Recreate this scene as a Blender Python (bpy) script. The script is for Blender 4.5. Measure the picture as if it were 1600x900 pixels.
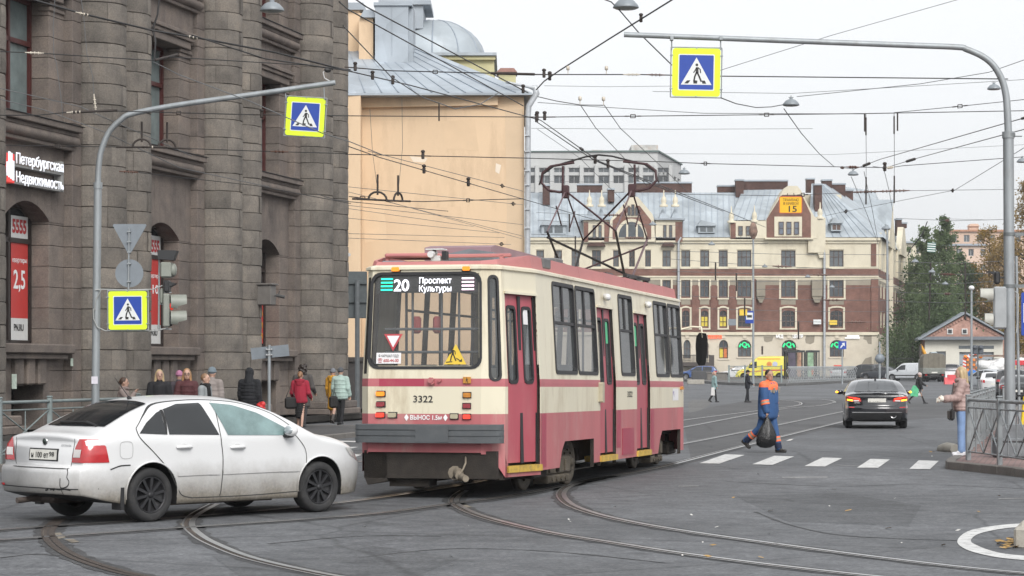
import bpy,math,random
from mathutils import Vector,Matrix
for _o in list(bpy.data.objects):bpy.data.objects.remove(_o)
SC=bpy.context.scene
COL=SC.collection
rad=math.radians
rng=random.Random(7)
PI=math.pi
# camera, sky, sun, exposure
F,CH,HZ=3600.0,1.8,575.0
cam=bpy.data.cameras.new('camera')
cam.sensor_width=36.0
cam.lens=81.0
cam.shift_y=(HZ-450.0)/1600.0
cam.clip_start=0.5
cam.clip_end=4000
camo=bpy.data.objects.new('camera',cam)
COL.objects.link(camo)
camo.location=(0,0,CH)
camo.rotation_euler=(rad(90),0,0)
SC.camera=camo
SUN_EL,SUN_AZ=rad(38),rad(163)
world=bpy.data.worlds.new("World")
SC.world=world
world.use_nodes=True
_nt=world.node_tree
_nt.nodes.clear()
_out=_nt.nodes.new('ShaderNodeOutputWorld')
_mixs=_nt.nodes.new('ShaderNodeAddShader')
_bg1=_nt.nodes.new('ShaderNodeBackground')
_bg2=_nt.nodes.new('ShaderNodeBackground')
_sky=_nt.nodes.new('ShaderNodeTexSky')
_sky.sky_type='NISHITA'
_sky.sun_disc=False
_sky.sun_elevation=SUN_EL
_sky.sun_rotation=SUN_AZ
_sky.dust_density=4
_hs=_nt.nodes.new('ShaderNodeHueSaturation')
_hs.inputs['Saturation'].default_value=0.15
_nt.links.new(_sky.outputs[0],_hs.inputs['Color'])
_nt.links.new(_hs.outputs[0],_bg1.inputs[0])
_bg1.inputs[1].default_value=0.05
_tc=_nt.nodes.new('ShaderNodeTexCoord')
_sep=_nt.nodes.new('ShaderNodeSeparateXYZ')
_nt.links.new(_tc.outputs['Generated'],_sep.inputs[0])
_mr=_nt.nodes.new('ShaderNodeMapRange')
_mr.inputs['From Min'].default_value=0.0
_mr.inputs['From Max'].default_value=1.0
_mr.inputs['To Min'].default_value=0.49
_mr.inputs['To Max'].default_value=0.62
_nt.links.new(_sep.outputs['Z'],_mr.inputs['Value'])
_nz=_nt.nodes.new('ShaderNodeTexNoise')
_nz.inputs['Scale'].default_value=2.2
_nz.inputs['Detail'].default_value=4
_mp=_nt.nodes.new('ShaderNodeMapping')
_mp.inputs['Scale'].default_value=(1,1,3.5)
_nt.links.new(_tc.outputs['Generated'],_mp.inputs[0])
_nt.links.new(_mp.outputs[0],_nz.inputs['Vector'])
_mr2=_nt.nodes.new('ShaderNodeMapRange')
_mr2.inputs['To Min'].default_value=0.94
_mr2.inputs['To Max'].default_value=1.06
_nt.links.new(_nz.outputs['Fac'],_mr2.inputs['Value'])
_mul=_nt.nodes.new('ShaderNodeMath')
_mul.operation='MULTIPLY'
_nt.links.new(_mr.outputs[0],_mul.inputs[0])
_nt.links.new(_mr2.outputs[0],_mul.inputs[1])
_bg2.inputs[0].default_value=(0.955,0.975,1.0,1)
_nt.links.new(_mul.outputs[0],_bg2.inputs[1])
_nt.links.new(_bg1.outputs[0],_mixs.inputs[0])
_nt.links.new(_bg2.outputs[0],_mixs.inputs[1])
_nt.links.new(_mixs.outputs[0],_out.inputs[0])
sun=bpy.data.lights.new('sun','SUN')
sun.energy=1.5
sun.angle=rad(28)
sun.color=(1.0,0.97,0.93)
suno=bpy.data.objects.new('sun',sun)
COL.objects.link(suno)
suno.rotation_euler=(rad(90)-SUN_EL,0,rad(180)-SUN_AZ)
SC.view_settings.view_transform='Standard'
SC.view_settings.look='None'
SC.view_settings.exposure=0.54
SC.view_settings.gamma=1.0
SC.view_settings.use_curve_mapping=False
SC.render.engine='CYCLES'
SC.cycles.use_denoising=True
SC.cycles.max_bounces=6
SC.cycles.transparent_max_bounces=12
SC.cycles.caustics_reflective=False
SC.cycles.caustics_refractive=False
SC.render.film_transparent=False
SC.cycles.volume_bounces=0
HAZE=.0002
# helpers
def gz(Y):
 return 0.0 if Y<130 else min(0.65,0.65*(Y-130)/140.0)
def P(px,py,Y):
 return Vector(((px-800)/F*Y,Y,CH+(HZ-py)/F*Y))
def G(px,py,z=0.0):
 Y=(CH-z)*F/(py-HZ)
 return Vector(((px-800)/F*Y,Y,z))
def lerp(a,b,t):return a+(b-a)*t
def V(*a):return Vector(a)
def tag(o,label=None,cat=None,group=None,kind=None):
 if label:o['label']=label
 if cat:o['category']=cat
 if group:o['group']=group
 if kind:o['kind']=kind
 return o
def empty(name,loc=(0,0,0),rz=0,label=None,cat=None,group=None):
 o=bpy.data.objects.new(name,None)
 COL.objects.link(o)
 o.location=loc
 o.rotation_euler=(0,0,rz)
 o.empty_display_size=0.2
 return tag(o,label,cat,group)
def copy_tree(o,parent=None):
 c=o.copy()
 COL.objects.link(c)
 if parent is not None:c.parent=parent
 for ch in list(o.children):copy_tree(ch,c)
 return c
class MB:
 def __init__(s):
  s.v,s.f,s.m,s.sm,s.t=[],[],[],[],[]
  s.mi,s.smooth,s.tint=0,False,0.5
 def add(s,vs,fs,smooth=None,mi=None):
  o=len(s.v)
  s.v+=[tuple(v)for v in vs]
  for f in fs:
   s.f.append(tuple(i+o for i in f))
   s.m.append(s.mi if mi is None else mi)
   s.sm.append(s.smooth if smooth is None else smooth)
   s.t.append(s.tint)
  return o
 def quad(s,a,b,c,d,**k):s.add([a,b,c,d],[(0,1,2,3)],**k)
 def box(s,x0,x1,y0,y1,z0,z1,M=None,bev=0.0,**k):
  if bev>0:
   vs,fs=bevbox(x0,x1,y0,y1,z0,z1,bev)
  else:
   vs=[Vector(p)for p in((x0,y0,z0),(x1,y0,z0),(x1,y1,z0),(x0,y1,z0),(x0,y0,z1),(x1,y0,z1),(x1,y1,z1),(x0,y1,z1))]
   fs=[(0,3,2,1),(4,5,6,7),(0,1,5,4),(1,2,6,5),(2,3,7,6),(3,0,4,7)]
  if M is not None:vs=[M@Vector(v)for v in vs]
  s.add(vs,fs,**k)
 def tube(s,pts,r,n=8,cap=True,smooth=True,closed=False):
  pts=[Vector(p)for p in pts]
  rs=r if isinstance(r,(list,tuple))else[r]*len(pts)
  vs,fs=[],[]
  N=len(pts)
  up=Vector((0,0,1))
  prev=None
  for i,p in enumerate(pts):
   if closed:t=(pts[(i+1)%N]-pts[i-1])
   elif i==0:t=pts[1]-p
   elif i==N-1:t=p-pts[i-1]
   else:t=(pts[i+1]-p).normalized()+(p-pts[i-1]).normalized()
   t.normalize()
   if prev is None:
    a=t.cross(up)
    if a.length<1e-3:a=t.cross(Vector((1,0,0)))
   else:
    a=prev-t*prev.dot(t)
    if a.length<1e-4:a=t.cross(Vector((1,0,0)))
   a.normalize()
   prev=a
   b=t.cross(a)
   for k in range(n):
    th=2*PI*k/n
    vs.append(p+(a*math.cos(th)+b*math.sin(th))*rs[i])
  for i in range(N if closed else N-1):
   i2=(i+1)%N
   for k in range(n):
    fs.append((i*n+k,i*n+(k+1)%n,i2*n+(k+1)%n,i2*n+k))
  s.add(vs,fs,smooth=smooth)
  if cap and not closed:
   s.add(vs[:n],[tuple(range(n))[::-1]],smooth=False)
   s.add(vs[-n:],[tuple(range(n))],smooth=False)
 def cyl(s,a,b,r,n=12,r2=None,smooth=True):
  s.tube([a,b],[r,r if r2 is None else r2],n=n,smooth=smooth)
 def lathe(s,prof,n=16,M=None,smooth=True,cap=True):
  vs,fs=[],[]
  for r,z in prof:
   for k in range(n):
    th=2*PI*k/n
    vs.append(Vector((r*math.cos(th),r*math.sin(th),z)))
  L=len(prof)
  for i in range(L-1):
   for k in range(n):
    fs.append((i*n+k,i*n+(k+1)%n,(i+1)*n+(k+1)%n,(i+1)*n+k))
  if M is not None:vs=[M@v for v in vs]
  s.add(vs,fs,smooth=smooth)
  if cap:
   if prof[0][0]>1e-4:s.add(vs[:n],[tuple(range(n))[::-1]],smooth=False)
   if prof[-1][0]>1e-4:s.add(vs[-n:],[tuple(range(n))],smooth=False)
 def ell(s,c,r,n=12,m=8,M=None,smooth=True):
  c=Vector(c)
  rx,ry,rz=r if isinstance(r,(tuple,list))else(r,r,r)
  vs,fs=[],[]
  for j in range(m+1):
   ph=-PI/2+PI*j/m
   for i in range(n):
    th=2*PI*i/n
    p=Vector((rx*math.cos(ph)*math.cos(th),ry*math.cos(ph)*math.sin(th),rz*math.sin(ph)))
    if M is not None:p=M@p
    vs.append(c+p)
  for j in range(m):
   for i in range(n):
    fs.append((j*n+i,j*n+(i+1)%n,(j+1)*n+(i+1)%n,(j+1)*n+i))
  s.add(vs,fs,smooth=smooth)
 def prism(s,poly,fn0,fn1,smooth=False,caps=True):
  n=len(poly)
  A=[Vector(fn0(*p))for p in poly]
  B=[Vector(fn1(*p))for p in poly]
  s.add(A+B,[(i,(i+1)%n,n+(i+1)%n,n+i)for i in range(n)],smooth=smooth)
  if caps:
   s.add(A,[tuple(range(n))[::-1]],smooth=False)
   s.add(B,[tuple(range(n))],smooth=False)
 def grid(s,rows,smooth=True,close=False):
  n=len(rows[0])
  vs=[p for r in rows for p in r]
  fs=[]
  for i in range(len(rows)-1):
   for k in range(n if close else n-1):
    k2=(k+1)%n
    fs.append((i*n+k,i*n+k2,(i+1)*n+k2,(i+1)*n+k))
  s.add(vs,fs,smooth=smooth)
 def build(s,name,mats,parent=None,loc=None,fix=True):
  me=bpy.data.meshes.new(name)
  me.from_pydata([tuple(v)for v in s.v],[],s.f)
  if not isinstance(mats,(list,tuple)):mats=[mats]
  for m in mats:me.materials.append(m)
  me.polygons.foreach_set('material_index',s.m)
  me.polygons.foreach_set('use_smooth',s.sm)
  if any(abs(t-0.5)>1e-6 for t in s.t):
   at=me.attributes.new('tint','FLOAT','FACE')
   at.data.foreach_set('value',s.t)
  me.update()
  if fix:
   import bmesh
   bm=bmesh.new()
   bm.from_mesh(me)
   bmesh.ops.recalc_face_normals(bm,faces=bm.faces[:])
   bm.to_mesh(me)
   bm.free()
  o=bpy.data.objects.new(name,me)
  COL.objects.link(o)
  if parent is not None:o.parent=parent
  if loc is not None:o.location=loc
  return o
def bevbox(x0,x1,y0,y1,z0,z1,b):
 b=min(b,(x1-x0)*.45,(y1-y0)*.45,(z1-z0)*.45)
 vs,fs=[],[]
 def loop(xa,xb,ya,yb,z):return[V(xa,ya,z),V(xb,ya,z),V(xb,yb,z),V(xa,yb,z)]
 L=[]
 L.append(loop(x0+b,x1-b,y0+b,y1-b,z0))
 def oct8(z):return[V(x0+b,y0,z),V(x1-b,y0,z),V(x1,y0+b,z),V(x1,y1-b,z),V(x1-b,y1,z),V(x0+b,y1,z),V(x0,y1-b,z),V(x0,y0+b,z)]
 def in8(z):
  a=loop(x0+b,x1-b,y0+b,y1-b,z)
  return[a[0],a[1],a[1],a[2],a[2],a[3],a[3],a[0]]
 rows=[in8(z0),oct8(z0+b),oct8(z1-b),in8(z1)]
 for r in rows:vs+=r
 for i in range(3):
  for k in range(8):
   k2=(k+1)%8
   f=[i*8+k,i*8+k2,(i+1)*8+k2,(i+1)*8+k]
   fs.append(tuple(f))
 fs.append((7,5,3,1)[::1]);fs.append((24,26,28,30))
 out=[]
 for f in fs:
  g=[]
  for i in f:
   if not g or(vs[i]-vs[g[-1]]).length>1e-7:g.append(i)
  if len(g)>2 and(vs[g[0]]-vs[g[-1]]).length<1e-7:g.pop()
  if len(g)>2:out.append(tuple(g))
 return vs,out
 # materials
_mats={}
def nodes_of(name):
 m=bpy.data.materials.new(name)
 m.use_nodes=True
 nt=m.node_tree
 return m,nt,nt.nodes['Principled BSDF']
def N(nt,typ,**kw):
 n=nt.nodes.new(typ)
 for k,v in kw.items():
  if hasattr(n,k):setattr(n,k,v)
  else:n.inputs[k].default_value=v
 return n
def ramp(nt,fac,stops):
 r=nt.nodes.new('ShaderNodeValToRGB')
 el=r.color_ramp.elements
 while len(el)>2:el.remove(el[-1])
 el[0].position,el[1].position=stops[0][0],stops[1][0]
 el[0].color,el[1].color=stops[0][1],stops[1][1]
 for p,c in stops[2:]:
  e=el.new(p);e.color=c
 nt.links.new(fac,r.inputs[0])
 return r
def c4(c,k=1.0):return(min(1,c[0]*k),min(1,c[1]*k),min(1,c[2]*k),1)
def mixc(nt,fac,a,b,mode='MIX'):
 mx=nt.nodes.new('ShaderNodeMix')
 mx.data_type='RGBA'
 mx.blend_type=mode
 for sock,val in((0,fac),(6,a),(7,b)):
  if hasattr(val,'links'):nt.links.new(val,mx.inputs[sock])
  else:mx.inputs[sock].default_value=val
 return mx.outputs[2]
def M(name,col=(.5,.5,.5),rough=.6,metal=0.,var=.14,scale=5.,bump=0.,bscale=60.,coat=0.,emit=0.,dirt=None,dscale=3.,damt=.5,spec=.5,streak=1.0,alpha=1.0):
 if name in _mats:return _mats[name]
 m,nt,b=nodes_of(name)
 tc=N(nt,'ShaderNodeTexCoord')
 mp=N(nt,'ShaderNodeMapping')
 mp.inputs['Scale'].default_value=(1,1,streak)
 nt.links.new(tc.outputs['Object'],mp.inputs[0])
 nz=N(nt,'ShaderNodeTexNoise',Scale=scale,Detail=5.0,Roughness=.6)
 nt.links.new(mp.outputs[0],nz.inputs['Vector'])
 r=ramp(nt,nz.outputs['Fac'],[(.3,c4(col,1-var)),(.7,c4(col,1+var))])
 out=r.outputs[0]
 if dirt is not None:
  nd=N(nt,'ShaderNodeTexNoise',Scale=dscale,Detail=7.0,Roughness=.7)
  nt.links.new(mp.outputs[0],nd.inputs['Vector'])
  rd=ramp(nt,nd.outputs['Fac'],[(.5,(0,0,0,1)),(.72,(damt,damt,damt,1))])
  out=mixc(nt,rd.outputs[0],out,c4(dirt))
 nt.links.new(out,b.inputs['Base Color'])
 rr=N(nt,'ShaderNodeMapRange')
 rr.inputs['To Min'].default_value=max(0,rough-.06)
 rr.inputs['To Max'].default_value=min(1,rough+.08)
 nt.links.new(nz.outputs['Fac'],rr.inputs['Value'])
 nt.links.new(rr.outputs[0],b.inputs['Roughness'])
 b.inputs['Metallic'].default_value=metal
 b.inputs['Coat Weight'].default_value=coat
 b.inputs['Coat Roughness'].default_value=.06
 b.inputs['Specular IOR Level'].default_value=spec
 if alpha<1:b.inputs['Alpha'].default_value=alpha
 if emit>0:
  b.inputs['Emission Color'].default_value=c4(col)
  b.inputs['Emission Strength'].default_value=emit
 if bump>0:
  nb=N(nt,'ShaderNodeTexNoise',Scale=bscale,Detail=6.0,Roughness=.65)
  nt.links.new(tc.outputs['Object'],nb.inputs['Vector'])
  bp=N(nt,'ShaderNodeBump',Strength=min(1,bump),Distance=.02)
  nt.links.new(nb.outputs['Fac'],bp.inputs['Height'])
  nt.links.new(bp.outputs[0],b.inputs['Normal'])
 _mats[name]=m
 return m
def m_glass(name,col=(.03,.035,.04),rough=.06,alpha=1.0,var=.3,scale=1.5):
 return M(name,col,rough,0,var,scale,spec=.7,alpha=alpha)
def text(body,h,mat,origin,ux,uz,parent=None,name='lettering',align='LEFT',depth=.004,width=None,bold=0.0,tag_=None):
 """flat lettering: cap height h, baseline starts at origin, ux right, uz up; width squeezes the line to fit"""
 cu=bpy.data.curves.new('t','FONT')
 cu.body=body
 cu.size=h/.73
 cu.align_x=align
 cu.extrude=depth/2
 cu.offset=bold*h
 cu.resolution_u=3
 to=bpy.data.objects.new('t',cu)
 COL.objects.link(to)
 dg=bpy.context.evaluated_depsgraph_get()
 dg.update()
 me=bpy.data.meshes.new_from_object(to.evaluated_get(dg))
 bpy.data.objects.remove(to)
 xs=[v.co.x for v in me.vertices]or[0,1]
 sx=1.0
 if width:sx=width/max(1e-6,max(xs)-min(xs))
 ux,uz=Vector(ux).normalized(),Vector(uz).normalized()
 un=ux.cross(uz)
 o0=Vector(origin)
 for v in me.vertices:
  c=v.co
  v.co=o0+ux*((c.x)*sx)+uz*c.y+un*(c.z+depth/2)
 me.materials.clear()
 me.materials.append(mat)
 o=bpy.data.objects.new(name,me)
 COL.objects.link(o)
 if parent is not None:o.parent=parent
 return o
def remesh(mb,name,mat,parent,vox=.012,smooth=3,flip=False):
 """one continuous surface out of overlapping lumps"""
 tmp=mb.build('tmp',[mat],None)
 rm=tmp.modifiers.new('r','REMESH')
 rm.mode='VOXEL'
 rm.voxel_size=vox
 rm.use_smooth_shade=True
 if smooth:
  sm=tmp.modifiers.new('s','SMOOTH')
  sm.iterations=smooth
  sm.factor=.5
 dg=bpy.context.evaluated_depsgraph_get()
 dg.update()
 me=bpy.data.meshes.new_from_object(tmp.evaluated_get(dg))
 bpy.data.objects.remove(tmp)
 me.materials.clear()
 me.materials.append(mat)
 for p in me.polygons:p.use_smooth=True
 o=bpy.data.objects.new(name,me)
 COL.objects.link(o)
 if parent is not None:o.parent=parent
 return o
def smooth_path(pts,n=6):
 out=[]
 for i in range(len(pts)-1):
  p0,p1,p2,p3=pts[max(0,i-1)],pts[i],pts[i+1],pts[min(len(pts)-1,i+2)]
  for k in range(n):
   t=k/n
   out.append(.5*((2*p1)+(p2-p0)*t+(2*p0-5*p1+4*p2-p3)*t*t+(3*p1-p0-3*p2+p3)*t**3))
 out.append(pts[-1])
 return out
 # ground
def asphalt_mat(name,base,spread=.2,sp=1.0):
 m,nt,b=nodes_of(name)
 tc=N(nt,'ShaderNodeTexCoord')
 big=N(nt,'ShaderNodeTexNoise',Scale=.22,Detail=6.0,Roughness=.6)
 mp=N(nt,'ShaderNodeMapping')
 mp.inputs['Scale'].default_value=(1.0,.8,1)
 mp.inputs['Rotation'].default_value=(0,0,.25)
 nt.links.new(tc.outputs['Object'],mp.inputs[0])
 nt.links.new(mp.outputs[0],big.inputs['Vector'])
 r1=ramp(nt,big.outputs['Fac'],[(.32,c4(base,1-spread)),(.68,c4(base,1+spread))])
 mid=N(nt,'ShaderNodeTexNoise',Scale=2.6,Detail=5.0,Roughness=.7)
 nt.links.new(tc.outputs['Object'],mid.inputs['Vector'])
 r2=ramp(nt,mid.outputs['Fac'],[(.32,(.66,.66,.67,1)),(.68,(1.25,1.24,1.22,1))])
 c=mixc(nt,1.0,r1.outputs[0],r2.outputs[0],'MULTIPLY')
 fine=N(nt,'ShaderNodeTexNoise',Scale=17.0*sp,Detail=3.0,Roughness=.8)
 nt.links.new(tc.outputs['Object'],fine.inputs['Vector'])
 r3=ramp(nt,fine.outputs['Fac'],[(.30,(.42,.42,.42,1)),(.5,(1,1,1,1)),(.72,(1.75,1.72,1.68,1))])
 c=mixc(nt,.8,c,r3.outputs[0],'MULTIPLY')
 vo=N(nt,'ShaderNodeTexVoronoi',Scale=.16)
 vo.feature='DISTANCE_TO_EDGE'
 wn=N(nt,'ShaderNodeTexNoise',Scale=.8,Detail=4.0)
 nt.links.new(tc.outputs['Object'],wn.inputs['Vector'])
 wv=mixc(nt,.12,tc.outputs['Object'],wn.outputs['Color'],'LINEAR_LIGHT')
 nt.links.new(wv,vo.inputs['Vector'])
 r4=ramp(nt,vo.outputs['Distance'],[(.0015,(.5,.5,.5,1)),(.006,(1,1,1,1))])
 c=mixc(nt,.75,c,r4.outputs[0],'MULTIPLY')
 ol=N(nt,'ShaderNodeTexNoise',Scale=1.1,Detail=2.0)
 nt.links.new(tc.outputs['Object'],ol.inputs['Vector'])
 r5=ramp(nt,ol.outputs['Fac'],[(.27,(.6,.6,.6,1)),(.36,(1,1,1,1))])
 c=mixc(nt,.7,c,r5.outputs[0],'MULTIPLY')
 nt.links.new(c,b.inputs['Base Color'])
 b.inputs['Roughness'].default_value=.72
 b.inputs['Specular IOR Level'].default_value=.35
 bp=N(nt,'ShaderNodeBump',Strength=.5,Distance=.012)
 nt.links.new(fine.outputs['Fac'],bp.inputs['Height'])
 nt.links.new(bp.outputs[0],b.inputs['Normal'])
 _mats[name]=m
 return m
ASPH=asphalt_mat('asphalt',(.106,.111,.119),.28)
ASPH_DK=asphalt_mat('asphalt_dark',(.050,.051,.053),.25)
ASPH_PV=asphalt_mat('asphalt_pavement',(.078,.078,.080),.15)
ASPH_LT=asphalt_mat('asphalt_pale',(.118,.118,.117),.12)
PAINT=M('road_paint',(.56,.56,.55),.75,var=.10,dirt=(.14,.14,.14),dscale=7,damt=.9,bump=.2)
KERB=M('kerb_granite',(.16,.148,.135),.8,var=.25,scale=3,bump=.6,bscale=30,dirt=(.05,.047,.043))
CONC=M('concrete_pale',(.34,.32,.28),.85,var=.18,scale=4,bump=.4,dirt=(.14,.13,.11))
STEEL=M('rail_steel',(.50,.50,.50),.30,.9,var=.15,scale=8)
RUST=M('rail_rust',(.055,.042,.034),.8,.1,var=.4,scale=9,bump=.4)
xs=[-500,-300,-120,-60,-40]+[-30+2.5*i for i in range(25)]+[40,60,120,300,500]
ys=[-60,0]+[10+4*i for i in range(31)]+[140,160,180,200,220,240,270,320,450,800]
g=MB()
g.grid([[(x,y,gz(y))for x in xs]for y in ys],smooth=False)
tag(g.build('road',ASPH,fix=False),kind='structure')
def sheet(name,mats,poly,z,kind='structure',label=None,cat=None):
 m=MB()
 m.add([(p[0],p[1],z)for p in poly],[tuple(range(len(poly)))],smooth=False)
 o=m.build(name,mats,fix=False)
 if o.data.polygons[0].normal.z<0:o.data.flip_normals()
 return tag(o,label,cat,kind=kind)
def pg(pts,z=0.0):return[G(x,y,z)for x,y in pts]
def ribbon(mb,pts,offs,z,mi=0,jit=0.0):
 rows=[]
 for i,p in enumerate(pts):
  t=(pts[min(i+1,len(pts)-1)]-pts[max(i-1,0)])
  n=Vector((t.y,-t.x,0)).normalized()
  j=rng.uniform(-jit,jit)
  rows.append([(p+n*(offs[0]+j))+V(0,0,z),(p+n*(offs[1]-j))+V(0,0,z)])
 o=len(mb.f)
 mb.grid(rows,smooth=False)
 for k in range(o,len(mb.f)):mb.m[k]=mi
TRACKS=[[(100,811),(85,824),(81,836),(94,853),(125,871.5),(181,890.5),(227,901),(300,914)],[(340,788),(309,805.5),(300,820.7),(313.5,836),(340,851),(400,873.6),(510,898),(600,912)],[(730,767),(718,775),(713,784),(722,792.5),(750,805),(799,818.8),(872,834.5),(960,848.5),(1060,864),(1195,881.8),(1347,899),(1480,912)],[(960,744),(915,753),(890,762),(881,773),(890,785.5),(911,796),(960,810),(1060,828.5),(1262,857),(1465,882.5),(1600,896),(1700,904)],[(-60,849),(0,845),(280,826),(560,806),(708,788),(816,773),(940,748),(1040,729),(1164,697),(1310,661),(1400,640)],[(-60,838),(0,829),(300,808),(540,785.4),(715,759.7),(830,737),(1072,693),(1179,672),(1310,645),(1390,630)],[(560,722),(800,700),(1000,679),(1075,666.7),(1218,640),(1280,634),(1300,630),(1305,628),(1289,624.5),(1230,620),(1150,617)],[(560,710),(800,688),(1000,668),(1075,656),(1200,640),(1240,635),(1253,631),(1242,627),(1200,624),(1120,621)],]
for i,tr in enumerate(TRACKS):
 pts=smooth_path(pg(tr),7)
 m=MB()
 k=1 if i<4 else-1
 ribbon(m,pts,(-.12,.18),.004,0,.03)
 ribbon(m,pts,(-.035,.035),.010,1)
 ribbon(m,pts,(.045*k,.088*k)if k>0 else(-.088,-.045),.008,2)
 ribbon(m,pts,(.092,.116)if k>0 else(-.116,-.092),.010,1)
 o=m.build('tram_rail',[ASPH_DK,STEEL if i in(1,2,3,4,5,6,7)else RUST,RUST],fix=False)
 tag(o,kind='structure')
CPATCH=asphalt_mat('patch_pale',(.20,.175,.14),.4)
for j,(x,y,w,h)in enumerate([(288,822,9,6),(302,832,9,6),(92,838,12,8),(68,833,6,8),(112,846,14,5),(727,792,12,4),(297,812,6,5)]):
 sheet('road_patch',CPATCH,pg([(x-w*.8,y-h*.5),(x+w*.2,y-h*.6),(x+w*.9,y+h*.3),(x,y+h*.6)]),.0065+j*.0001)
ASPH_OLD=asphalt_mat('asphalt_old',(.074,.075,.078),.22)
sheet('road_patch',ASPH_OLD,pg([(1065,645),(1210,618),(1600,626),(1660,640),(1330,662),(1080,720)]),.002)
sheet('road_patch',ASPH_LT,pg([(1075,630),(1085,622),(1112,626),(1108,634),(1095,641),(1076,645)]),.0035)
sheet('road_patch',ASPH_LT,pg([(1250,612),(1600,606),(1600,614),(1310,622),(1240,618)]),.0035)
TAR=asphalt_mat('tar_seam',(.045,.046,.048),.3)
for pts_ in([(560,872),(700,858),(860,862),(1040,880)],[(1130,752),(1300,760),(1440,757),(1600,764)],[(1180,800),(1240,822),(1330,838),(1500,845)],[(0,872),(60,866),(110,872)],[(420,850),(560,838),(690,838)]):
 m=MB();ribbon(m,smooth_path(pg(pts_),8),(-.022,.022),.0032,0,.012);tag(m.build('road_seam',TAR,fix=False),kind='structure')
ASPH_P1=asphalt_mat('asphalt_patch',(.082,.086,.092),.3)
sheet('road_patch',ASPH_P1,pg([(1150,776),(1310,770),(1440,790),(1420,822),(1230,815)]),.0018)
sheet('road_patch',ASPH_P1,pg([(330,868),(560,850),(720,872),(640,905),(380,905)]),.0019)
ZEB=[[(1092.7,724.5),(1124,725),(1164,711.4),(1133,710.4)],[(1175.4,726),(1207,727),(1241,713.7),(1210,712.7)],[(1256.8,729),(1289,729.6),(1316,716.4),(1285,715.4)],[(1339,731.3),(1372,731.6),(1390.4,718.5),(1360,717.5)],[(1420.8,733.3),(1453,733.7),(1466.7,720.8),(1435.6,719.8)],[(520,716),(548,717),(566,711),(538,709)],[(500,704.5),(530,705),(560,699),(534,698.5)],[(530,691),(562,691.6),(562,689.6),(530,689)]]
for z_ in ZEB:
 sheet('crossing_stripe',PAINT,pg(z_),.0085)
def loop_strip(outer,inner,name):
 o_,i_=smooth_path(pg(outer),5),smooth_path(pg(inner),5)
 m=MB()
 m.grid([[a+V(0,0,.006),b+V(0,0,.006)]for a,b in zip(o_,i_)],smooth=False)
 ob=m.build(name,PAINT,fix=False)
 if ob.data.polygons[0].normal.z<0:ob.data.flip_normals()
 tag(ob,kind='structure')
loop_strip([(1640,818),(1580,819.5),(1519,828.5),(1496,845),(1509,859),(1549,870),(1600,876),(1700,884)],[(1640,824),(1581,825),(1533,833.6),(1517,845),(1529,854),(1559,864),(1600,869),(1700,876)],'road_marking')
WORN=asphalt_mat('paint_worn',(.22,.22,.22),.3)
for p_ in([(1222,745.5),(1293,745),(1293,746.6),(1222,746.8)],[(1060,759.5),(1092,759),(1092,760.2),(1060,760.6)],[(1440,708.2),(1500,707),(1500,708),(1440,709)],[(1560,779),(1600,778.4),(1600,779.4),(1560,780.4)],[(1300,726.6),(1345,728),(1345,728.8),(1300,727.2)]):
 sheet('road_marking',WORN,pg(p_),.0045)
 # pavements and kerbs
SD=Vector((math.sin(rad(13.53)),math.cos(rad(13.53)),0))
SN=Vector((SD.y,-SD.x,0))
KL=V(-4.5,58,0)
def kp(s,n=0.,z=0.):return KL+SD*s+SN*n+V(0,0,z)
def kerb_run(name,path,w=.16,h=.13,step=1.0,inside=-1):
 """kerb stones along a path (list of points, top outer edge)"""
 m=MB()
 m.smooth=False
 pts=[]
 for a,b in zip(path[:-1],path[1:]):
  L=(b-a).length
  k=max(1,round(L/step))
  for i in range(k):pts.append((a+(b-a)*(i/k),a+(b-a)*((i+1)/k)))
 for a,b in pts:
  d=(b-a).normalized()
  nn=Vector((d.y,-d.x,0))*inside
  L=(b-a).length
  Mx=Matrix(((d.x,nn.x,0,a.x),(d.y,nn.y,0,a.y),(0,0,1,0),(0,0,0,1)))
  j=rng.uniform(-.006,.006)
  m.tint=rng.random()
  m.box(.006,L-.006,0+j,w,-.05,h+j*.8,M=Mx,bev=.014)
 return tag(m.build(name,KERB),kind='structure')
PVZ=.12
left_k=[kp(-60),kp(6)]+[kp(6)+SD*3.2*math.sin(a)-SN*3.2*(1-math.cos(a))for a in(.3,.6,.9,1.2,1.5)]
left_k.append(left_k[-1]-SN*12+SD*1.2)
kerb_run('kerb',left_k,inside=-1)
pv=[kp(-60,-.1),kp(6,-.1)]+[p-SN*.1 for p in left_k[2:]]+[kp(12,-30),kp(-60,-30)]
sheet('pavement',ASPH_PV,pv,PVZ)
m,nt,b_=nodes_of('pink_paving')
tc=N(nt,'ShaderNodeTexCoord')
mp=N(nt,'ShaderNodeMapping')
mp.inputs['Rotation'].default_value=(0,0,.24)
nt.links.new(tc.outputs['Object'],mp.inputs[0])
bk=N(nt,'ShaderNodeTexBrick',Scale=1.0)
bk.inputs['Color1'].default_value=(.20,.125,.115,1)
bk.inputs['Color2'].default_value=(.26,.17,.155,1)
bk.inputs['Mortar'].default_value=(.10,.085,.08,1)
bk.inputs['Mortar Size'].default_value=.012
bk.inputs['Brick Width'].default_value=.21
bk.inputs['Row Height'].default_value=.105
nt.links.new(mp.outputs[0],bk.inputs['Vector'])
nn_=N(nt,'ShaderNodeTexNoise',Scale=1.2,Detail=6.0)
nt.links.new(tc.outputs['Object'],nn_.inputs['Vector'])
rr_=ramp(nt,nn_.outputs['Fac'],[(.35,(.75,.75,.75,1)),(.65,(1.15,1.15,1.15,1))])
nt.links.new(mixc(nt,1.0,bk.outputs['Color'],rr_.outputs[0],'MULTIPLY'),b_.inputs['Base Color'])
b_.inputs['Roughness'].default_value=.85
PINK=m
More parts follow.
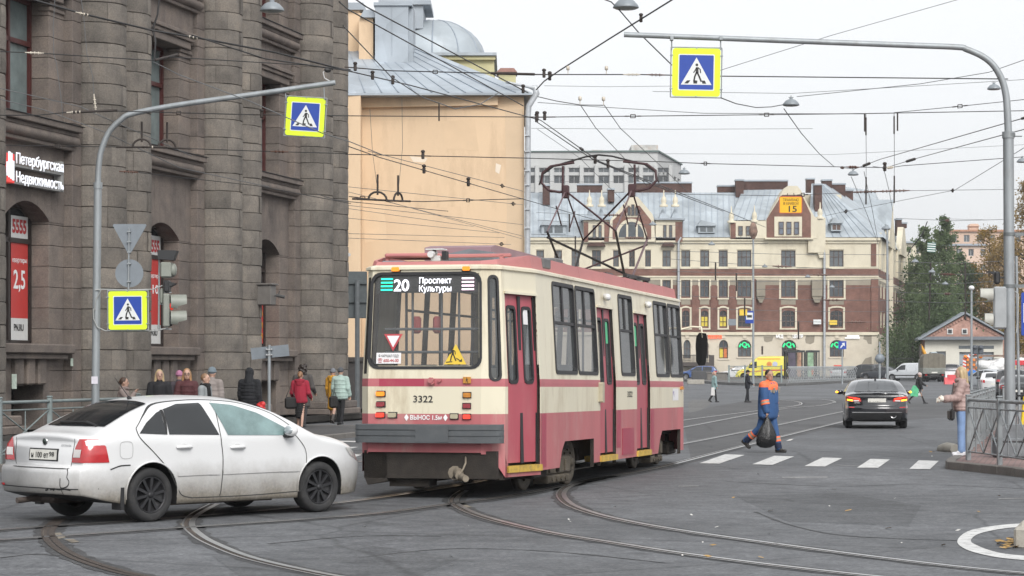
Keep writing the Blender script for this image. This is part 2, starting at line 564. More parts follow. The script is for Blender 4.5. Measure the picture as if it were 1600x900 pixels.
A0,A1=G(1478,722,PVZ),G(1601,735,PVZ)
A0.z=A1.z=0
dA=(A1-A0).normalized()
back=A0+SD*70
cor=[back,A0+SD*3.0,A0+SD*1.0+V(-.03,0,0),A0+SD*.2+V(-.02,0,0),A0+dA*.25+V(-.06,0,0),A0+dA*.8,A0+dA*14]
kerb_run('kerb',cor,w=.17,inside=-1,step=.75,h=.145)
sheet('pavement',PINK,[p+V(.12,0,0)for p in cor]+[A0+dA*14+V(30,0,0),back+V(30,0,0)],PVZ)
m=MB()
q=G(1495,706,0)
m.smooth=True
m.tube([q+V(-.17,.75,.02),q+V(-.16,.25,.04),q+V(-.08,-.3,.06)],[.13,.16,.12],n=8)
tag(m.build('kerb',CONC),kind='structure')
m=MB()
e0=G(1583,856,0)
top=[(0,0),(.02,-.0),(0,.5),(.06,1.0),(.2,1.3),(.5,1.5),(3,1.7),(3,-.3),(.3,-.1)]
for k in range(5):
 m.box(.0+k*.42,.40+k*.42,-.10*k*.3,.7,-.02,.21,M=Matrix.Translation(e0)@Matrix.Rotation(-.45,4,'Z'),bev=.03)
m.box(-.03,2.2,.12,1.5,.0,.262,M=Matrix.Translation(e0)@Matrix.Rotation(-.45,4,'Z'),bev=.08)
tag(m.build('kerb',CONC),kind='structure')
def gfar(px,py,up=0.0):
 Y=150.0
 for _ in range(40):Y=.5*Y+.5*(CH-gz(Y)-up)*F/(py-HZ)
 return V((px-800)/F*Y,Y,0)
isl=[gfar(1228,603.5),gfar(1335,597.5),gfar(1352,594.5),gfar(1240,593.5),gfar(1120,593.5),gfar(1068,595.5),gfar(1135,601.5)]
m=MB()
pts=smooth_path(isl+[isl[0]],4)[:-1]
m.prism([(p.x,p.y)for p in pts],lambda x,y:V(x,y,gz(y)-.1),lambda x,y:V(x,y,gz(y)+.22))
tag(m.build('pavement',[ASPH_LT]),kind='structure')
lm=MB()
LEAF=M('fallen_leaf',(.36,.22,.07),.8,var=.5,scale=3)
for k in range(46):
 x,y=rng.gauss(1577,8),rng.gauss(850,4)
 if k>28:x,y=rng.uniform(1100,1590),rng.uniform(760,880)
 if k>40:x,y=rng.uniform(1440,1510),rng.uniform(690,712)
 p=G(x,y)+V(0,0,.015)
 s,a=rng.uniform(.03,.07),rng.uniform(0,6.3)
 u,v=V(math.cos(a),math.sin(a),rng.uniform(-.2,.3))*s,V(-math.sin(a),math.cos(a),rng.uniform(-.1,.4))*s*.7
 lm.add([p-u,p+v,p+u,p-v],[(0,1,2,3)])
tag(lm.build('fallen_leaves',LEAF,fix=False),'brown fallen leaves scattered around the concrete refuge end','leaves',kind='stuff')
lit=MB()
for k in range(34):
 p=G(rng.uniform(560,1580),rng.uniform(690,885))+V(0,0,.012)
 s,a=rng.uniform(.012,.035),rng.uniform(0,6.3)
 u,v=V(math.cos(a),math.sin(a),.2)*s,V(-math.sin(a),math.cos(a),.3)*s*.6
 lit.add([p-u,p+v,p+u,p-v],[(0,1,2,3)])
p=G(1234,690)+V(0,0,.02)
lit.add([p+V(-.09,0,0),p+V(0,.1,.03),p+V(.1,.04,.05),p+V(.02,-.06,.01)],[(0,1,2,3)])
tag(lit.build('litter',M('litter_paper',(.62,.60,.57),.8),fix=False),'small pale scraps of litter scattered over the asphalt','litter',kind='stuff')
# granite building
def stone_mat(name,cols,bump=1.0,bs=9.0,rough=.85):
 m,nt,b=nodes_of(name)
 tc=N(nt,'ShaderNodeTexCoord')
 at=N(nt,'ShaderNodeAttribute')
 at.attribute_name='tint'
 r0=ramp(nt,at.outputs['Fac'],[(0,c4(cols[0])),(.5,c4(cols[1])),(1,c4(cols[2]))])
 n1=N(nt,'ShaderNodeTexNoise',Scale=1.3,Detail=7.0,Roughness=.65)
 nt.links.new(tc.outputs['Object'],n1.inputs['Vector'])
 r1=ramp(nt,n1.outputs['Fac'],[(.28,(.64,.65,.66,1)),(.5,(1,1,1,1)),(.72,(1.32,1.28,1.23,1))])
 c=mixc(nt,1.0,r0.outputs[0],r1.outputs[0],'MULTIPLY')
 n2=N(nt,'ShaderNodeTexNoise',Scale=26.0,Detail=3.0,Roughness=.8)
 nt.links.new(tc.outputs['Object'],n2.inputs['Vector'])
 r2=ramp(nt,n2.outputs['Fac'],[(.3,(.5,.5,.5,1)),(.5,(1,1,1,1)),(.7,(1.55,1.5,1.45,1))])
 c=mixc(nt,.5,c,r2.outputs[0],'MULTIPLY')
 nt.links.new(c,b.inputs['Base Color'])
 b.inputs['Roughness'].default_value=rough
 b.inputs['Specular IOR Level'].default_value=.3
 n3=N(nt,'ShaderNodeTexNoise',Scale=bs,Detail=8.0,Roughness=.75)
 nt.links.new(tc.outputs['Object'],n3.inputs['Vector'])
 bp=N(nt,'ShaderNodeBump',Strength=min(1,bump),Distance=.05*bump)
 nt.links.new(n3.outputs['Fac'],bp.inputs['Height'])
 nt.links.new(bp.outputs[0],b.inputs['Normal'])
 _mats[name]=m
 return m
ROUGHST=stone_mat('hewn_granite',[(.132,.119,.105),(.165,.149,.132),(.200,.180,.157)],.7,7)
SMOOTHST=stone_mat('dressed_granite',[(.140,.119,.107),(.163,.138,.122),(.186,.157,.138)],.35,20)
MORTAR=M('mortar_dark',(.075,.066,.056),.9,var=.2)
JOINT=MORTAR
FJ=V(-11.18,59.8,0)
FA=FJ+SD*.84
def fp(s,n,z):return FA+SD*s+SN*n+V(0,0,z)
FM=Matrix(((SD.x,SN.x,0,FA.x),(SD.y,SN.y,0,FA.y),(0,0,1,0),(0,0,0,1)))
bld=empty('granite_building',(FA.x,FA.y,0),label='tall dark granite building with paired rough stone half columns',cat='building')
BI=Matrix.Translation(-FA)
def blk(m,s0,s1,n0,n1,z0,z1,bev=.0,tint=None):
 m.tint=rng.random()if tint is None else tint
 m.box(s0,s1,n0,n1,z0,z1,M=BI@FM,bev=bev)
CRS=.53
ZB,ZTOP=.12,17.5
BAY=8.8
CR=.83
def column(sc,off):
 m=MB()
 z=ZB+.55
 k=0
 while z<ZTOP:
  h=CRS if k%5 else CRS*1.02
  a0,a1=-.12,PI+.12
  if(k+off)%2==0:cuts=[a0,1.02,2.15,a1]
  else:cuts=[a0,.45,1.62,2.75,a1]
  if rng.random()<.35:cuts=[a0,.3,2.3,a1]
  for c0,c1 in zip(cuts[:-1],cuts[1:]):
   m.tint=rng.random()
   seg=max(3,int((c1-c0)/.16))
   rows=[]
   ins=.012
   R_=CR+rng.uniform(-.010,.012)
   for(dr,zz,ai)in((-.03,z+.003,.004),(-.002,z+.018,.004),(.008,z+h*.5,.004),(-.002,z+h-.018,.004),(-.03,z+h-.003,.004)):
    row=[]
    for i in range(seg+1):
     a=lerp(c0+ai,c1-ai,i/seg)
     e=-.016 if i in(0,seg)else 0
     r_=R_+dr+e
     row.append(BI@fp(sc+r_*math.cos(a),r_*math.sin(a),zz))
    rows.append(row)
   m.grid(rows,smooth=False)
  z+=h
  k+=1
 m.tint=.5
 core=[BI@fp(sc+(CR-.03)*math.cos(a),(CR-.03)*math.sin(a),0)for a in[i*PI/14 for i in range(15)]]
 m.mi=1
 m.grid([[p+V(0,0,ZB)for p in core],[p+V(0,0,ZTOP)for p in core]],smooth=True)
 m.mi=0
 o=m.build('column',[ROUGHST,MORTAR],bld,fix=False)
 pl=MB()
 for zz0,zz1,ex in((ZB-.1,ZB+.32,.22),(ZB+.32,ZB+.56,.10)):
  blk(pl,sc-CR-ex*.2,sc+CR+ex*.2,-.2,CR+ex,zz0,zz1,bev=.03)
 pl.build('plinth',SMOOTHST,o)
 return o
for i in range(-2,3):
 column(i*BAY,i);column(i*BAY+1.69,i+1)
b0_=1.69+CR
b1_=BAY-CR
wl=MB()
def courses(m,s0,s1,n0,n1,z0,z1,bev=.012):
 z=ZB+.55+math.floor((z0-ZB-.55)/CRS)*CRS
 while z<z1-.02:
  za,zb=max(z,z0),min(z+CRS,z1)
  if zb-za>.05:blk(m,s0,s1,n0,n1,za+.004,zb-.004,bev=bev)
  z+=CRS
POSTER=M('poster_red',(.50,.045,.04),.4,var=.06)
POSTW=M('poster_white',(.62,.63,.62),.4,var=.06)
WFRAME=M('window_frame_maroon',(.070,.016,.014),.5)
WFRAMED=M('window_frame_dark',(.03,.022,.02),.5)
GLB=m_glass('window_pale',(.16,.20,.20),.12,var=.25)
GLD=m_glass('window_dark',(.03,.035,.037),.06)
LETW=M('letter_white',(.8,.8,.8),.5,var=.03)
LETR=M('letter_red',(.42,.03,.035),.5,var=.03)
LETK=M('letter_black',(.02,.02,.02),.5,var=.03)
def bay(i,lower=True):
 o=(i-1)*BAY
 L0,L1=o+b0_,o+b1_
 f0,f1=.56,1.46
 n1,n2,n3=0.0,-.23,-.76
 z_hi=ZTOP
 for(a,b,nn)in((L0,L0+f0,n1),(L1-f0,L1,n1)):
  courses(wl,a,b,nn-.6,nn,ZB,z_hi)
 W0,W1=L0+f1,L1-f1
 for(a,b)in((L0+f0,W0),(W1,L1-f0)):
  courses(wl,a,b,n3-.3,n2,ZB,5.5)
  courses(wl,a,b,n3-.3,n2,7.9,11.1)
  courses(wl,a,b,n3-.3,n2,12.9,z_hi)
 blk(wl,W0,W1,n3-.3,n2-.3,1.35,2.2,tint=.6)
 blk(wl,W0,W0+.35,n3-.3,n2+.02,ZB,2.15,bev=.02);blk(wl,W1-.35,W1,n3-.3,n2+.02,ZB,2.15,bev=.02)
 for c in(.2,.55,.9):
  s=lerp(W0+.35,W1-.35,c)-.25
  blk(wl,s-.12,s+.32,n3,n2+.16,1.38,2.15,bev=.04)
 wl.tint=.5
 blk(wl,W0+.35,W1-.35,n3-.1,n2-.1,ZB,.35,tint=.2)
 led=MB()
 blk(led,W0-.75,W1+.75,n3,.16,2.16,2.40,bev=.03,tint=.3)
 blk(led,W0-.55,W1+.55,n3,.05,2.02,2.16,bev=.02,tint=.3)
 led.build('window_ledge',SMOOTHST,bld)
 cell=MB()
 cell.box(W0+.35,W1-.35,n3-.4,n3-.3,.35,1.36,M=BI@FM)
 cell.build('cellar_opening',M('cellar_dark',(.012,.011,.010),.9),bld)
 nv=11
 for k in range(nv):
  sa,sb=lerp(W0-.9,W1+.9,k/nv),lerp(W0-.9,W1+.9,(k+1)/nv)
  sm_=(sa+sb)/2
  poly=[(sa+.004,7.55)]
  for j in range(5):
   ss=lerp(sa+.004,sb-.004,j/4)
   u=(ss-(W0+W1)/2)/((W1-W0)/2)
   poly.append((ss,5.95-.42*u*u if abs(u)<1 else 5.5))
  poly.append((sb-.004,7.55))
  wl.tint=rng.random()*.6
  wl.prism(poly,lambda a,b:BI@fp(a,n3-.3,b),lambda a,b:BI@fp(a,n2+.004,b))
 for zl in(7.5,12.35):
  c=MB()
  blk(c,L0+.35,L1-.35,n3,.22,zl+.34,zl+.50,bev=.02,tint=.35)
  blk(c,L0+.4,L1-.4,n3,.10,zl+.24,zl+.34,bev=.01,tint=.3)
  c.tint=.4
  c.smooth=True
  a=[BI@fp(L0+.42,-.02+.17*math.cos(t),zl+.12+.15*math.sin(t))for t in[j*PI/6-PI/2 for j in range(7)]]
  bb=[BI@fp(L1-.42,-.02+.17*math.cos(t),zl+.12+.15*math.sin(t))for t in[j*PI/6-PI/2 for j in range(7)]]
  c.grid([a,bb],smooth=True)
  blk(c,L0+.44,L1-.44,n3,.02,zl-.12,zl-.03,bev=.01,tint=.3)
  c.mi=1
  blk(c,L0+.3,L1-.3,n3,.25,zl+.502,zl+.515,tint=.5)
  c.mi=0
  c.build('cornice',[SMOOTHST,M('flashing',(.05,.05,.052),.6,.3)],bld,fix=False)
 li=MB()
 blk(li,W0-.5,W1+.5,n3,-.05,11.1,11.32,bev=.02,tint=.4)
 blk(li,W0-.6,W1+.6,n3,.02,11.32,11.44,bev=.02,tint=.4)
 blk(li,W0-.7,W1+.7,n3,.08,11.44,11.56,bev=.02,tint=.4)
 for a in(L0+f0-.1,W1-.1):
  blk(li,a,a+.95,n2-.3,n2+.09,10.98,11.10,bev=.02,tint=.5);blk(li,a+.05,a+.95,n2-.3,n2+.05,10.86,10.98,bev=.02,tint=.5)
 li.build('lintel',SMOOTHST,bld)
 nv=12
 for k in range(nv):
  sa,sb=lerp(L0+f0,L1-f0,k/nv),lerp(L0+f0,L1-f0,(k+1)/nv)
  blk(wl,sa+.004,sb-.004,n3-.3,n2+.10,11.56,12.25,bev=.01,tint=rng.random()*.6)
 for wi,(z0,z1,tz,gm,fm)in enumerate(((2.40,5.9,5.0,GLD,WFRAMED),(8.0,11.1,10.0,GLB,WFRAME),(12.9,16.5,15.6,GLB,WFRAME))):
  w=MB()
  w.box(W0,W1,n3-.06,n3-.04,z0,z1,M=BI@FM)
  wo=w.build('window',gm,bld)
  fr=MB()
  for(a,b,c,d)in((W0,W0+.09,z0,z1),(W1-.09,W1,z0,z1),(W0,W1,z0,z0+.1),(W0,W1,z1-.1,z1),(W0,W1,tz-.06,tz+.06),((W0+W1)/2-.05,(W0+W1)/2+.05,z0,z1)):
   fr.box(a,b,n3-.04,n3+.05,c,d,M=BI@FM)
  fr.build('frame',fm,wo)
 wl.tint=.1
 return W0,W1,n3
wins=[bay(i)for i in(-1,0,1,2)][1:]
blk(wl,-BAY*3,BAY*2+1.69+CR,-6,-1.2,0,ZTOP,tint=.2)
blk(wl,BAY*2+1.69,BAY*2+1.69+CR-.02,-1.3,-.02,0,ZTOP,tint=.4)
wl.build('wall',SMOOTHST,bld)
st=MB()
for k in range(24):
 blk(st,-27+k*2.2,-14+k*2.2+2.19,-1,1.25,.05,.26,bev=.02)
st.build('foot_step',KERB,bld)
tp=MB()
blk(tp,-BAY*3,BAY*2+2.8,-8,1.2,ZTOP,ZTOP+.8,tint=.4)
tp.build('roof',SMOOTHST,bld)
def wposter(i,kind):
 W0,W1,n3=wins[i]
 n=n3+.0
 def wp(s,z,e=.0):return fp(s,n+.012+e,z)
 name='window_poster'
 spec=[(W1-1.1,W1-.14,5.06,5.62,POSTW),(W1-1.1,W1-.14,3.05,4.94,POSTER),(W1-1.1,W1-.14,2.50,3.05,POSTW)]
 if kind==2:spec=[(W1-1.1,W1-.14,2.6,4.0,POSTER)]
 root=empty(name,wp(W1-.6,2.5),label={0:'red poster with 2,5 in the window under the red and white wall sign',1:'red and white poster partly hidden behind the traffic light',2:'narrow red poster with yellow words in the far window'}[kind],cat='poster')
 inv=Matrix.Translation(-root.location)
 pm=MB()
 for s0,s1,z0,z1,mt in spec:
  pm.mi=0 if mt is POSTER else 1
  pm.quad(inv@wp(s0,z0),inv@wp(s1,z0),inv@wp(s1,z1),inv@wp(s0,z1),smooth=False)
  pm.quad(inv@wp(s1,z0),inv@wp(s1,z0,-.01),inv@wp(s1,z1,-.01),inv@wp(s1,z1),smooth=False)
 pm.build('sheet',[POSTER,POSTW],root,fix=False)
 ux=SD
 def tx(b,s,z,h,mt,w=None,bold=.0):
  text(b,h,mt,inv@wp(s,z,.004),ux,(0,0,1),root,'lettering',width=w,bold=bold)
 if kind==0:
  tx('5555',W1-1.04,5.20,.34,LETR,.80,.05)
  tx('квартиры',W1-1.04,4.45,.13,LETW,.82)
  tx('2,5',W1-.98,3.80,.48,LETW,.66,.02)
  tx('PN.RU',W1-.95,2.74,.17,LETK,.55,.03)
 elif kind==1:
  tx('5555',W1-1.04,5.16,.34,LETR,.80,.05)
  tx('квартиры',W1-1.04,4.40,.13,LETW,.82)
  tx('10',W1-.85,3.95,.26,LETW,.45,.02)
  tx('PN.RU',W1-.95,2.74,.17,LETK,.55,.03)
 else:
  LY=M('letter_yellow',(.6,.42,.03),.5)
  tx('КА',W1-.5,3.5,.2,LY,.3);tx('ИНА',W1-.6,3.1,.2,LY,.4);tx('ДА',W1-.5,2.75,.2,LY,.3)
wposter(0,0);wposter(1,1);wposter(2,2)
sg=empty('wall_sign',fp(-4.6,.02,6.7),label='lit white company sign with a red square on the granite wall',cat='sign')
inv=Matrix.Translation(-sg.location)
SIGNW=M('sign_white_lit',(.9,.93,1.0),.5,var=.02,emit=.30)
SIGNR=M('sign_red_lit',(.80,.06,.05),.5,var=.02,emit=.25)
def solve_s(px,n):
 u=(px-800)/F
 b=FA+SN*n
 return(u*b.y-b.x)/(SD.x-u*SD.y)
def zy(py,s,n):return CH+(HZ-py)/F*(FA+SD*s+SN*n).y
s0,s1,s2=solve_s(10,.06),solve_s(24,.06),solve_s(99,.06)
zt_,zb_=zy(238,s0,0),zy(286,s0,0)
m=MB()
m.box(s0,s1,-.22,.04,zb_+.03,zt_,M=inv@FM,bev=.01)
m.build('emblem',SIGNR,sg)
m=MB()
for k,(hh,w_)in enumerate(((.30,.06),(.52,.06),(.50,.06),(.34,.06))):
 c=lerp(s0,s1,.16+.21*k)
 m.box(c-.055,c+.06,.04,.06,zb_+.18-.03*k,zb_+.18+hh*1.15,M=inv@FM,bev=.02)
m.build('emblem_bars',SIGNW,sg)
z1_,z2_=zy(256,s1,0),zy(280,s1,0)
text('Петербургская',.27,SIGNW,inv@fp(s1+.04,.04,z1_+.02),SD,(0,0,1),sg,width=s2-s1-.05,depth=.02,bold=.0)
text('Недвижимость',.27,SIGNW,inv@fp(s1+.04,.04,z2_-.06),SD,(0,0,1),sg,width=s2-s1-.05,depth=.02,bold=.0)
m=MB()
for z_ in(z1_-.05,z2_-.1):m.box(s0,s2+.1,-.22,-.0,z_,z_+.05,M=inv@FM)
m.box(s2,s2+.15,-.2,.0,z2_-.1,z1_+.3,M=inv@FM)
m.build('rail',M('sign_back',(.25,.25,.24),.5),sg)
q=fp(solve_s(392,.5),.95,zy(460,solve_s(392,.5),.6))
m=MB()
m.box(-.28,.28,-.25,.25,-.33,.28,M=Matrix.Rotation(rad(-13.5),4,'Z'),bev=.02)
m.box(-.34,.34,-.31,.31,.28,.33,M=Matrix.Rotation(rad(-13.5),4,'Z'),bev=.01)
bx=m.build('utility_box',M('box_grey',(.14,.13,.12),.6),None,loc=q)
tag(bx,'grey metal utility box fixed to a granite column','utility box')
m=MB()
m.tube([(.3,0,-.05),(.42,.0,-.02),(.45,0,.1)],.02,n=6)
m.cyl((.36,-.05,-.03),(.62,-.08,-.09),.05,n=8)
m.build('camera',M('cam_dark',(.05,.05,.05),.5),bx)
q=P(541,396,(FA+SD*19.5).y)
m=MB()
m.box(-.12,.05,-.1,.1,.05,.12)
m.cyl((0,0,0),(.12,-.25,-.06),.06,n=8)
tag(m.build('wall_camera',M('cam_white',(.6,.6,.6),.4),None,loc=q),'small white security camera at the end of the granite wall','camera')
for(px,py,n_,s_,lb)in((22,596,.02,.36,'pale green notice pasted on the stone left of the cellar opening'),(112,566,.02,.2,'small white notice on the narrow pier below the sign')):
 s=solve_s(px,n_)
 z=zy(py,s,n_)
 m=MB()
 m.box(-s_*.35,s_*.35,0,.012,-s_*.5,s_*.5,M=Matrix.Rotation(rad(90-13.53),4,'Z'))
 tag(m.build('notice',M('notice_pale',(.45,.52,.45),.7,var=.2,scale=12),None,loc=fp(s,n_+.01,z)),lb,'notice')
 # walls with openings
def wall_holes(m,fmap,xs0,xs1,z0,z1,holes,mat_at,xcuts=(),zcuts=(),depth=.25,rev=0):
 """wall sheet on the map fmap(x, z, d) with rectangular openings and their reveals"""
 X=sorted(set([xs0,xs1]+[h[0]for h in holes]+[h[1]for h in holes]+list(xcuts)))
 Z=sorted(set([z0,z1]+[h[2]for h in holes]+[h[3]for h in holes]+list(zcuts)))
 X=[x for x in X if xs0-1e-6<=x<=xs1+1e-6]
 Z=[z for z in Z if z0-1e-6<=z<=z1+1e-6]
 for a,b in zip(X[:-1],X[1:]):
  for c,d in zip(Z[:-1],Z[1:]):
   cx,cz=(a+b)/2,(c+d)/2
   if any(h[0]<cx<h[1]and h[2]<cz<h[3]for h in holes):continue
   m.quad(fmap(a,c,0),fmap(b,c,0),fmap(b,d,0),fmap(a,d,0),smooth=False,mi=mat_at(cx,cz))
 for(a,b,c,d)in holes:
  for p,q in(((a,c),(a,d)),((b,c),(b,d)),((a,c),(b,c)),((a,d),(b,d))):
   m.quad(fmap(*p,0),fmap(*q,0),fmap(*q,depth),fmap(*p,depth),smooth=False,mi=rev)
def window(fmap,hole,parent,glass,frame,nx=2,nz=2,depth=.2,bar=.07,arch=0.0,tr=None):
 a,b,c,d=hole
 w=MB()
 if arch>0:
  pts=[(a,c),(b,c),(b,d-arch)]
  pts+=[((a+b)/2+(b-a)/2*math.cos(t),d-arch+arch*math.sin(t))for t in[PI*k/10 for k in range(1,10)]]+[(a,d-arch)]
  w.add([fmap(x,z,depth)for x,z in pts],[tuple(range(len(pts)))],smooth=False)
 else:
  w.quad(fmap(a,c,depth),fmap(b,c,depth),fmap(b,d,depth),fmap(a,d,depth),smooth=False)
 wo=w.build('window',glass,parent,fix=False)
 f=MB()
 def bar_(x0,x1,zz0,zz1):f.prism([(x0,zz0),(x1,zz0),(x1,zz1),(x0,zz1)],lambda x,z:fmap(x,z,depth-.02),lambda x,z:fmap(x,z,depth-.08))
 bar_(a,a+bar,c,d-arch);bar_(b-bar,b,c,d-arch);bar_(a+bar,b-bar,c,c+bar)
 if arch==0:bar_(a+bar,b-bar,d-bar,d)
 for i in range(1,nx):bar_(lerp(a,b,i/nx)-bar*.4,lerp(a,b,i/nx)+bar*.4,c+bar,d-(bar if arch==0 else arch*.2))
 zt=tr if tr else[k/nz for k in range(1,nz)]
 for t in zt:bar_(a+bar,b-bar,lerp(c,d,t)-bar*.4,lerp(c,d,t)+bar*.4)
 f.build('frame',frame,wo)
 return wo
def brick_mat(name,c1,c2,mor,axis='xz',sc=1.0):
 m,nt,b=nodes_of(name)
 tc=N(nt,'ShaderNodeTexCoord')
 sp=N(nt,'ShaderNodeSeparateXYZ')
 cb=N(nt,'ShaderNodeCombineXYZ')
 nt.links.new(tc.outputs['Object'],sp.inputs[0])
 ad=N(nt,'ShaderNodeMath');ad.operation='ADD'
 nt.links.new(sp.outputs['X'],ad.inputs[0]);nt.links.new(sp.outputs['Y'],ad.inputs[1])
 nt.links.new(ad.outputs[0],cb.inputs['X']);nt.links.new(sp.outputs['Z'],cb.inputs['Y'])
 bk=N(nt,'ShaderNodeTexBrick',Scale=sc)
 bk.inputs['Color1'].default_value=c4(c1);bk.inputs['Color2'].default_value=c4(c2);bk.inputs['Mortar'].default_value=c4(mor)
 bk.inputs['Mortar Size'].default_value=.014;bk.inputs['Brick Width'].default_value=.26;bk.inputs['Row Height'].default_value=.085
 nt.links.new(cb.outputs[0],bk.inputs['Vector'])
 n1=N(nt,'ShaderNodeTexNoise',Scale=.6,Detail=9.0,Roughness=.75)
 nt.links.new(tc.outputs['Object'],n1.inputs['Vector'])
 r1=ramp(nt,n1.outputs['Fac'],[(.3,(.60,.58,.57,1)),(.55,(1.1,1.1,1.1,1)),(.72,(1.45,1.5,1.55,1))])
 nt.links.new(mixc(nt,1.0,bk.outputs['Color'],r1.outputs[0],'MULTIPLY'),b.inputs['Base Color'])
 b.inputs['Roughness'].default_value=.9
 _mats[name]=m
 return m
BRICK=brick_mat('brick_red',(.175,.078,.058),(.215,.098,.073),(.125,.085,.07))
BRICKD=brick_mat('brick_dark',(.075,.035,.028),(.11,.05,.038),(.06,.045,.04))
BRICKP=brick_mat('brick_pink',(.36,.19,.145),(.42,.23,.18),(.36,.25,.21))
CREAM=M('cream_plaster',(.61,.56,.44),.9,var=.10,scale=.35,dirt=(.40,.35,.26),dscale=.5,damt=.6,streak=.5)
CREAMW=M('cream_plaster_worn',(.57,.515,.42),.9,var=.10,scale=.3,dirt=(.44,.38,.30),dscale=.4,damt=.6)
GREYST=M('grey_stucco',(.27,.24,.19),.9,var=.2,scale=.5)
def roof_mat(name,col):
 m,nt,b=nodes_of(name)
 tc=N(nt,'ShaderNodeTexCoord')
 n1=N(nt,'ShaderNodeTexNoise',Scale=.5,Detail=6.0)
 nt.links.new(tc.outputs['Object'],n1.inputs['Vector'])
 r1=ramp(nt,n1.outputs['Fac'],[(.3,c4(col,.82)),(.7,c4(col,1.15))])
 vo=N(nt,'ShaderNodeTexVoronoi',Scale=.7)
 nt.links.new(tc.outputs['Object'],vo.inputs['Vector'])
 r2=ramp(nt,vo.outputs['Color'],[(0.2,(.88,.88,.88,1)),(.8,(1.08,1.08,1.08,1))])
 nt.links.new(mixc(nt,1.0,r1.outputs[0],r2.outputs[0],'MULTIPLY'),b.inputs['Base Color'])
 b.inputs['Roughness'].default_value=.5
 b.inputs['Metallic'].default_value=.05
 _mats[name]=m
 return m
ROOFB=roof_mat('roof_metal_pale',(.345,.385,.415))
ROOFG=roof_mat('roof_metal_grey',(.33,.37,.41))
SEAM=M('roof_seam',(.27,.31,.36),.5,.2)
WGLASS=[m_glass('pane_a',(.045,.055,.065),.08),m_glass('pane_b',(.09,.105,.115),.12),m_glass('pane_c',(.02,.024,.028),.05)]
def roof_plane(m,a,b,c,d,n,seam=True,r=.05,off=1):
 """metal sheet a-b (eave) to d-c (ridge) with n standing seams"""
 m.mi=0
 m.quad(a,b,c,d,smooth=False)
 if seam:
  m.mi=off
  nn=(b-a).cross(d-a).normalized()
  for k in range(1,n):
   t=k/n
   p,q=a.lerp(b,t),d.lerp(c,t)
   e=(b-a).normalized()*r*.5
   m.add([p-e,p+e,p+e+nn*r,p-e+nn*r,q-e,q+e,q+e+nn*r,q-e+nn*r],[(0,1,5,4),(1,2,6,5),(2,3,7,6),(3,0,4,7)],smooth=False)
  m.mi=0
  # brick and cream corner house
YB=255.0
SB=F/YB
def bx(px):return(px-800)/SB
def bz(py):return CH+(HZ-py)/SB
house=empty('apartment_house',(bx(1100),YB,gz(YB)),label='red brick and cream corner apartment house with pale blue metal roof',cat='apartment house')
HI=-Vector((bx(1100),YB,gz(YB)))
def hm(x,z,d=0.0):return V(x,YB+d,z)+HI
X0,X1=bx(815),bx(1372)
ZG=gz(YB)-.1
zG1,zM,zT,zE=bz(522),bz(437),bz(420),bz(371)
holes,wins_=[],[]
cols3=[(925,939),(958,967),(983,992),(1008,1017),(1035,1048),(1064.5,1078.5),(1094,1108),(1123,1137),(1152,1174),(1220.5,1243),(1296,1318),(838,850),(866,878),(893,905)]
for a,b in cols3:
 wd=b-a>20
 h3=(bx(a),bx(b),bz(418),bz(391))
 holes.append(h3);wins_.append((h3,3 if wd else 2,2,0,0))
 if a>1020 or a<910:
  h2=(bx(a),bx(b),bz(464),bz(438));holes.append(h2);wins_.append((h2,3 if wd else 2,2,0,1))
  hh=(bx(a+1),bx(b-1),bz(511),bz(485));holes.append(hh);wins_.append((hh,3 if wd else 2,3,.45,2))
for a,b in((1068,1079),(1095,1107),(1123.5,1137.5),(1153,1173.5),(1221.5,1244),(1296.5,1318.5)):
 hg=(bx(a),bx(b),bz(560 if b-a<16 else 557.5),bz(531.5));holes.append(hg);wins_.append((hg,2 if b-a<16 else 3,2,.55 if b-a<16 else.75,3))
hb=(bx(1189.5),bx(1192.5),bz(554),bz(541));holes.append(hb);wins_.append((hb,1,1,0,4))
def matat(x,z):
 if z<zG1:return 1
 if z<zM-.6:return 0
 if z<zM:return 3
 if z<bz(432):return 2
 if z<zT:return 0
 return 2
wm=MB()
wall_holes(wm,hm,X0,X1,ZG,zE,holes,matat,zcuts=(zG1,zM-.6,zM,bz(432),zT),depth=.3,rev=2)
def hbox(m,xa,xb,za,zb,d0,d1,**k):m.box(xa,xb,YB+d0,YB+d1,za,zb,M=Matrix.Translation(HI),**k)
wm.mi=2
for(h,nx,nz_,ar,kind)in wins_:
 if ar>0:
  a,b,c,d=h
  wm.mi=1 if kind==3 else 0
  ar_=ar if kind!=3 else(b-a)/2 if b-a<1.2 else.75
  for sgn in(0,1):
   cx=(a+b)/2
   pts=[(a if sgn==0 else b,d),(cx,d)]+[(cx+(-1 if sgn==0 else 1)*(b-a)/2*math.sin(t),d-ar_+ar_*math.cos(t))for t in[PI/2*k/6 for k in range(1,7)]]
   wm.add([hm(x,z,-.003)for x,z in pts],[tuple(range(len(pts)))],smooth=False)
wo_=wm.build('wall',[BRICK,CREAMW,CREAM,GREYST],house,fix=False)
tr=MB()
tr.mi=0
hbox(tr,X0,X1+.1,zG1-.12,zG1+.22,-.18,.02);hbox(tr,X0,X1+.05,bz(433.5),bz(431),-.10,.02)
hbox(tr,X0,X1+.2,zE-.35,zE-.05,-.35,.02);hbox(tr,X0,X1+.1,zE-.65,zE-.36,-.15,.02)
hbox(tr,X0,X1,bz(418.5),bz(418.5)+.14,-.06,.02)
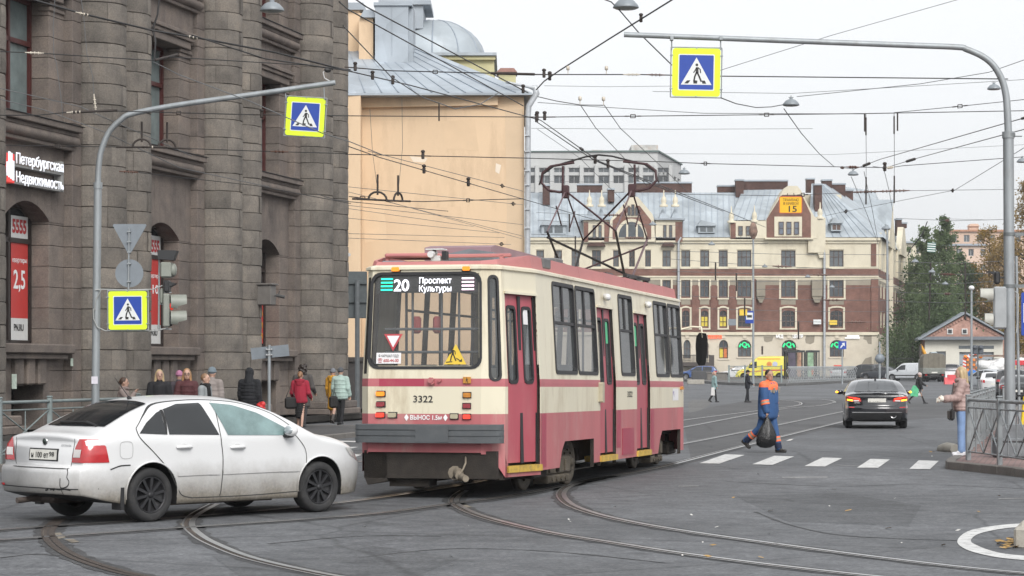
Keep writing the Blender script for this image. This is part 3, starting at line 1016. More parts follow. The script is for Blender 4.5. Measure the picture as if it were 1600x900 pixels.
for(h,nx,nz_,ar,kind)in wins_:
 a,b,c,d=h
 if kind in(1,2):
  for(xa,xb)in((a-.22,a-.02),(b+.02,b+.22)):
   hbox(tr,xa,xb,c-.15,d+(.1 if kind==1 else.35),-.06,.02)
  hbox(tr,a-.24,b+.24,c-.28,c-.12,-.10,.02)
  if kind==1:
   tr.mi=1;hbox(tr,a-.02,b+.02,bz(476),c-.28,-.02,.02);tr.mi=0
  if kind==2:
   tr.prism([((a+b)/2+r_*(b-a)/2*math.sin(t)*1.16,d+.08+(.42 if r_>1 else.22)*math.cos(t))for r_,ts in((1.2,[-1.5,-1,-.5,0,.5,1,1.5]),(1.0,[1.5,1,.5,0,-.5,-1,-1.5]))for t in ts],lambda x,z:hm(x,z,-.09),lambda x,z:hm(x,z,.01))
 if kind==0:
  hbox(tr,a-.1,b+.1,c-.16,c-.02,-.08,.02)
  hbox(tr,a-.06,b+.06,d+.1,d+.2,-.06,.02)
 if kind==3:
  aa=(b-a)/2
  n_=10
  o_=[((a+b)/2+(aa+.22)*math.cos(t),d-.75+1.0*math.sin(t))for t in[PI*k/n_ for k in range(n_+1)]]
  i_=[((a+b)/2+(aa+.02)*math.cos(t),d-.72+.78*math.sin(t))for t in[PI*k/n_ for k in range(n_+1)]][::-1]
  tr.mi=2
  tr.prism(o_+i_,lambda x,z:hm(x,z,-.06),lambda x,z:hm(x,z,.01))
  hbox(tr,a-.15,b+.15,c-.18,c-.02,-.08,.02)
  hbox(tr,(a+b)/2-.2,(a+b)/2+.2,d+.2,d+.75,-.12,.02)
  tr.mi=0
tr.build('trim',[CREAM,GREYST,CREAMW],house)
br=MB()
for a,b in((1081,1092),(1110,1121),(1139,1150)):
 hbox(br,bx(a),bx(b),bz(517),bz(447),-.10,.02)
hbox(br,bx(1178),bx(1181),bz(518),bz(436),-.14,.02)
hbox(br,bx(1361),bx(1372),bz(518),bz(436),-.16,.02);hbox(br,bx(1361),bx(1369),bz(416),bz(380),-.10,.02)
for a,b in((1178,1220),(1250,1290),(1322,1360)):hbox(br,bx(a),bx(b),bz(521),bz(518),-.08,.02)
hbox(br,X0,X1,bz(377),bz(372.5),-.12,.0)
br.build('brick_pier',BRICK,house)
WF=M('house_window_frame',(.10,.062,.048),.5)
YEL=M('yellow_blind',(.62,.50,.06),.6,var=.08)
GRN=M('pharmacy_green_lit',(.02,.72,.25),.5,var=.05,emit=.22)
for i,(h,nx,nz_,ar,kind)in enumerate(wins_):
 w=window(hm,h,house,WGLASS[(i*7+kind)%3],WF,nx,nz_,.24,.075,0,tr=[.62]if kind in(0,1)else([.55]if kind==3 else[.33,.68]))
 a,b,c,d=h
 if kind==2 and bx(1090)<a<bx(1125):
  ym=MB();ym.quad(hm(a+.08,c+.1,.225),hm(b-.08,c+.1,.225),hm(b-.08,lerp(c,d,.62),.225),hm(a+.08,lerp(c,d,.62),.225),smooth=False)
  ym.build('blind',YEL,w,fix=False)
 if kind==3 and b-a>1.2:
  gm=MB()
  cx,cz,rr_=(a+b)/2,d-.85,(b-a)/2-.08
  for t0,t1 in((.12,.9),(PI-.9,PI-.12)):
   o_=[(cx+rr_*math.cos(lerp(t0,t1,k/5)),cz+rr_*math.sin(lerp(t0,t1,k/5)))for k in range(6)]
   i_=[(cx+(rr_-.2)*math.cos(lerp(t0,t1,k/5)),cz+(rr_-.2)*math.sin(lerp(t0,t1,k/5)))for k in range(6)][::-1]
   gm.prism(o_+i_,lambda x,z:hm(x,z,.10),lambda x,z:hm(x,z,.14))
  for k in range(14):
   t,t2=2*PI*k/14,2*PI*(k+1)/14
   zc=d-.48
   gm.add([hm(cx+.30*math.cos(t),zc+.30*math.sin(t),.1),hm(cx+.30*math.cos(t2),zc+.30*math.sin(t2),.1),hm(cx+.17*math.cos(t2),zc+.17*math.sin(t2),.1),hm(cx+.17*math.cos(t),zc+.17*math.sin(t),.1)],[(0,1,2,3)],smooth=False)
  gm.box(cx-.06,cx+.3,YB+.09,YB+.1,zc-.4,zc-.27,M=Matrix.Translation(HI))
  gm.build('lit_sign',GRN,w)
 if kind==3 and bx(1120)<a<bx(1140):
  ym=MB()
  ym.quad(hm(a+.08,c+.1,.225),hm(lerp(a,b,.48),c+.1,.225),hm(lerp(a,b,.48),lerp(c,d,.58),.225),hm(a+.08,lerp(c,d,.58),.225),smooth=False)
  ym.mi=1
  ym.quad(hm(lerp(a,b,.55),c+.1,.225),hm(b-.1,c+.1,.225),hm(b-.1,lerp(c,d,.58),.225),hm(lerp(a,b,.55),lerp(c,d,.58),.225),smooth=False)
  ym.build('window_poster',[YEL,M('poster_orange',(.55,.16,.05),.6)],w,fix=False)
def hsign(name,body,px,py,h,mt,wpx,lb):
 t=text(body,h,mt,V(bx(px),YB-.16,bz(py)),(1,0,0),(0,0,1),None,name,width=wpx/SB,depth=.05,bold=.02)
 tag(t,lb,'sign')
OR_=M('sign_orange_lit',(.95,.13,.04),.5,emit=.6);WS_=M('sign_white_pale',(.85,.86,.88),.5,emit=.25)
hsign('shop_sign','МЕД',1212,528,.36,WS_,11,'white letters МЕД over the ground floor, left of the green arch')
hsign('shop_sign','ЦЕНТР',1238,528,.36,WS_,16,'white letters ЦЕНТР over the ground floor, right of МЕД')
hsign('shop_sign','ПЕКАРНЯ',1106,529,.36,OR_,21,'orange lit sign above the arched windows of the brick house')
t=MB();t.box(bx(1320),bx(1343),YB-.2,YB-.16,bz(529),bz(527.2));t.box(bx(1323),bx(1342),YB-.2,YB-.16,bz(526.6),bz(524))
tag(t.build('shop_sign',WS_),'two line white sign right of the rightmost green window arch','sign')
for xa,xb,d in((1181.5,1195,.55),(1268,1284,.6)):
 t=MB();hbox(t,bx(xa),bx(xb),bz(463),bz(437),-d,.0);t.prism([(bx(xa),bz(463)),(bx(xb),bz(463)),(bx(xb-4.5),bz(473)),(bx(xa+4.5),bz(473))],lambda x,z:hm(x,z,.1-d),lambda x,z:hm(x,z,0));t.build('bay_console',GREYST,house)
t=MB()
hbox(t,bx(1179),bx(1200),bz(595),bz(592),-.3,.1)
hbox(t,X0,X1,ZG,bz(588.5),-.14,.05)
t.build('plinth',M('house_plinth',(.16,.12,.10),.9,var=.25),house)
for poly in([(1260,524),(1273,524),(1272,535),(1266,538),(1259,536),(1258,530)],[(1350,524),(1362,524),(1362,538),(1356,537),(1354,532),(1349,530)],[(1340,578),(1352,560),(1362,557),(1362,572),(1356,575),(1354,582),(1340,583)],[(1193,526),(1209,526),(1206,533),(1198,535),(1194,533)]):
 t=MB();t.add([hm(bx(x),bz(y),-.006)for x,y in poly],[tuple(range(len(poly)))],smooth=False)
 t.build('bare_plaster',GREYST,house,fix=False)
Rx,Ry=X1,YB
FLD=V(10.6,44,0).normalized()
def rm_(u,z,d=0.0):return V(Rx,Ry,z)+FLD*u+V(-FLD.y,FLD.x,0)*d+HI
fl=MB()
fh=[]
for k in range(9):
 u=3.2+k*4.4
 for(za,zb)in((bz(556),bz(532)),(bz(511),bz(486)),(bz(464),bz(440)),(bz(418),bz(391))):fh.append((u,u+1.7,za,zb))
wall_holes(fl,rm_,0,45,ZG,zE,fh,matat,zcuts=(zG1,zM-.6,zM,bz(432),zT),depth=.3,rev=2)
fl.build('wall',[BRICK,CREAMW,CREAM,GREYST],house,fix=False)
for i,h in enumerate(fh):window(rm_,h,house,WGLASS[i%3],WF,2,2,.24)
t=MB()
for k in range(6):
 t.prism([(1.2+k*8.8,zT),(2.2+k*8.8,zT),(2.2+k*8.8,zE+.6),(1.2+k*8.8,zE+.6)],lambda x,z:rm_(x,z,-.25),lambda x,z:rm_(x,z,.02))
t.build('trim',CREAM,house)
for k in range(2):
 t=MB()
 c=16+20*k
 t.prism([(c-5,zE-.4),(c+5,zE-.4),(c+5,zE+.3),(c+1.5,zE+3.2),(c-1.5,zE+3.2),(c-5,zE+.3)],lambda x,z:rm_(x,z,-.4),lambda x,z:rm_(x,z,.3))
 t.build('gable',CREAM,house)
rf=MB()
YR=YB+7.5
def rz(py,Y):return CH+(HZ-py)*Y/F
def rx(px,Y):return(px-800)*Y/F
ev=zE+.0
rdz=rz(301,YR)
roof_plane(rf,V(X0,YB-.4,ev)+HI,V(bx(1175),YB-.4,ev)+HI,V(rx(1175,YR),YR,rdz)+HI,V(X0,YR,rdz)+HI,40)
roof_plane(rf,V(bx(1140),YB-.35,ev+1.9)+HI,V(bx(1215),YB-.35,ev+1.9)+HI,V(rx(1222,YR),YR,rz(296,YR))+HI,V(rx(1160,YR),YR,rz(297,YR))+HI,7)
YH=YB+9
roof_plane(rf,V(bx(1262),YB-.4,ev)+HI,V(X1+.5,YB-.4,ev)+HI,V(rx(1285,YH),YH,rz(287,YH))+HI,V(rx(1268,YH),YH,rz(287,YH))+HI,9)
ef=V(Rx,Ry,ev)+FLD*45
roof_plane(rf,V(X1+.5,YB-.4,ev)+HI,ef+HI,V(ef.x-4,ef.y,rz(300,300))+HI,V(rx(1285,YH),YH,rz(287,YH))+HI,22)
YW=YB+16
roof_plane(rf,V(rx(1318,YB+6),YB+6,rz(357,YB+6))+HI,V(rx(1392,YB+12),YB+12,rz(357,YB+12))+HI,V(rx(1396,YW),YW,rz(312,YW))+HI,V(rx(1318,YW),YW,rz(312,YW))+HI,9)
rf.build('roof',[ROOFB,SEAM],house,fix=False)
t=MB();t.box(rx(1180,YW),rx(1396,YW),YW+.1,YW+14,ZG,rz(316,YW),M=Matrix.Translation(HI));t.box(X0,bx(1330),YR+.05,YR+14,ZG,rz(304,YR),M=Matrix.Translation(HI))
t.build('rear_wing',CREAM,house)
def gable(outer,inner,d,nm='gable'):
 t=MB()
 t.prism([(bx(x),bz(y))for x,y in outer],lambda x,z:hm(x,z,-d),lambda x,z:hm(x,z,3.0))
 o=t.build(nm,CREAM,house)
 t=MB()
 t.prism([(bx(x),bz(y))for x,y in inner],lambda x,z:hm(x,z,-d-.05),lambda x,z:hm(x,z,-d+.02))
 t.build('brick_panel',BRICK,o)
 return o
g1=gable([(1176,373),(1176,346),(1196,345),(1199,340),(1224,296),(1230,291),(1245,291),(1250,297),(1271,338),(1275,341),(1276,373)],[(1197,373),(1197,343),(1221,305),(1252,305),(1266,335),(1266,373)],.5)
t=MB();hbox(t,bx(1209),bx(1252),bz(370),bz(339),-.62,-.5);hbox(t,bx(1194),bx(1270),bz(374.5),bz(372),-.75,-.5)
t.build('window_surround',CREAM,g1)
for a in(1215.5,1227.5,1239.5):window(lambda x,z,d=0:hm(x,z,d-.9),(bx(a),bx(a+8),bz(367),bz(347)),house,m_glass('pane_blue',(.10,.12,.16),.1),WF,1,2,.24,.06)
g2=gable([(951,378),(953,345),(958,338),(984,308),(996,308),(1019,335),(1022,345),(1023,378)],[(957,374),(957,345),(981,322),(999,322),(1017,345),(1017,374)],.5)
t=MB()
n_=12
o_=[(bx(986)+25/SB*math.cos(tt),bz(373)+31/SB*math.sin(tt))for tt in[PI*k/n_ for k in range(n_+1)]]
t.prism(o_,lambda x,z:hm(x,z,-.60),lambda x,z:hm(x,z,-.5))
t.prism([(bx(976),bz(340)),(bx(1000),bz(340)),(bx(988),bz(314))],lambda x,z:hm(x,z,-.60),lambda x,z:hm(x,z,-.5))
t.build('window_surround',CREAM,g2)
t=MB()
o_=[(bx(986)+20/SB*math.cos(tt),bz(371)+24/SB*math.sin(tt))for tt in[PI*k/n_ for k in range(n_+1)]]
t.prism(o_,lambda x,z:hm(x,z,-.62),lambda x,z:hm(x,z,-.61))
wv=t.build('window',WGLASS[0],house)
t=MB()
for a in(978,993):hbox(t,bx(a),bx(a+3),bz(371),bz(347),-.68,-.62)
t.build('frame',CREAM,wv)
for a in(980,986,992):window(lambda x,z,d=0:hm(x,z,d-.88),(bx(a),bx(a+5),bz(337),bz(320 if a==986 else 324)),house,WGLASS[0],WF,1,1,.24,.05)
def bayblock(xa,xb,yt,yb,w0s,name='attic_bay',bricks=()):
 t=MB();hbox(t,bx(xa),bx(xb),bz(yb),bz(yt),-.35,3.5)
 o=t.build(name,CREAM,house)
 for(a,b)in bricks:
  t=MB();hbox(t,bx(a),bx(b),bz(yb-1),bz(yt+3),-.40,-.34);t.build('brick_panel',BRICK,o)
 for(a,b)in w0s:window(lambda x,z,d=0:hm(x,z,d-.62),(bx(a),bx(b),bz(yb-6),bz(yt+8)),house,WGLASS[1],WF,1,2,.24,.05)
 return o
bayblock(912,951,344,379,[(926,931),(935,940)],bricks=((912,919),(944,951)))
bayblock(1024,1066,344,379,[(1036,1041),(1045,1050)],bricks=((1055,1066),))
bayblock(1140.5,1176,345.5,374,[(1153,1160),(1165,1173)],bricks=((1141,1149),))
for xa,xb in((1033,1054),(917,946)):
 t=MB();t.prism([(bx(xa),bz(385)),(bx(xb),bz(385)),(bx(xb-4),bz(379)),(bx(xa+4),bz(379))],lambda x,z:hm(x,z,-.7),lambda x,z:hm(x,z,0));t.build('bay_hood',BRICKD,house)
for(xa,xb,yb,yt)in((908,953,344,322),(1022,1070,344,322)):
 t=MB()
 c=(xa+xb)/2
 for k in(-1,1):
  cc=c+k*(xb-xa)*.2
  hw_=(xb-xa)*.16
  A,B,C_,D=(V(bx(cc-hw_),YB-.6,bz(yb)),V(bx(cc+hw_),YB-.6,bz(yb)),V(bx(cc+hw_),YB+3,bz(yb)),V(bx(cc-hw_),YB+3,bz(yb)))
  T=V(bx(cc),YB+1,bz(yt))
  t.add([p+HI for p in(A,B,C_,D,T)],[(0,1,4),(1,2,4),(2,3,4),(3,0,4)],smooth=False)
 hbox(t,bx(xa),bx(xb),bz(yb),bz(yb-2.5),-.7,3)
 t.build('turret_roof',ROOFG,house)
for(x,y)in((1178.5,346),(1281,341),(1142.5,347),(921,322),(940,322),(1037,322),(1055,322)):
 c=V(bx(x),YB-.2,bz(y))+HI
 t=MB();t.lathe([(.45,-.1),(.45,.12),(.22,.2),(.3,.5),(.24,.9),(.08,1.1),(.05,1.7),(0,1.8)],10,M=Matrix.Translation(c))
 t.build('finial',CREAM,house)
t=MB()
hbox(t,bx(1262),bx(1289),bz(395),bz(341),-.45,.0)
t.prism([(bx(1277),bz(395)),(bx(1289),bz(395)),(bx(1286),bz(403)),(bx(1280),bz(403))],lambda x,z:hm(x,z,-.4),lambda x,z:hm(x,z,0))
t.build('corner_pier',CREAM,house)
for(xa,xb,yt,yb)in((1091,1117,353,364),(846,884,352,366),(1299,1315,349,361)):
 t=MB()
 t.mi=0;hbox(t,bx(xa),bx(xb),bz(yb),bz(yt),.0,4)
 t.prism([(bx(xa-2),bz(yt)),(bx(xb+2),bz(yt)),(bx(xb+3),bz(yt-3)),(bx(xa+4),bz(yt-9))],lambda x,z:hm(x,z,-.3),lambda x,z:hm(x,z,4))
 o=t.build('dormer',ROOFB,house)
 t=MB()
 for k in range(2):hbox(t,lerp(bx(xa),bx(xb),.12+.42*k),lerp(bx(xa),bx(xb),.46+.42*k),bz(yb-2),bz(yt+2),-.03,.0)
 t.build('window',WGLASS[1]if xa<1200 else WF,o)
def chim(xa,xb,yt,yb,Y,dep=1.4):
 t=MB()
 t.mi=0
 t.box(rx(xa,Y),rx(xb,Y),Y,Y+dep,rz(yb,Y),rz(yt+2.5,Y),M=Matrix.Translation(HI))
 t.mi=1
 t.box(rx(xa-.8,Y),rx(xb+.8,Y),Y-.12,Y+dep+.12,rz(yt+2.5,Y)+.003,rz(yt,Y),M=Matrix.Translation(HI))
 t.build('chimney',[BRICKD,ROOFG],house)
chim(902,941,287,306,YR+.3);chim(950,960,294,315,YB+5);chim(992,1081,284,302,YR+.3);chim(848,859,288,320,YB+5);chim(858,876,297,306,YR+.3)
chim(1122,1151,289,300,YR+1);chim(1150,1162,280,308,YR-1);chim(1161,1231,281,300,YR+.4);chim(1261,1273,278,300,YH+1);chim(1273,1284.5,287,332,YB+4)
chim(1285.5,1300,280,300,YH+2);chim(1299,1321,286,318,YH+3);chim(1320,1333,296,314,YH+5);chim(1401,1409,341,368,YB+40);chim(1408,1417,347,356,YB+41)
t=MB()
for pts in([(1064,371),(1060,378),(1060,480)],[(1287.5,391),(1287.5,596)]):
 t=MB();t.tube([hm(bx(x),bz(y),-.32)for x,y in pts],.14,n=8);t.build('drain_pipe',M('pipe_zinc',(.42,.44,.46),.5,.3),house)
t=MB();hbox(t,bx(1060),bx(1114),bz(572),bz(566),-1.6,0);hbox(t,bx(1106),bx(1114),bz(566),bz(555),-1.6,-1.3)
t.build('porch',M('porch_dark',(.07,.06,.055),.8),house)
t=MB()
for k in range(22):t.cyl(hm(bx(1062+k*2),bz(566),-1.5),hm(bx(1062+k*2),bz(555),-1.5),.03,n=4)
t.cyl(hm(bx(1062),bz(555),-1.5),hm(bx(1108),bz(555),-1.5),.04,n=4)
t.build('railing',M('iron_dark',(.03,.03,.03),.6),house)
t=MB()
for k in range(12):
 p=rm_(2+k*.9,bz(553),-2.2);t.cyl(p,p+V(0,0,-2.0),.03,n=4)
t.cyl(rm_(2,bz(553),-2.2),rm_(12,bz(553),-2.2),.04,n=4)
t.build('railing',M('iron_dark'),house)
# yellow building with grey metal roof and dome
YY=105.0
SY=F/YY
def yx(px,Y=YY):return(px-800)*Y/F
def yz(py,Y=YY):return CH+(HZ-py)*Y/F
YEL_W=M('yellow_plaster',(.66,.49,.325),.9,var=.07,scale=.35,dirt=(.50,.36,.235),dscale=.8,damt=.85,streak=.3)
OLIVE=M('olive_plaster',(.48,.45,.26),.9,var=.12,scale=.6)
yb=empty('yellow_building',(yx(680),YY,0),label='peach yellow building with blank end wall and grey metal dome roof',cat='building')
TI=Matrix.Translation(-Vector((yx(680),YY,0)))
m=MB()
xl,xr=yx(480),yx(819)
m.box(xl,xr,YY,YY+16,0,yz(151),M=TI)
m.box(xl,yx(566),YY-1.2,YY-.002,0,yz(151),M=TI)
m.prism([(yx(560),yz(152)),(yx(778),yz(147)),(yx(778),yz(165)),(yx(565),yz(169))],lambda x,z:TI@V(x,YY-.25,z),lambda x,z:TI@V(x,YY-.002,z))
m.build('wall',YEL_W,yb)
PATCHES=[([(789,172),(817,170),(817,560),(786,560),(792,330)],(.60,.455,.31)),([(640,244),(668,247),(664,254),(646,253)],(.72,.62,.50)),([(775,255),(783,258),(780,272),(774,268)],(.72,.63,.52)),([(566,300),(600,296),(604,372),(570,380)],(.685,.515,.345)),([(690,190),(742,186),(748,236),(696,232)],(.635,.47,.31)),([(600,330),(720,322),(728,392),(610,398)],(.645,.475,.315))]
for i_,(poly,cc_)in enumerate(PATCHES):
 pm=MB();pm.add([TI@V(yx(x),YY-.004-.0005*i_,yz(y))for x,y in poly],[tuple(range(len(poly)))],smooth=False)
 pm.build('plaster_patch',M('plaster_patch_%d'%i_,cc_,.9,var=.06,scale=.9),yb,fix=False)
m=MB()
zE_=yz(150)
ry_=YY+7
pk=V(yx(648,ry_),ry_,yz(72,ry_))
pkl=V(yx(500,ry_),ry_,yz(72,ry_))
e0,e1=V(xl-.3,YY-1.5,zE_-.05),V(xr+.35,YY-.45,zE_+.1)
e2=V(xr+.35,YY+16,zE_+.1)
roof_plane(m,TI@e0,TI@e1,TI@pk,TI@pkl,14,r=.04)
roof_plane(m,TI@e1,TI@e2,TI@(pk+V(0,4,0)),TI@pk,8,r=.04)
m.mi=0
m.quad(TI@e0,TI@e1,TI@(e1+V(0,0,-.10)),TI@(e0+V(0,0,-.10)),smooth=False)
m.quad(TI@(e0+V(0,0,-.10)),TI@(e1+V(0,0,-.10)),TI@(e1+V(0,.5,-.10)),TI@(e0+V(0,1.6,-.10)),smooth=False)
m.build('roof',[ROOFG,SEAM],yb,fix=False)
yc=YY+4
m=MB()
m.box(yx(586,yc),yx(638,yc),yc,yc+3,yz(120,yc),yz(9,yc),M=TI)
m.box(yx(584,yc),yx(644,yc),yc-.1,yc+3.1,yz(9,yc)+.003,yz(4,yc),M=TI)
for x in(612,):m.box(yx(x,yc),yx(x+.8,yc),yc-.04,yc-.003,yz(85,yc),yz(10,yc),M=TI)
m.box(yx(638,yc)+.002,yx(645,yc),yc+.3,yc+3,yz(120,yc),yz(12,yc),M=TI)
m.build('roof_shaft',ROOFG,yb)
m=MB()
yc2=YY+6
m.box(yx(540,yc2),yx(562,yc2),yc2,yc2+4,yz(120,yc2),yz(16,yc2),M=TI)
m.box(yx(564,yc2),yx(586,yc2),yc2-1.5,yc2+2,yz(120,yc2),yz(28,yc2),M=TI)
wl_=m.build('chimney',YEL_W,yb)
m=MB()
for(xa,xb,yt,yb_,Y)in((538,572,5,16,yc2),(563,588,16,28,yc2-1.5)):
 m.prism([(yx(xa,Y),yz(yb_,Y)),(yx(xb,Y),yz(yb_,Y)),(yx(xb-4,Y),yz(yt,Y)),(yx(xa+6,Y),yz(yt,Y))],lambda x,z:TI@V(x,Y-.2,z),lambda x,z:TI@V(x,Y+4,z))
m.build('chimney_cap',ROOFG,yb)
yd=YY+14
dx,dr=yx(675,yd),(755-640)*yd/F*.98
m=MB()
m.mi=0
rows=[]
for j in range(9):
 a=PI/2*j/8
 rows.append([TI@V(dx+(yx(757,yd)-dx)*math.cos(a)*math.cos(t),yd+3.2+3.0*math.cos(a)*math.sin(t),yz(83,yd)+(yz(18,yd)-yz(83,yd))*math.sin(a))for t in[2*PI*k/24 for k in range(24)]])
m.grid(rows,smooth=True,close=True)
m.mi=1
for k in range(24):
 if k%2==0:m.tube([rows[j][k]for j in range(9)],.035,n=4)
m.mi=0
m.box(yx(640,yd),yx(776,yd),yd-.4,yd+7,yz(88,yd),yz(83.5,yd),M=TI)
m.build('dome',[ROOFB,SEAM],yb)
m=MB()
m.box(yx(640,yd),yx(772,yd),yd,yd+6.5,yz(150,yd),yz(88,yd)-.003,M=TI)
m.box(yx(640,yd),yx(774,yd),yd-.25,yd-.003,yz(94,yd),yz(89,yd),M=TI)
m.build('drum',OLIVE,yb)
m=MB()
m.box(yx(600,yd),yx(660,yd),yd+1,yd+5,yz(40,yd),yz(3,yd),M=TI);m.box(yx(590,yd),yx(672,yd),yd+.8,yd+5.4,yz(3,yd),yz(-4,yd),M=TI)
m.build('lantern',ROOFG,yb)
ych=YY+12
m=MB();m.box(yx(779,ych),yx(806,ych),ych,ych+1.5,yz(130,ych),yz(113,ych),M=TI)
o=m.build('chimney',OLIVE,yb)
m=MB();m.prism([(yx(776,ych),yz(113,ych)),(yx(808,ych),yz(113,ych)),(yx(803,ych),yz(107,ych)),(yx(782,ych),yz(107,ych))],lambda x,z:TI@V(x,ych-.2,z),lambda x,z:TI@V(x,ych+1.7,z))
m.build('cap',M('cap_red',(.30,.16,.13),.7),o)
m=MB()
pp=[(790,128),(826,136),(836,137),(838,146),(826,166),(825,180),(824.5,300),(824,395),(824,590)]
m.tube([TI@V(yx(x,YY-.3),YY-.3,yz(y,YY-.3))for x,y in pp],[.06,.06,.16,.16,.14,.14,.14,.14,.14],n=10)
for y in(213,238,268,290,328,357):m.box(yx(820),yx(828),YY-.5,YY-.1,yz(y+1),yz(y-1),M=TI)
m.build('drain_pipe',M('pipe_zinc'),yb)
m=MB()
m.box(yx(540,96),yx(573,96),96,96.3,yz(497,96),yz(424,96),bev=.02)
for y in(443,472):m.box(yx(540,96),yx(573.5,96),95.9,96,yz(y+.8,96),yz(y-.8,96))
bb_=m.build('billboard',M('billboard_back',(.075,.088,.092),.6,var=.2))
tag(bb_,'dark grey blank back of a billboard beside the granite corner','billboard')
m=MB();m.cyl(V(yx(558.5,95.8),95.75,0),V(yx(558.5,95.8),95.75,yz(438,95.8)),.10,n=8)
m.build('post',M('pole_dark',(.10,.11,.115),.5),bb_)
m=MB();m.box(yx(540,100),yx(575,100),100,100.4,.0,yz(565,100));m.box(yx(538,100),yx(578,100),99.9,100.5,yz(565,100)+.002,yz(558,100))
tag(m.build('gate_wall',M('wall_dark',(.05,.045,.043),.8)),'low dark wall with white coping between the granite and yellow buildings','wall')
# grey concrete block far behind
YC=420.0
def cx_(px):return(px-800)*YC/F
def cz_(py):return CH+(HZ-py)*YC/F
CONCG=M('concrete_grey',(.45,.455,.45),.9,var=.1,scale=.2,dirt=(.33,.33,.32),dscale=.3,streak=.3)
gb=empty('office_block',(cx_(930),YC,0),label='long pale grey concrete office block behind the brick house',cat='office building')
GI=-Vector((cx_(930),YC,0))
def gm_(x,z,d=0.):return V(x,YC+d,z)+GI
hs=[]
for k in range(10):
 a=819+23.2*k
 for(yt,yb_)in((262,269.5),(274,286.5),(300,308),(312,324)):hs.append((cx_(a),cx_(a+17),cz_(yb_),cz_(yt)))
m=MB()
XG0,XG1=cx_(815),cx_(1027.5)
wall_holes(m,gm_,XG0,XG1,0,cz_(237.5),hs,lambda x,z:0,depth=.5)
D2=V(6.0,26,0).normalized()
def gs_(u,z,d=0.):return V(XG1,YC,z)+D2*u+V(-D2.y,D2.x,0)*d+GI
hs2=[]
for k in range(6):
 for(yt,yb_)in((262,269.5),(274,286.5)):hs2.append((1.5+4.4*k,4.6+4.4*k,cz_(yb_),cz_(yt)))
wall_holes(m,gs_,0,28,0,cz_(237.5),hs2,lambda x,z:0,depth=.5)
m.build('wall',CONCG,gb,fix=False)
for i,h in enumerate(hs):window(gm_,h,gb,WGLASS[(i*5)%3],M('frame_white',(.45,.45,.45),.6),2,1,.45,.08)
for i,h in enumerate(hs2):window(gs_,h,gb,WGLASS[i%3],M('frame_white'),1,1,.45,.08)
m=MB()
for k in range(11):m.prism([(cx_(813+23.2*k),cz_(330)),(cx_(818+23.2*k),cz_(330)),(cx_(818+23.2*k),cz_(258)),(cx_(813+23.2*k),cz_(258))],lambda x,z:gm_(x,z,-.5),lambda x,z:gm_(x,z,-.003))
m.build('pilaster',CONCG,gb)
m=MB()
m.prism([(cx_(815),cz_(237.5)),(cx_(1028),cz_(237.5)),(cx_(1028),cz_(235)),(cx_(815),cz_(236))],lambda x,z:gm_(x,z,-.3),lambda x,z:gm_(x,z,10))
m.prism([(0,cz_(237.5)),(28,cz_(237.5)),(28,cz_(235.5)),(0,cz_(235))],lambda x,z:gs_(x,z,-.3),lambda x,z:gs_(x,z,9))
m.build('parapet',M('parapet_green',(.09,.13,.12),.7),gb)
m=MB();m.prism([(cx_(988),cz_(236)),(cx_(1030),cz_(236)),(cx_(1030),cz_(224)),(cx_(988),cz_(224))],lambda x,z:gm_(x,z,3),lambda x,z:gm_(x,z,12))
m.build('roof_house',M('concrete_worn',(.48,.47,.45),.9,var=.3,scale=.6,dirt=(.42,.25,.15),dscale=.9),gb)
m=MB();m.prism([(cx_(925),cz_(232)),(cx_(944),cz_(232)),(cx_(944),cz_(230)),(cx_(926),cz_(230))],lambda x,z:gm_(x,z,5),lambda x,z:gm_(x,z,12))
m.build('roof_canopy',M('concrete_worn'),gb)
# garage with a brick gable, right
YGR=249.0
def ax(px):return(px-800)*YGR/F
def az(py):return CH+(HZ-py)*YGR/F
gr=empty('garage',(ax(1505),YGR,gz(YGR)),label='low white garage front under a pink brick gable',cat='garage')
RI=-Vector((ax(1505),YGR,gz(YGR)))
def am(x,z,d=0.):return V(x,YGR+d,z)+RI
m=MB()
wall_holes(m,am,ax(1445),ax(1567),gz(YGR)-.3,az(530),[(ax(1463),ax(1478),gz(YGR),az(549)),(ax(1499),ax(1553),gz(YGR),az(550))],lambda x,z:0,depth=.4)
m.build('wall',M('white_plaster',(.60,.58,.51),.85,var=.08,scale=.4),gr,fix=False)
m=MB()
for h in((ax(1463),ax(1478),gz(YGR),az(549)),(ax(1499),ax(1553),gz(YGR),az(550))):m.quad(am(h[0],h[2],.35),am(h[1],h[2],.35),am(h[1],h[3],.35),am(h[0],h[3],.35),smooth=False)
m.build('door',M('door_grey',(.30,.33,.36),.6),gr,fix=False)
m=MB();m.prism([(ax(1498),az(545)),(ax(1553),az(545)),(ax(1553),az(540)),(ax(1498),az(540))],lambda x,z:am(x,z,-.03),lambda x,z:am(x,z,.01))
m.build('window',WGLASS[1],gr)
m=MB();m.prism([(ax(1437),az(531)),(ax(1569),az(531)),(ax(1564),az(526)),(ax(1452),az(526))],lambda x,z:am(x,z,-.9),lambda x,z:am(x,z,1.2))
m.build('porch_roof',M('roof_dark',(.14,.155,.175),.6),gr)
m=MB()
m.prism([(ax(1447),gz(YGR)),(ax(1577),gz(YGR)),(ax(1577),az(527)),(ax(1512),az(492)),(ax(1447),az(528))],lambda x,z:am(x,z,1.6),lambda x,z:am(x,z,3.4))
gg=m.build('gable',BRICKP,gr)
m=MB()
for k in range(14):
 for s_ in(-1,1):
  x,y=1512+s_*k*4.4,494.5+k*2.4
  m.box(ax(x)-.1,ax(x)+.1,YGR+1.45,YGR+1.6,az(y+2.5),az(y),M=Matrix.Translation(RI))
m.build('corbel',BRICKP,gr)
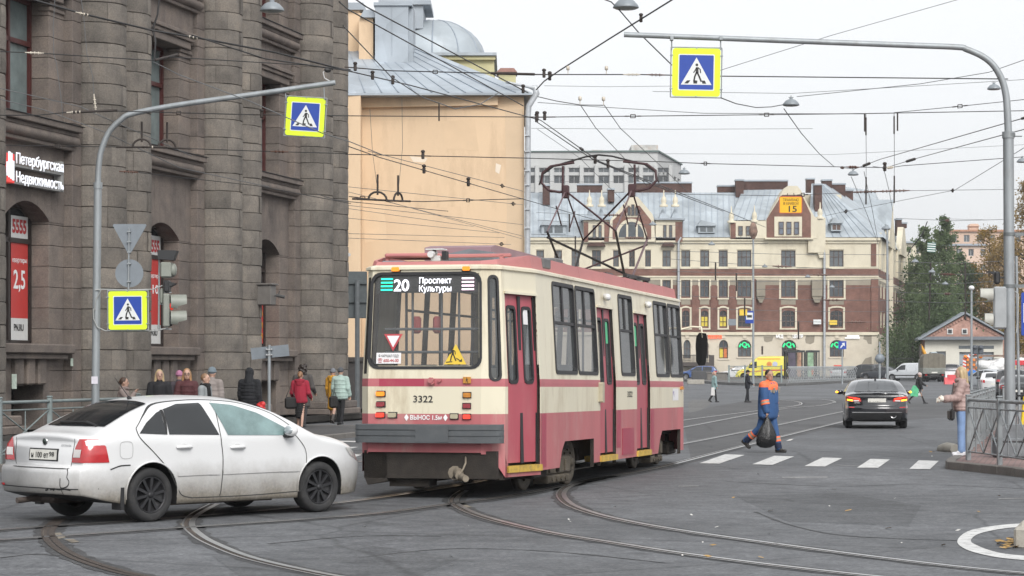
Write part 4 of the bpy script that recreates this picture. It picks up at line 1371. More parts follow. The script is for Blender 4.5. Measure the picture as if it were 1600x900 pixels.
for a in(1484,1507):
 m=MB();m.prism([(ax(a),az(522)),(ax(a+9),az(522)),(ax(a+9),az(513)),(ax(a),az(513))],lambda x,z:am(x,z,1.5),lambda x,z:am(x,z,1.6))
 w=m.build('window',M('frame_white2',(.62,.62,.6),.6),gr)
 m=MB();m.prism([(ax(a+1.5),az(520.5)),(ax(a+7.5),az(520.5)),(ax(a+7.5),az(514.5)),(ax(a+1.5),az(514.5))],lambda x,z:am(x,z,1.47),lambda x,z:am(x,z,1.499))
 m.build('pane',WGLASS[2],w)
m=MB()
for(p,q)in(((1438,532),(1512,489.5)),((1512,489.5),(1578,526))):
 m.prism([(ax(p[0]),az(p[1])),(ax(q[0]),az(q[1])),(ax(q[0]),az(q[1]-3)),(ax(p[0]),az(p[1]-3))],lambda x,z:am(x,z,1.2),lambda x,z:am(x,z,3.8))
m.build('roof',M('roof_slate',(.22,.245,.27),.6),gr)
# far apartment blocks behind the trees
def far_block(name,xa,xb,yt,Y,mt,lb,floors,nwin,roofm,chs=()):
 root=empty(name,((xa+xb)/2*Y/F-800*Y/F,Y,0),label=lb,cat='apartment building')
 I=-root.location
 def fm(x,z,d=0.):return V(x,Y+d,z)+I
 X=lambda p:(p-800)*Y/F
 Z=lambda p:CH+(HZ-p)*Y/F
 hs=[]
 for f in range(floors):
  for k in range(nwin):
   a=lerp(xa,xb,(k+.3)/nwin)
   hs.append((X(a),X(a+(xb-xa)/nwin*.45),Z(yt+16+f*24),Z(yt+5+f*24)))
 m=MB()
 wall_holes(m,fm,X(xa),X(xb),-1,Z(yt),hs,lambda x,z:0,depth=.4)
 m.quad(fm(X(xb),-1,0),fm(X(xb),-1,14),fm(X(xb),Z(yt),14),fm(X(xb),Z(yt),0),smooth=False)
 m.quad(fm(X(xa),Z(yt)-.01,0),fm(X(xb),Z(yt)-.01,0),fm(X(xb),Z(yt)-.01,14),fm(X(xa),Z(yt)-.01,14),smooth=False)
 m.build('wall',mt,root,fix=False)
 for i,h in enumerate(hs):window(fm,h,root,WGLASS[i%2],M('frame_white'),2,1,.3,.08)
 m=MB();m.prism([(X(xa)-.4,Z(yt)),(X(xb)+.4,Z(yt)),(X(xb)-1,Z(yt-3)),(X(xa)+1,Z(yt-3))],lambda x,z:fm(x,z,-.5),lambda x,z:fm(x,z,14))
 m.build('roof',roofm,root)
 for(c0,c1,y0,y1)in chs:
  m=MB();m.prism([(X(c0),Z(y1)),(X(c1),Z(y1)),(X(c1),Z(y0)),(X(c0),Z(y0))],lambda x,z:fm(x,z,4),lambda x,z:fm(x,z,6))
  m.prism([(X(c0-1),Z(y0)),(X(c1+1),Z(y0)),(X(c1-2),Z(y0-4)),(X(c0+2),Z(y0-4))],lambda x,z:fm(x,z,3.6),lambda x,z:fm(x,z,6.4))
  m.build('chimney',mt,root)
PEACH=M('peach_plaster',(.55,.40,.31),.9,var=.07,scale=.2)
PINKP=M('pink_plaster',(.62,.47,.38),.9,var=.06,scale=.2)
far_block('apartment_block',1470,1545,384,400,PINKP,'pale pink apartment block behind the dark green trees',5,4,M('roof_grey_far',(.30,.33,.37),.6))
far_block('apartment_block',1480,1640,362,520,PEACH,'orange apartment block behind the autumn trees with roof chimneys',4,8,M('roof_orange',(.40,.20,.12),.7),chs=((1520,1535,352,366),(1516,1530,372,384)))
far_block('apartment_block',1398,1442,380,330,CREAM,'cream house with pale roof just past the brick corner house',5,3,ROOFB,chs=())
# trees
def leaf_mat(name,c,var=.45):
 m,nt,b=nodes_of(name)
 tc=N(nt,'ShaderNodeTexCoord')
 at=N(nt,'ShaderNodeAttribute');at.attribute_name='tint'
 r0=ramp(nt,at.outputs['Fac'],[(0,c4(c[0])),(.5,c4(c[1])),(1,c4(c[2]))])
 n1=N(nt,'ShaderNodeTexNoise',Scale=.6,Detail=3.0)
 nt.links.new(tc.outputs['Object'],n1.inputs['Vector'])
 r1=ramp(nt,n1.outputs['Fac'],[(.3,(.65,.65,.65,1)),(.7,(1.35,1.35,1.3,1))])
 nt.links.new(mixc(nt,1.0,r0.outputs[0],r1.outputs[0],'MULTIPLY'),b.inputs['Base Color'])
 b.inputs['Roughness'].default_value=.75
 b.inputs['Specular IOR Level'].default_value=.2
 tl_=N(nt,'ShaderNodeBsdfTranslucent')
 nt.links.new(b.inputs['Base Color'].links[0].from_socket,tl_.inputs['Color'])
 ms=N(nt,'ShaderNodeMixShader')
 ms.inputs[0].default_value=.5
 nt.links.new(b.outputs[0],ms.inputs[1]);nt.links.new(tl_.outputs[0],ms.inputs[2])
 nt.links.new(ms.outputs[0],nt.nodes['Material Output'].inputs['Surface'])
 _mats[name]=m
 return m
LGREEN=leaf_mat('leaf_green',[(.095,.138,.072),(.145,.198,.098),(.205,.255,.130)])
LDARK=leaf_mat('leaf_dark',[(.078,.115,.062),(.118,.166,.084),(.168,.215,.110)])
LYEL=leaf_mat('leaf_yellow',[(.20,.135,.035),(.28,.185,.045),(.36,.25,.07)])
LRUST=leaf_mat('leaf_rust',[(.22,.145,.055),(.29,.195,.075),(.36,.26,.115)])
BARK=M('bark',(.07,.06,.05),.9,var=.4,scale=3)
def tree(name,x,Y,h,rw,mt,n,lb,cat='tree',base=.12,lean=0.,leaf=.3,group=None,seed=1,sparse=.5,bark=None,cone=.6):
 r=random.Random(seed)
 z0=gz(Y)
 root=empty(name,(x,Y,z0),label=lb,cat=cat,group=group)
 t=MB()
 top=V(lean,0,h*.95)
 tr_=[V(0,0,-.2),V(lean*.2+r.uniform(-.2,.2),0,h*.3),V(lean*.6,r.uniform(-.2,.2),h*.65),top]
 t.tube(tr_,[h*.017+.05,h*.012+.03,h*.007+.02,.02],n=7)
 clumps=[]
 nb=max(10,int(h*2.4))
 for k in range(nb):
  f=base+(1-base)*(k+r.random())/nb
  zc=h*f
  a=r.uniform(0,2*PI)
  prof=rw*(min(1,(f-base)/.18+.35))*max(.08,(1-f)**cone*1.25 if f>.35 else 1.0)
  prof=min(prof,rw)
  d=prof*r.uniform(.35,1.0)
  st=V(lean*f,0,zc-d*.35)
  e=V(lean*f+d*math.cos(a),d*math.sin(a),zc+d*r.uniform(-.1,.35))
  t.tube([st,st.lerp(e,.5)+V(0,0,d*.08),e],[h*.004+.015,h*.003+.01,.01],n=4,cap=False)
  for j in range(3):
   clumps.append((st.lerp(e,r.uniform(.45,1.1))+V(r.gauss(0,.3),r.gauss(0,.3),r.gauss(0,.3)),prof*r.uniform(.22,.42)+.25,r.random()))
 t.build('trunk',bark or BARK,root)
 c=MB()
 vs,fs,ti=[],[],[]
 per=max(6,n//len(clumps))
 for(p,s,tn)in clumps:
  for q in range(per):
   o=V(r.gauss(0,1),r.gauss(0,1),r.gauss(0,.8))*s*.55
   if r.random()<.12:o*=1.7
   l=leaf*r.uniform(.5,1.2)
   u=V(r.gauss(0,1),r.gauss(0,1),r.gauss(0,1)).normalized()
   w=u.cross(V(r.gauss(0,1),r.gauss(0,1),r.gauss(0,1))).normalized()
   b_=p+o
   i0=len(vs)
   vs+=[b_-u*l*.5,b_+w*l*.3,b_+u*l*.5,b_-w*l*.3]
   fs.append((i0,i0+1,i0+2,i0+3))
   ti.append(max(0,min(1,tn*.6+r.random()*.4)))
 c.v=vs;c.f=fs;c.m=[0]*len(fs);c.sm=[False]*len(fs);c.t=ti
 c.build('crown',mt,root,fix=False)
 return root
def tx(px,Y):return(px-800)*Y/F
tree('poplar',tx(1476,275),275,18.6,5.0,LGREEN,13000,'tallest dark green tree right of the brick corner house',seed=3,leaf=.36,cone=.75)
tree('poplar',tx(1444,285),285,18.2,4.4,LGREEN,11000,'slim dark green tree next to the cream house',seed=4,leaf=.36,cone=.8)
tree('poplar',tx(1500,290),290,15.5,4.2,LDARK,9000,'shorter dark green tree at the right of the green group',seed=5,leaf=.36)
tree('leafy_tree',tx(1425,265),265,9.5,5.2,LDARK,8000,'low broad green tree beside the right flank of the brick house',seed=6,base=.05,leaf=.34)
tree('leafy_tree',tx(1462,255),255,9.6,5.4,LDARK,9000,'low broad green tree filling the gap behind the garage roof',seed=7,base=.05,leaf=.34)
tree('autumn_tree',tx(1546,300),300,19.5,4.6,LYEL,6500,'thin yellow autumn tree showing its trunk left of the big pole',seed=8,leaf=.3,cone=.5)
tree('autumn_tree',tx(1522,300),300,14.5,4.6,LYEL,8000,'low yellow green tree behind the far lamp post',seed=12,leaf=.34,base=.05)
tree('autumn_tree',tx(1568,290),290,18.0,5.2,LRUST,8500,'rust coloured autumn tree behind the big pole',seed=9,leaf=.34,base=.08)
tree('autumn_tree',tx(1606,280),280,24.0,5.6,LRUST,9500,'tall orange birch at the right edge of the square',seed=10,leaf=.32,base=.12)
tree('autumn_tree',tx(1592,262),262,10.0,3.6,LYEL,3500,'low yellow tree just behind the garage gable',seed=13,leaf=.3,base=.05)
tree('poplar',tx(1413,300),300,16.0,4.4,LGREEN,9000,'dark green tree rising directly behind the corner of the brick house',seed=31,leaf=.36,cone=.7)
for k,(px,w,h_,lb)in enumerate(((1398,1.2,4.4,'small bush growing against the flank of the brick house'),(1411,1.9,3.7,'rounded bush in front of the low green tree'),(1424,1.5,2.6,'lowest bush right of the rounded bush'))):
 tree('bush',tx(px,252),252,h_,w,LDARK,2200,lb,'bush',base=.0,leaf=.22,seed=20+k,cone=.4)
 # the tram
TH=rad(14.48)
tram=empty('tram',(-1.125,31.72,0),PI/2-TH,label='red and cream single car tram turning away at the crossing',cat='tram')
PITCH=.0087
CREAMP=M('tram_cream',(.67,.62,.48),.42,var=.06,scale=1.3,dirt=(.40,.32,.21),dscale=2.2,damt=.75,streak=.22,coat=.15)
REDP=M('tram_red',(.42,.125,.135),.5,var=.14,scale=1.6,dirt=(.44,.24,.22),dscale=2.6,damt=.9,streak=.22)
REDD=M('tram_red_fresh',(.34,.04,.075),.42,var=.06,scale=2,dirt=(.40,.12,.13),dscale=3,damt=.5)
REDS=M('tram_red_stripe',(.42,.125,.14),.5,var=.1,scale=2)
REDR=M('tram_roof_red',(.44,.17,.165),.6,var=.10,scale=1.5,dirt=(.36,.14,.13),dscale=3,damt=.6)
MAUVE=M('tram_roof_mauve',(.27,.17,.19),.6,var=.15,scale=2)
RUBB=M('rubber_black',(.018,.018,.02),.55,var=.2)
TGLASS=m_glass('tram_glass',(.22,.22,.215),.03,alpha=.26)
TGLASSD=m_glass('tram_glass_side',(.085,.092,.095),.05,alpha=.70)
UNDER=M('under_dark',(.026,.021,.017),.85,var=.4,scale=6,bump=.4)
UNDERB=M('bogie_brown',(.105,.088,.066),.8,.1,var=.35,scale=7,bump=.5)
BUMP=M('bumper_grey',(.075,.082,.088),.6,var=.12,scale=4,dirt=(.12,.12,.12),dscale=6,damt=.4)
OUT=[(-.06,.88),(-.06,-.74),(.14,-1.03),(1.29,-1.25),(12.65,-1.25),(13.0,-1.08),(13.3,-.6),(13.3,.6),(13.0,1.08),(12.65,1.25),(1.29,1.25),(.14,1.03)]
_nO=len(OUT)
def _inw(i):
 p0,p1,p2=Vector(OUT[i-1]),Vector(OUT[i]),Vector(OUT[(i+1)%_nO])
 a,b=(p1-p0).normalized(),(p2-p1).normalized()
 na,nb=Vector((-a.y,a.x)),Vector((-b.y,b.x))
 n=(na+nb).normalized()
 return n/max(.3,n.dot(na))
INW=[_inw(i)for i in range(_nO)]
def tlean(z):return max(0,z-1.6)*.055
def tseg(i):
 j=(i+1)%_nO
 p,q=Vector(OUT[i]),Vector(OUT[j])
 L=(q-p).length
 def f(u,z,d=0.0):
  e=tlean(z)+d
  a,b=p+INW[i]*e,q+INW[j]*e
  c=a.lerp(b,u/L)
  return V(c.x,c.y,z-PITCH*c.x)
 return f,L
def rrect(u0,u1,z0,z1,r,n=4):
 out=[]
 for cx,cz,a0 in((u1-r,z1-r,0),(u0+r,z1-r,PI/2),(u0+r,z0+r,PI),(u1-r,z0+r,1.5*PI)):
  for k in range(n+1):
   a=a0+PI/2*k/n
   out.append((cx+r*math.cos(a),cz+r*math.sin(a)))
 return out
def ring(m,f,u0,u1,z0,z1,w,r,d0,d1):
 """raised frame between an outer and an inner rounded rectangle"""
 A,B=rrect(u0,u1,z0,z1,r),rrect(u0+w,u1-w,z0+w,z1-w,max(.01,r-w*.6))
 n=len(A)
 vs=[f(*p,d0)for p in A]+[f(*p,d0)for p in B]+[f(*p,d1)for p in A]+[f(*p,d1)for p in B]
 fs=[]
 for k in range(n):
  k2=(k+1)%n
  fs+=[(k,k2,n+k2,n+k),(k,k2,2*n+k2,2*n+k),(n+k,n+k2,3*n+k2,3*n+k)]
 m.add(vs,fs,smooth=False)
def panel(m,f,u0,u1,z0,z1,r,d):
 A=rrect(u0,u1,z0,z1,r)
 m.add([f(*p,d)for p in A],[tuple(range(len(A)))],smooth=False)
ZDIV,ZS0,ZS1,ZTOPT=1.17,1.545,1.655,3.20
def tmat(u,z):
 if z<ZDIV:return 1
 if ZS0<z<ZS1:return 2
 return 0
body=MB()
ZB0=.36
SIDEW=[(2.26,3.66),(3.76,5.12),(6.95,8.08),(10.0,11.27),(11.38,12.62)]
SIDED=[(5.26,6.46),(8.2,9.36)]
segs={}
for i in range(_nO):
 f,L=tseg(i)
 segs[i]=(f,L)
 holes,zb=[],ZB0
 if i==0:holes,zb=[(.0+.03,L-.03,1.83,3.10)],.64
 elif i==1:holes,zb=[(L*.36,L*.82,1.66,3.04)],.62
 elif i==11:zb=.62;holes=[(L*.2,L*.7,1.72,3.06)]
 elif i==2:holes,zb=[(.09,L-.03,.43,2.83)],.30
 elif i==10:holes=[(.15,L-.1,1.76,3.06)]
 elif i==3:
  for a,b in SIDEW:holes.append((a-1.29,b-1.29,1.75,3.07))
  for a,b in SIDED:holes.append((a-1.29,b-1.29,.30,2.81))
  holes+=[(2.45-1.29,4.78-1.29,.30,.74),(10.1-1.29,12.33-1.29,.30,.76)]
 elif i==9:
  for a,b in SIDEW+SIDED:holes.append((12.65-b,12.65-a,1.75,3.07))
  holes+=[(12.65-4.7,12.65-2.4,.30,.74),(12.65-12.3,12.65-10.1,.30,.76)]
 elif i==6:holes=[(.03,L-.03,1.7,3.05)]
 elif i in(4,5,7,8):holes=[(.08,L-.08,1.75,3.05)]
 wall_holes(body,f,0,L,zb,ZTOPT,holes,tmat,zcuts=(ZDIV,ZS0,ZS1,1.6),depth=.06,rev=4)
f3,L3=segs[3]
def tri(pts,mi,d=0.0):body.add([f3(a-1.29,z,d)for a,z in pts],[tuple(range(len(pts)))],smooth=False,mi=mi)
tri([(2.449,.36),(2.449,.741),(2.80,.741),(2.60,.60)],1);tri([(10.099,.36),(10.099,.761),(10.5,.761),(10.3,.62)],1)
for(a,b,z0,z1)in((1.33,1.62,.40,1.165),(6.5,6.85,.55,1.165),(9.42,9.72,.40,1.165)):
 body.mi=3
 body.quad(f3(a-1.29,z0,-.003),f3(b-1.29,z0,-.003),f3(b-1.29,z1,-.003),f3(a-1.29,z1,-.003),smooth=False)
f0,L0_=segs[0]
body.quad(f0(L0_*.10,ZS0+.002,-.003),f0(L0_*.50,ZS0+.002,-.003),f0(L0_*.50,ZS1-.002,-.003),f0(L0_*.10,ZS1-.002,-.003),smooth=False)
body.mi=1
for i in(11,0,1):
 f,L=segs[i]
f2,L2=segs[2]
body.add([f2(.0,.30,0),f2(.09,.30,0),f2(.09,.43,0),f2(.0,.62,0)],[(0,1,2,3)],smooth=False)
f1,L1=segs[1]
body.add([f1(L1*.35,.62,0),f1(L1,.30,0),f1(L1,.62,0)],[(0,1,2)],smooth=False)
body.build('body',[CREAMP,REDP,REDS,REDD,UNDER],tram,fix=False)
m=MB()
def lvl(z,e):return[V((Vector(OUT[i])+INW[i]*(tlean(z)+e)).x,(Vector(OUT[i])+INW[i]*(tlean(z)+e)).y,z)for i in range(_nO)]
def pt(vs):return[V(p.x,p.y,p.z-PITCH*p.x)for p in vs]
rows=[pt(lvl(3.15,-.0)),pt(lvl(3.16,-.035)),pt(lvl(3.195,-.035)),pt(lvl(3.22,0.02)),pt(lvl(3.27,.25)),pt(lvl(3.30,.6))]
m.grid(rows,smooth=False,close=True)
m.add(rows[-1],[tuple(range(_nO))],smooth=False)
m.build('roof',[CREAMP],tram,fix=True)
m=MB()
def para(i,u0,u1,zl0,zl1,zh0,zh1):
 f,L=segs[i]
 a,b,c,d=f(u0,zl0,.05),f(u1,zl1,.05),f(u1,zh1,.07),f(u0,zh0,.07)
 e=[f(u0,zl0,.08),f(u1,zl1,.08),f(u1,zh1,.10),f(u0,zh0,.10)]
 m.add([a,b,c,d]+e,[(0,1,2,3),(4,7,6,5),(0,4,5,1),(3,2,6,7),(0,3,7,4),(1,5,6,2)],smooth=False)
para(0,-.0,segs[0][1],3.225,3.225,3.275,3.275)
para(1,0,segs[1][1],3.225,3.23,3.275,3.30)
para(2,0,segs[2][1],3.23,3.22,3.30,3.41)
for k in range(7):
 uu=[0,1.35,3.1,4.9,6.7,8.5,10.2,11.3]
 para(3,uu[k]+.004,uu[k+1]-.004,3.22,3.22,3.41,3.40)
para(4,0,segs[4][1],3.22,3.22,3.40,3.38);para(9,0,segs[9][1],3.22,3.22,3.40,3.41);para(10,0,segs[10][1],3.22,3.23,3.41,3.30);para(11,0,segs[11][1],3.23,3.225,3.3,3.275)
m.build('roof_parapet',REDR,tram)
def tz(x,z):return z-PITCH*x
m=MB()
def rbox(x0,x1,y0,y1,z0,z1,b=.02):m.box(x0,x1,y0,y1,tz(x0,z0),tz(x0,z1),bev=b)
m.prism([(1.9,3.25),(7.2,3.2),(7.0,3.50),(6.6,3.53),(2.2,3.60),(1.9,3.56)],lambda x,z:V(x,-.35,z),lambda x,z:V(x,.65,z))
m.build('roof_box',MAUVE,tram)
m=MB()
rbox(.9,1.75,.15,.95,3.38,3.44);rbox(.95,1.0,.9,.95,3.22,3.4,.005);rbox(1.65,1.7,.2,.25,3.22,3.4,.005);rbox(.92,1.0,-.9,.15,3.37,3.42,.01);rbox(.92,1.0,-.8,-.74,3.25,3.4,.005)
m.build('roof_rail',REDR,tram)
m=MB();m.prism([(-.62,3.28),(.16,3.28),(.10,3.42),(-.25,3.49),(-.6,3.44)],lambda y,z:V(1.1,y,z),lambda y,z:V(1.9,y,z))
rbox(.45,.9,.55,.85,3.27,3.31)
m.build('roof_cover',M('roof_grey_box',(.16,.18,.20),.6),tram)
m=MB()
m.box(.25,.33,-.07,.07,3.28,3.36,bev=.01);m.cyl((.42,.06,3.40),(.10,.03,3.37),.045,n=10);m.box(.2,.42,-.12,.13,3.44,3.455)
o=m.build('camera',M('cam_white'),tram)
m=MB();m.box(.22,.36,-.16,-.10,3.30,3.42);m.build('lamp',RUBB,o)
for k,(x,y)in enumerate(((2.0,-1.0),(3.0,-.95),(8.0,-.9),(9.3,-.2),(12.3,-.5),(9.6,.6))):
 m=MB();m.box(x,x+.45,y-.12,y+.12,tz(x,3.26),tz(x,3.42+.05*(k%2)),bev=.02)
 m.build('roof_resistor',M('resistor_grey',(.13,.13,.13),.6),tram)
m=MB();panel(m,f0,.0,L0_,1.80,3.12,.14,.02)
w=m.build('rear_window',TGLASS,tram,fix=False)
m=MB();ring(m,f0,-.015,L0_+.015,1.785,3.125,.04,.15,-.012,.06);m.build('rubber',RUBB,w)
EMW=M('led_white',(.92,.92,1.0),.4,var=.02,emit=1.1);EMG=M('led_green',(.02,.75,.42),.4,var=.02,emit=1.1);EMP=M('led_pink',(.95,.72,.85),.4,var=.02,emit=1.2)
bd=MB();bd.box(.06,.12,-.70,.84,2.84,3.09)
bo=bd.build('display_board',M('board_black',(.012,.013,.015),.3),w)
def rp(u,z,d):return f0(u,z,d)
rx_=(f0(1,2,0)-f0(0,2,0)).normalized()
rup=(f0(.5,3,0)-f0(.5,2,0)).normalized()
text('20',.165,EMW,rp(.325,2.865,-.004),rx_,rup,bo,width=.22,bold=.02,depth=.003)
text('Проспект',.085,EMW,rp(.70,2.965,-.004),rx_,rup,bo,width=.46,bold=.006,depth=.003)
text('Культуры',.085,EMW,rp(.70,2.855,-.004),rx_,rup,bo,width=.46,bold=.006,depth=.003)
m=MB();m2=MB()
for k in range(4):
 z=2.87+k*.05
 for mm_,u0,u1 in((m,.135,.310),(m2,1.34,1.52)):
  A=[rp(u0,z,-.004),rp(u1,z,-.004),rp(u1,z+.022,-.004),rp(u0,z+.022,-.004)]
  mm_.quad(*A,smooth=False)
m.build('led_bars',EMG,bo,fix=False);m2.build('led_bars',EMP,bo,fix=False)
def sticker(pts,mt,d=-.006,nm='sticker',par=w):
 s_=MB();s_.add([rp(u,z,d)for u,z in pts],[tuple(range(len(pts)))],smooth=False)
 return s_.build(nm,mt,par,fix=False)
STW=M('sticker_white',(.74,.73,.74),.4,var=.03)
STR=M('sticker_red',(.45,.06,.07),.4,var=.05)
sticker([(.11,1.86),(.47,1.86),(.47,2.01),(.11,2.01)],STW)
text('Я НАРУШАЛ ПДД!',.036,LETK,rp(.145,1.95,-.009),rx_,rup,w,width=.29,depth=.001)
text('☎ 600-44-00',.045,LETR,rp(.135,1.882,-.009),rx_,rup,w,width=.30,depth=.001,bold=.02)
sticker([(.21,2.27),(.485,2.27),(.35,2.03)],STR);sticker([(.255,2.245),(.44,2.245),(.35,2.085)],STW,-.008)
YELS=M('sign_yellow',(.72,.50,.05),.4,var=.05)
sticker([(1.09,1.85),(1.41,1.85),(1.26,2.13)],YELS)
def walker(bx_,bz_,s,mt,par,fm,name='pictogram'):
 """walking man pictogram from plain strokes; fm maps (x,z) in sign units to 3D"""
 k=MB()
 def st(pts,wd):
  for(x0,z0),(x1,z1)in zip(pts[:-1],pts[1:]):
   d=Vector((x1-x0,z1-z0));n=Vector((-d.y,d.x)).normalized()*wd/2;e=d.normalized()*wd*.2
   k.quad(*[fm(bx_+s*p[0],bz_+s*p[1])for p in((x0-n.x-e.x,z0-n.y-e.y),(x1-n.x+e.x,z1-n.y+e.y),(x1+n.x+e.x,z1+n.y+e.y),(x0+n.x-e.x,z0+n.y-e.y))],smooth=False)
 hd=[(.02+.075*math.cos(2*PI*q/10),.86+.075*math.sin(2*PI*q/10))for q in range(10)]
 k.add([fm(bx_+s*x,bz_+s*z)for x,z in hd],[tuple(range(10))],smooth=False)
 k.add([fm(bx_+s*x,bz_+s*z)for x,z in((-.02,.74),(.10,.74),(.12,.42),(-.04,.42))],[(0,1,2,3)],smooth=False)
 st([(.08,.72),(.20,.62),(.22,.44)],.055);st([(.0,.72),(-.06,.58),(-.14,.46)],.055)
 st([(.06,.45),(.16,.24),(.26,.0)],.085);st([(-.0,.45),(-.08,.24),(-.12,.0)],.085)
 return k.build(name,mt,par,fix=False)
walker(1.21,1.90,.20,LETK,w,lambda x,z:rp(x,z,-.009))
s_=MB()
for q in([(1.27,1.94),(1.335,1.90),(1.33,1.888),(1.265,1.928)],[(1.305,1.885),(1.35,1.885),(1.35,1.93)],[(1.12,1.885),(1.21,1.893),(1.21,1.88),(1.12,1.872)]):s_.add([rp(u,z,-.009)for u,z in q],[tuple(range(len(q)))],smooth=False)
s_.build('arrow',LETK,w,fix=False)
m=MB();panel(m,f1,L1*.34,L1*.84,1.64,3.06,.07,.02)
w1=m.build('corner_window',TGLASSD,tram,fix=False)
m=MB();ring(m,f1,L1*.32,L1*.86,1.62,3.08,.035,.08,-.01,.06);m.build('rubber',RUBB,w1)
f11,L11=segs[11]
m=MB();panel(m,f11,L11*.2,L11*.7,1.7,3.06,.07,.02);m.build('corner_window',TGLASSD,tram,fix=False)
for i in(3,9,10):
 f,L=segs[i]
 WW=[(a-1.29,b-1.29)for a,b in SIDEW]if i==3 else([(12.65-b,12.65-a)for a,b in SIDEW+SIDED]if i==9 else[(.15,L-.1)])
 for a,b in WW:
  m=MB();panel(m,f,a,b,1.75,3.07,.06,.025)
  wv=m.build('side_window',TGLASSD if i==3 else TGLASS,tram,fix=False)
  if i==3:
   m=MB();ring(m,f,a-.02,b+.02,1.73,3.09,.055,.09,-.012,.05)
   zt=2.47
   m.prism([(a+.03,zt),(b-.03,zt),(b-.03,zt+.04),(a+.03,zt+.04)],lambda u,z:f(u,z,.0),lambda u,z:f(u,z,.024))
   c=lerp(a,b,.46)
   m.prism([(c,zt+.04),(c+.09,zt+.04),(c+.09,3.05),(c,3.05)],lambda u,z:f(u,z,.008),lambda u,z:f(u,z,.024))
   m.build('rubber',RUBB,wv)
def door(f,u0,u1,z0,z1,leaves=2):
 m=MB()
 m.mi=0
 lw=(u1-u0)/leaves
 hs=[]
 for k in range(leaves):hs.append((u0+k*lw+lw*.20,u0+(k+1)*lw-lw*.22,1.60,z1-.17))
 wall_holes(m,f,u0,u1,z0+.06,z1,hs,lambda u,z:0,depth=.03,rev=1)
 m.v=[v for v in m.v]
 o=None
 d=MB();d.add([tuple(v)for v in m.v],m.f,smooth=False);d.m=m.m
 g_=MB();fd=lambda u,z,q=0.:f(u,z,q+.045)
 wall_holes(g_,fd,u0,u1,z0+.06,z1,hs,lambda u,z:0,depth=.03,rev=1)
 o=g_.build('door',[REDD if False else M('tram_door_red',(.40,.075,.10),.45,var=.08,scale=2,dirt=(.45,.18,.18),dscale=2.5,damt=.5,streak=.3),RUBB],tram,fix=False)
 for h in hs:
  q=MB();panel(q,fd,h[0],h[1],h[2],h[3],.05,.02)
  wn=q.build('window',TGLASSD,o,fix=False)
  q=MB();ring(q,fd,h[0]-.015,h[1]+.015,h[2]-.015,h[3]+.015,.045,.09,-.01,.03);q.build('rubber',RUBB,wn)
 q=MB()
 c=(u0+u1)/2
 for(a,b)in((c-.045,c+.045),(u1-.05,u1),(u0,u0+.025)):
  q.prism([(a,z0+.05),(b,z0+.05),(b,z1-.02),(a,z1-.02)],lambda u,z:fd(u,z,-.02),lambda u,z:fd(u,z,.02))
 q.build('seal',RUBB,o)
 q=MB();q.prism([(u0-.03,z0-.07),(u1+.03,z0-.07),(u1+.03,z0+.02),(u0-.03,z0+.02)],lambda u,z:f(u,z,-.03),lambda u,z:f(u,z,.25))
 q.build('step',M('step_yellow',(.55,.36,.06),.6,var=.2,scale=6,dirt=(.15,.12,.08),dscale=8,damt=.8),o)
 q=MB();q.prism([(u0-.02,z1),(u1+.02,z1),(u1+.02,z1+.035),(u0-.02,z1+.035)],lambda u,z:f(u,z,-.03),lambda u,z:f(u,z,.04))
 q.build('rain_rail',CREAMP,o)
 return o
door(f2,.09,L2-.03,.43,2.83)
d2_=door(f3,SIDED[0][0]-1.29,SIDED[0][1]-1.29,.43,2.81)
d3_=door(f3,SIDED[1][0]-1.29,SIDED[1][1]-1.29,.43,2.81)
for(dd,a)in((d2_,SIDED[0][0]+.78),(d3_,SIDED[1][0]+.2)):
 q=MB();q.prism([(a-1.29,2.25),(a-1.09,2.25),(a-1.09,2.6),(a-1.29,2.6)],lambda u,z:f3(u,z,.05),lambda u,z:f3(u,z,.056));q.build('sticker',M('sticker_green',(.05,.45,.2),.4),dd)
q=MB();q.prism([(L2*.66,2.42),(L2*.80,2.42),(L2*.80,2.74),(L2*.66,2.74)],lambda u,z:f2(u,z,.048),lambda u,z:f2(u,z,.056));q.build('sticker',STW,tram)
m=MB()
prof=[(-.10,.98),(-.22,.62),(-.25,0),(-.22,-.62),(-.10,-.98)]
pp=smooth_path([V(x,y,0)for x,y in[(-.04,1.06),(-.17,.98),(-.24,.5),(-.26,0),(-.24,-.5),(-.17,-.98),(-.04,-1.06)]],5)
rows=[]
for dz,off in((.77,.10),(.775,.0),(.845,.0),(.85,.012),(.87,.012),(.875,0),(.925,0),(.93,.012),(.95,.012),(.955,0),(1.02,0),(1.03,.02),(1.03,.12)):
 rows.append([V(p.x+off,p.y,dz)for p in pp])
m.grid(rows,smooth=False)
m.build('bumper',BUMP,tram)
m=MB();m.box(-.263,-.24,-.33,.14,.79,1.01);m.build('bumper_plate',BUMP,tram)
LAM_O=M('lamp_orange',(.50,.20,.03),.3,var=.2,scale=30);LAM_OL=M('lamp_orange_lit',(.85,.26,.02),.3,var=.1,emit=.35)
LAM_R=M('lamp_red',(.26,.035,.045),.3,var=.2,scale=30);LAM_RL=M('lamp_red_lit',(.80,.05,.03),.3,var=.1,emit=.5);LAM_C=M('lamp_clear',(.38,.34,.24),.3,var=.2)
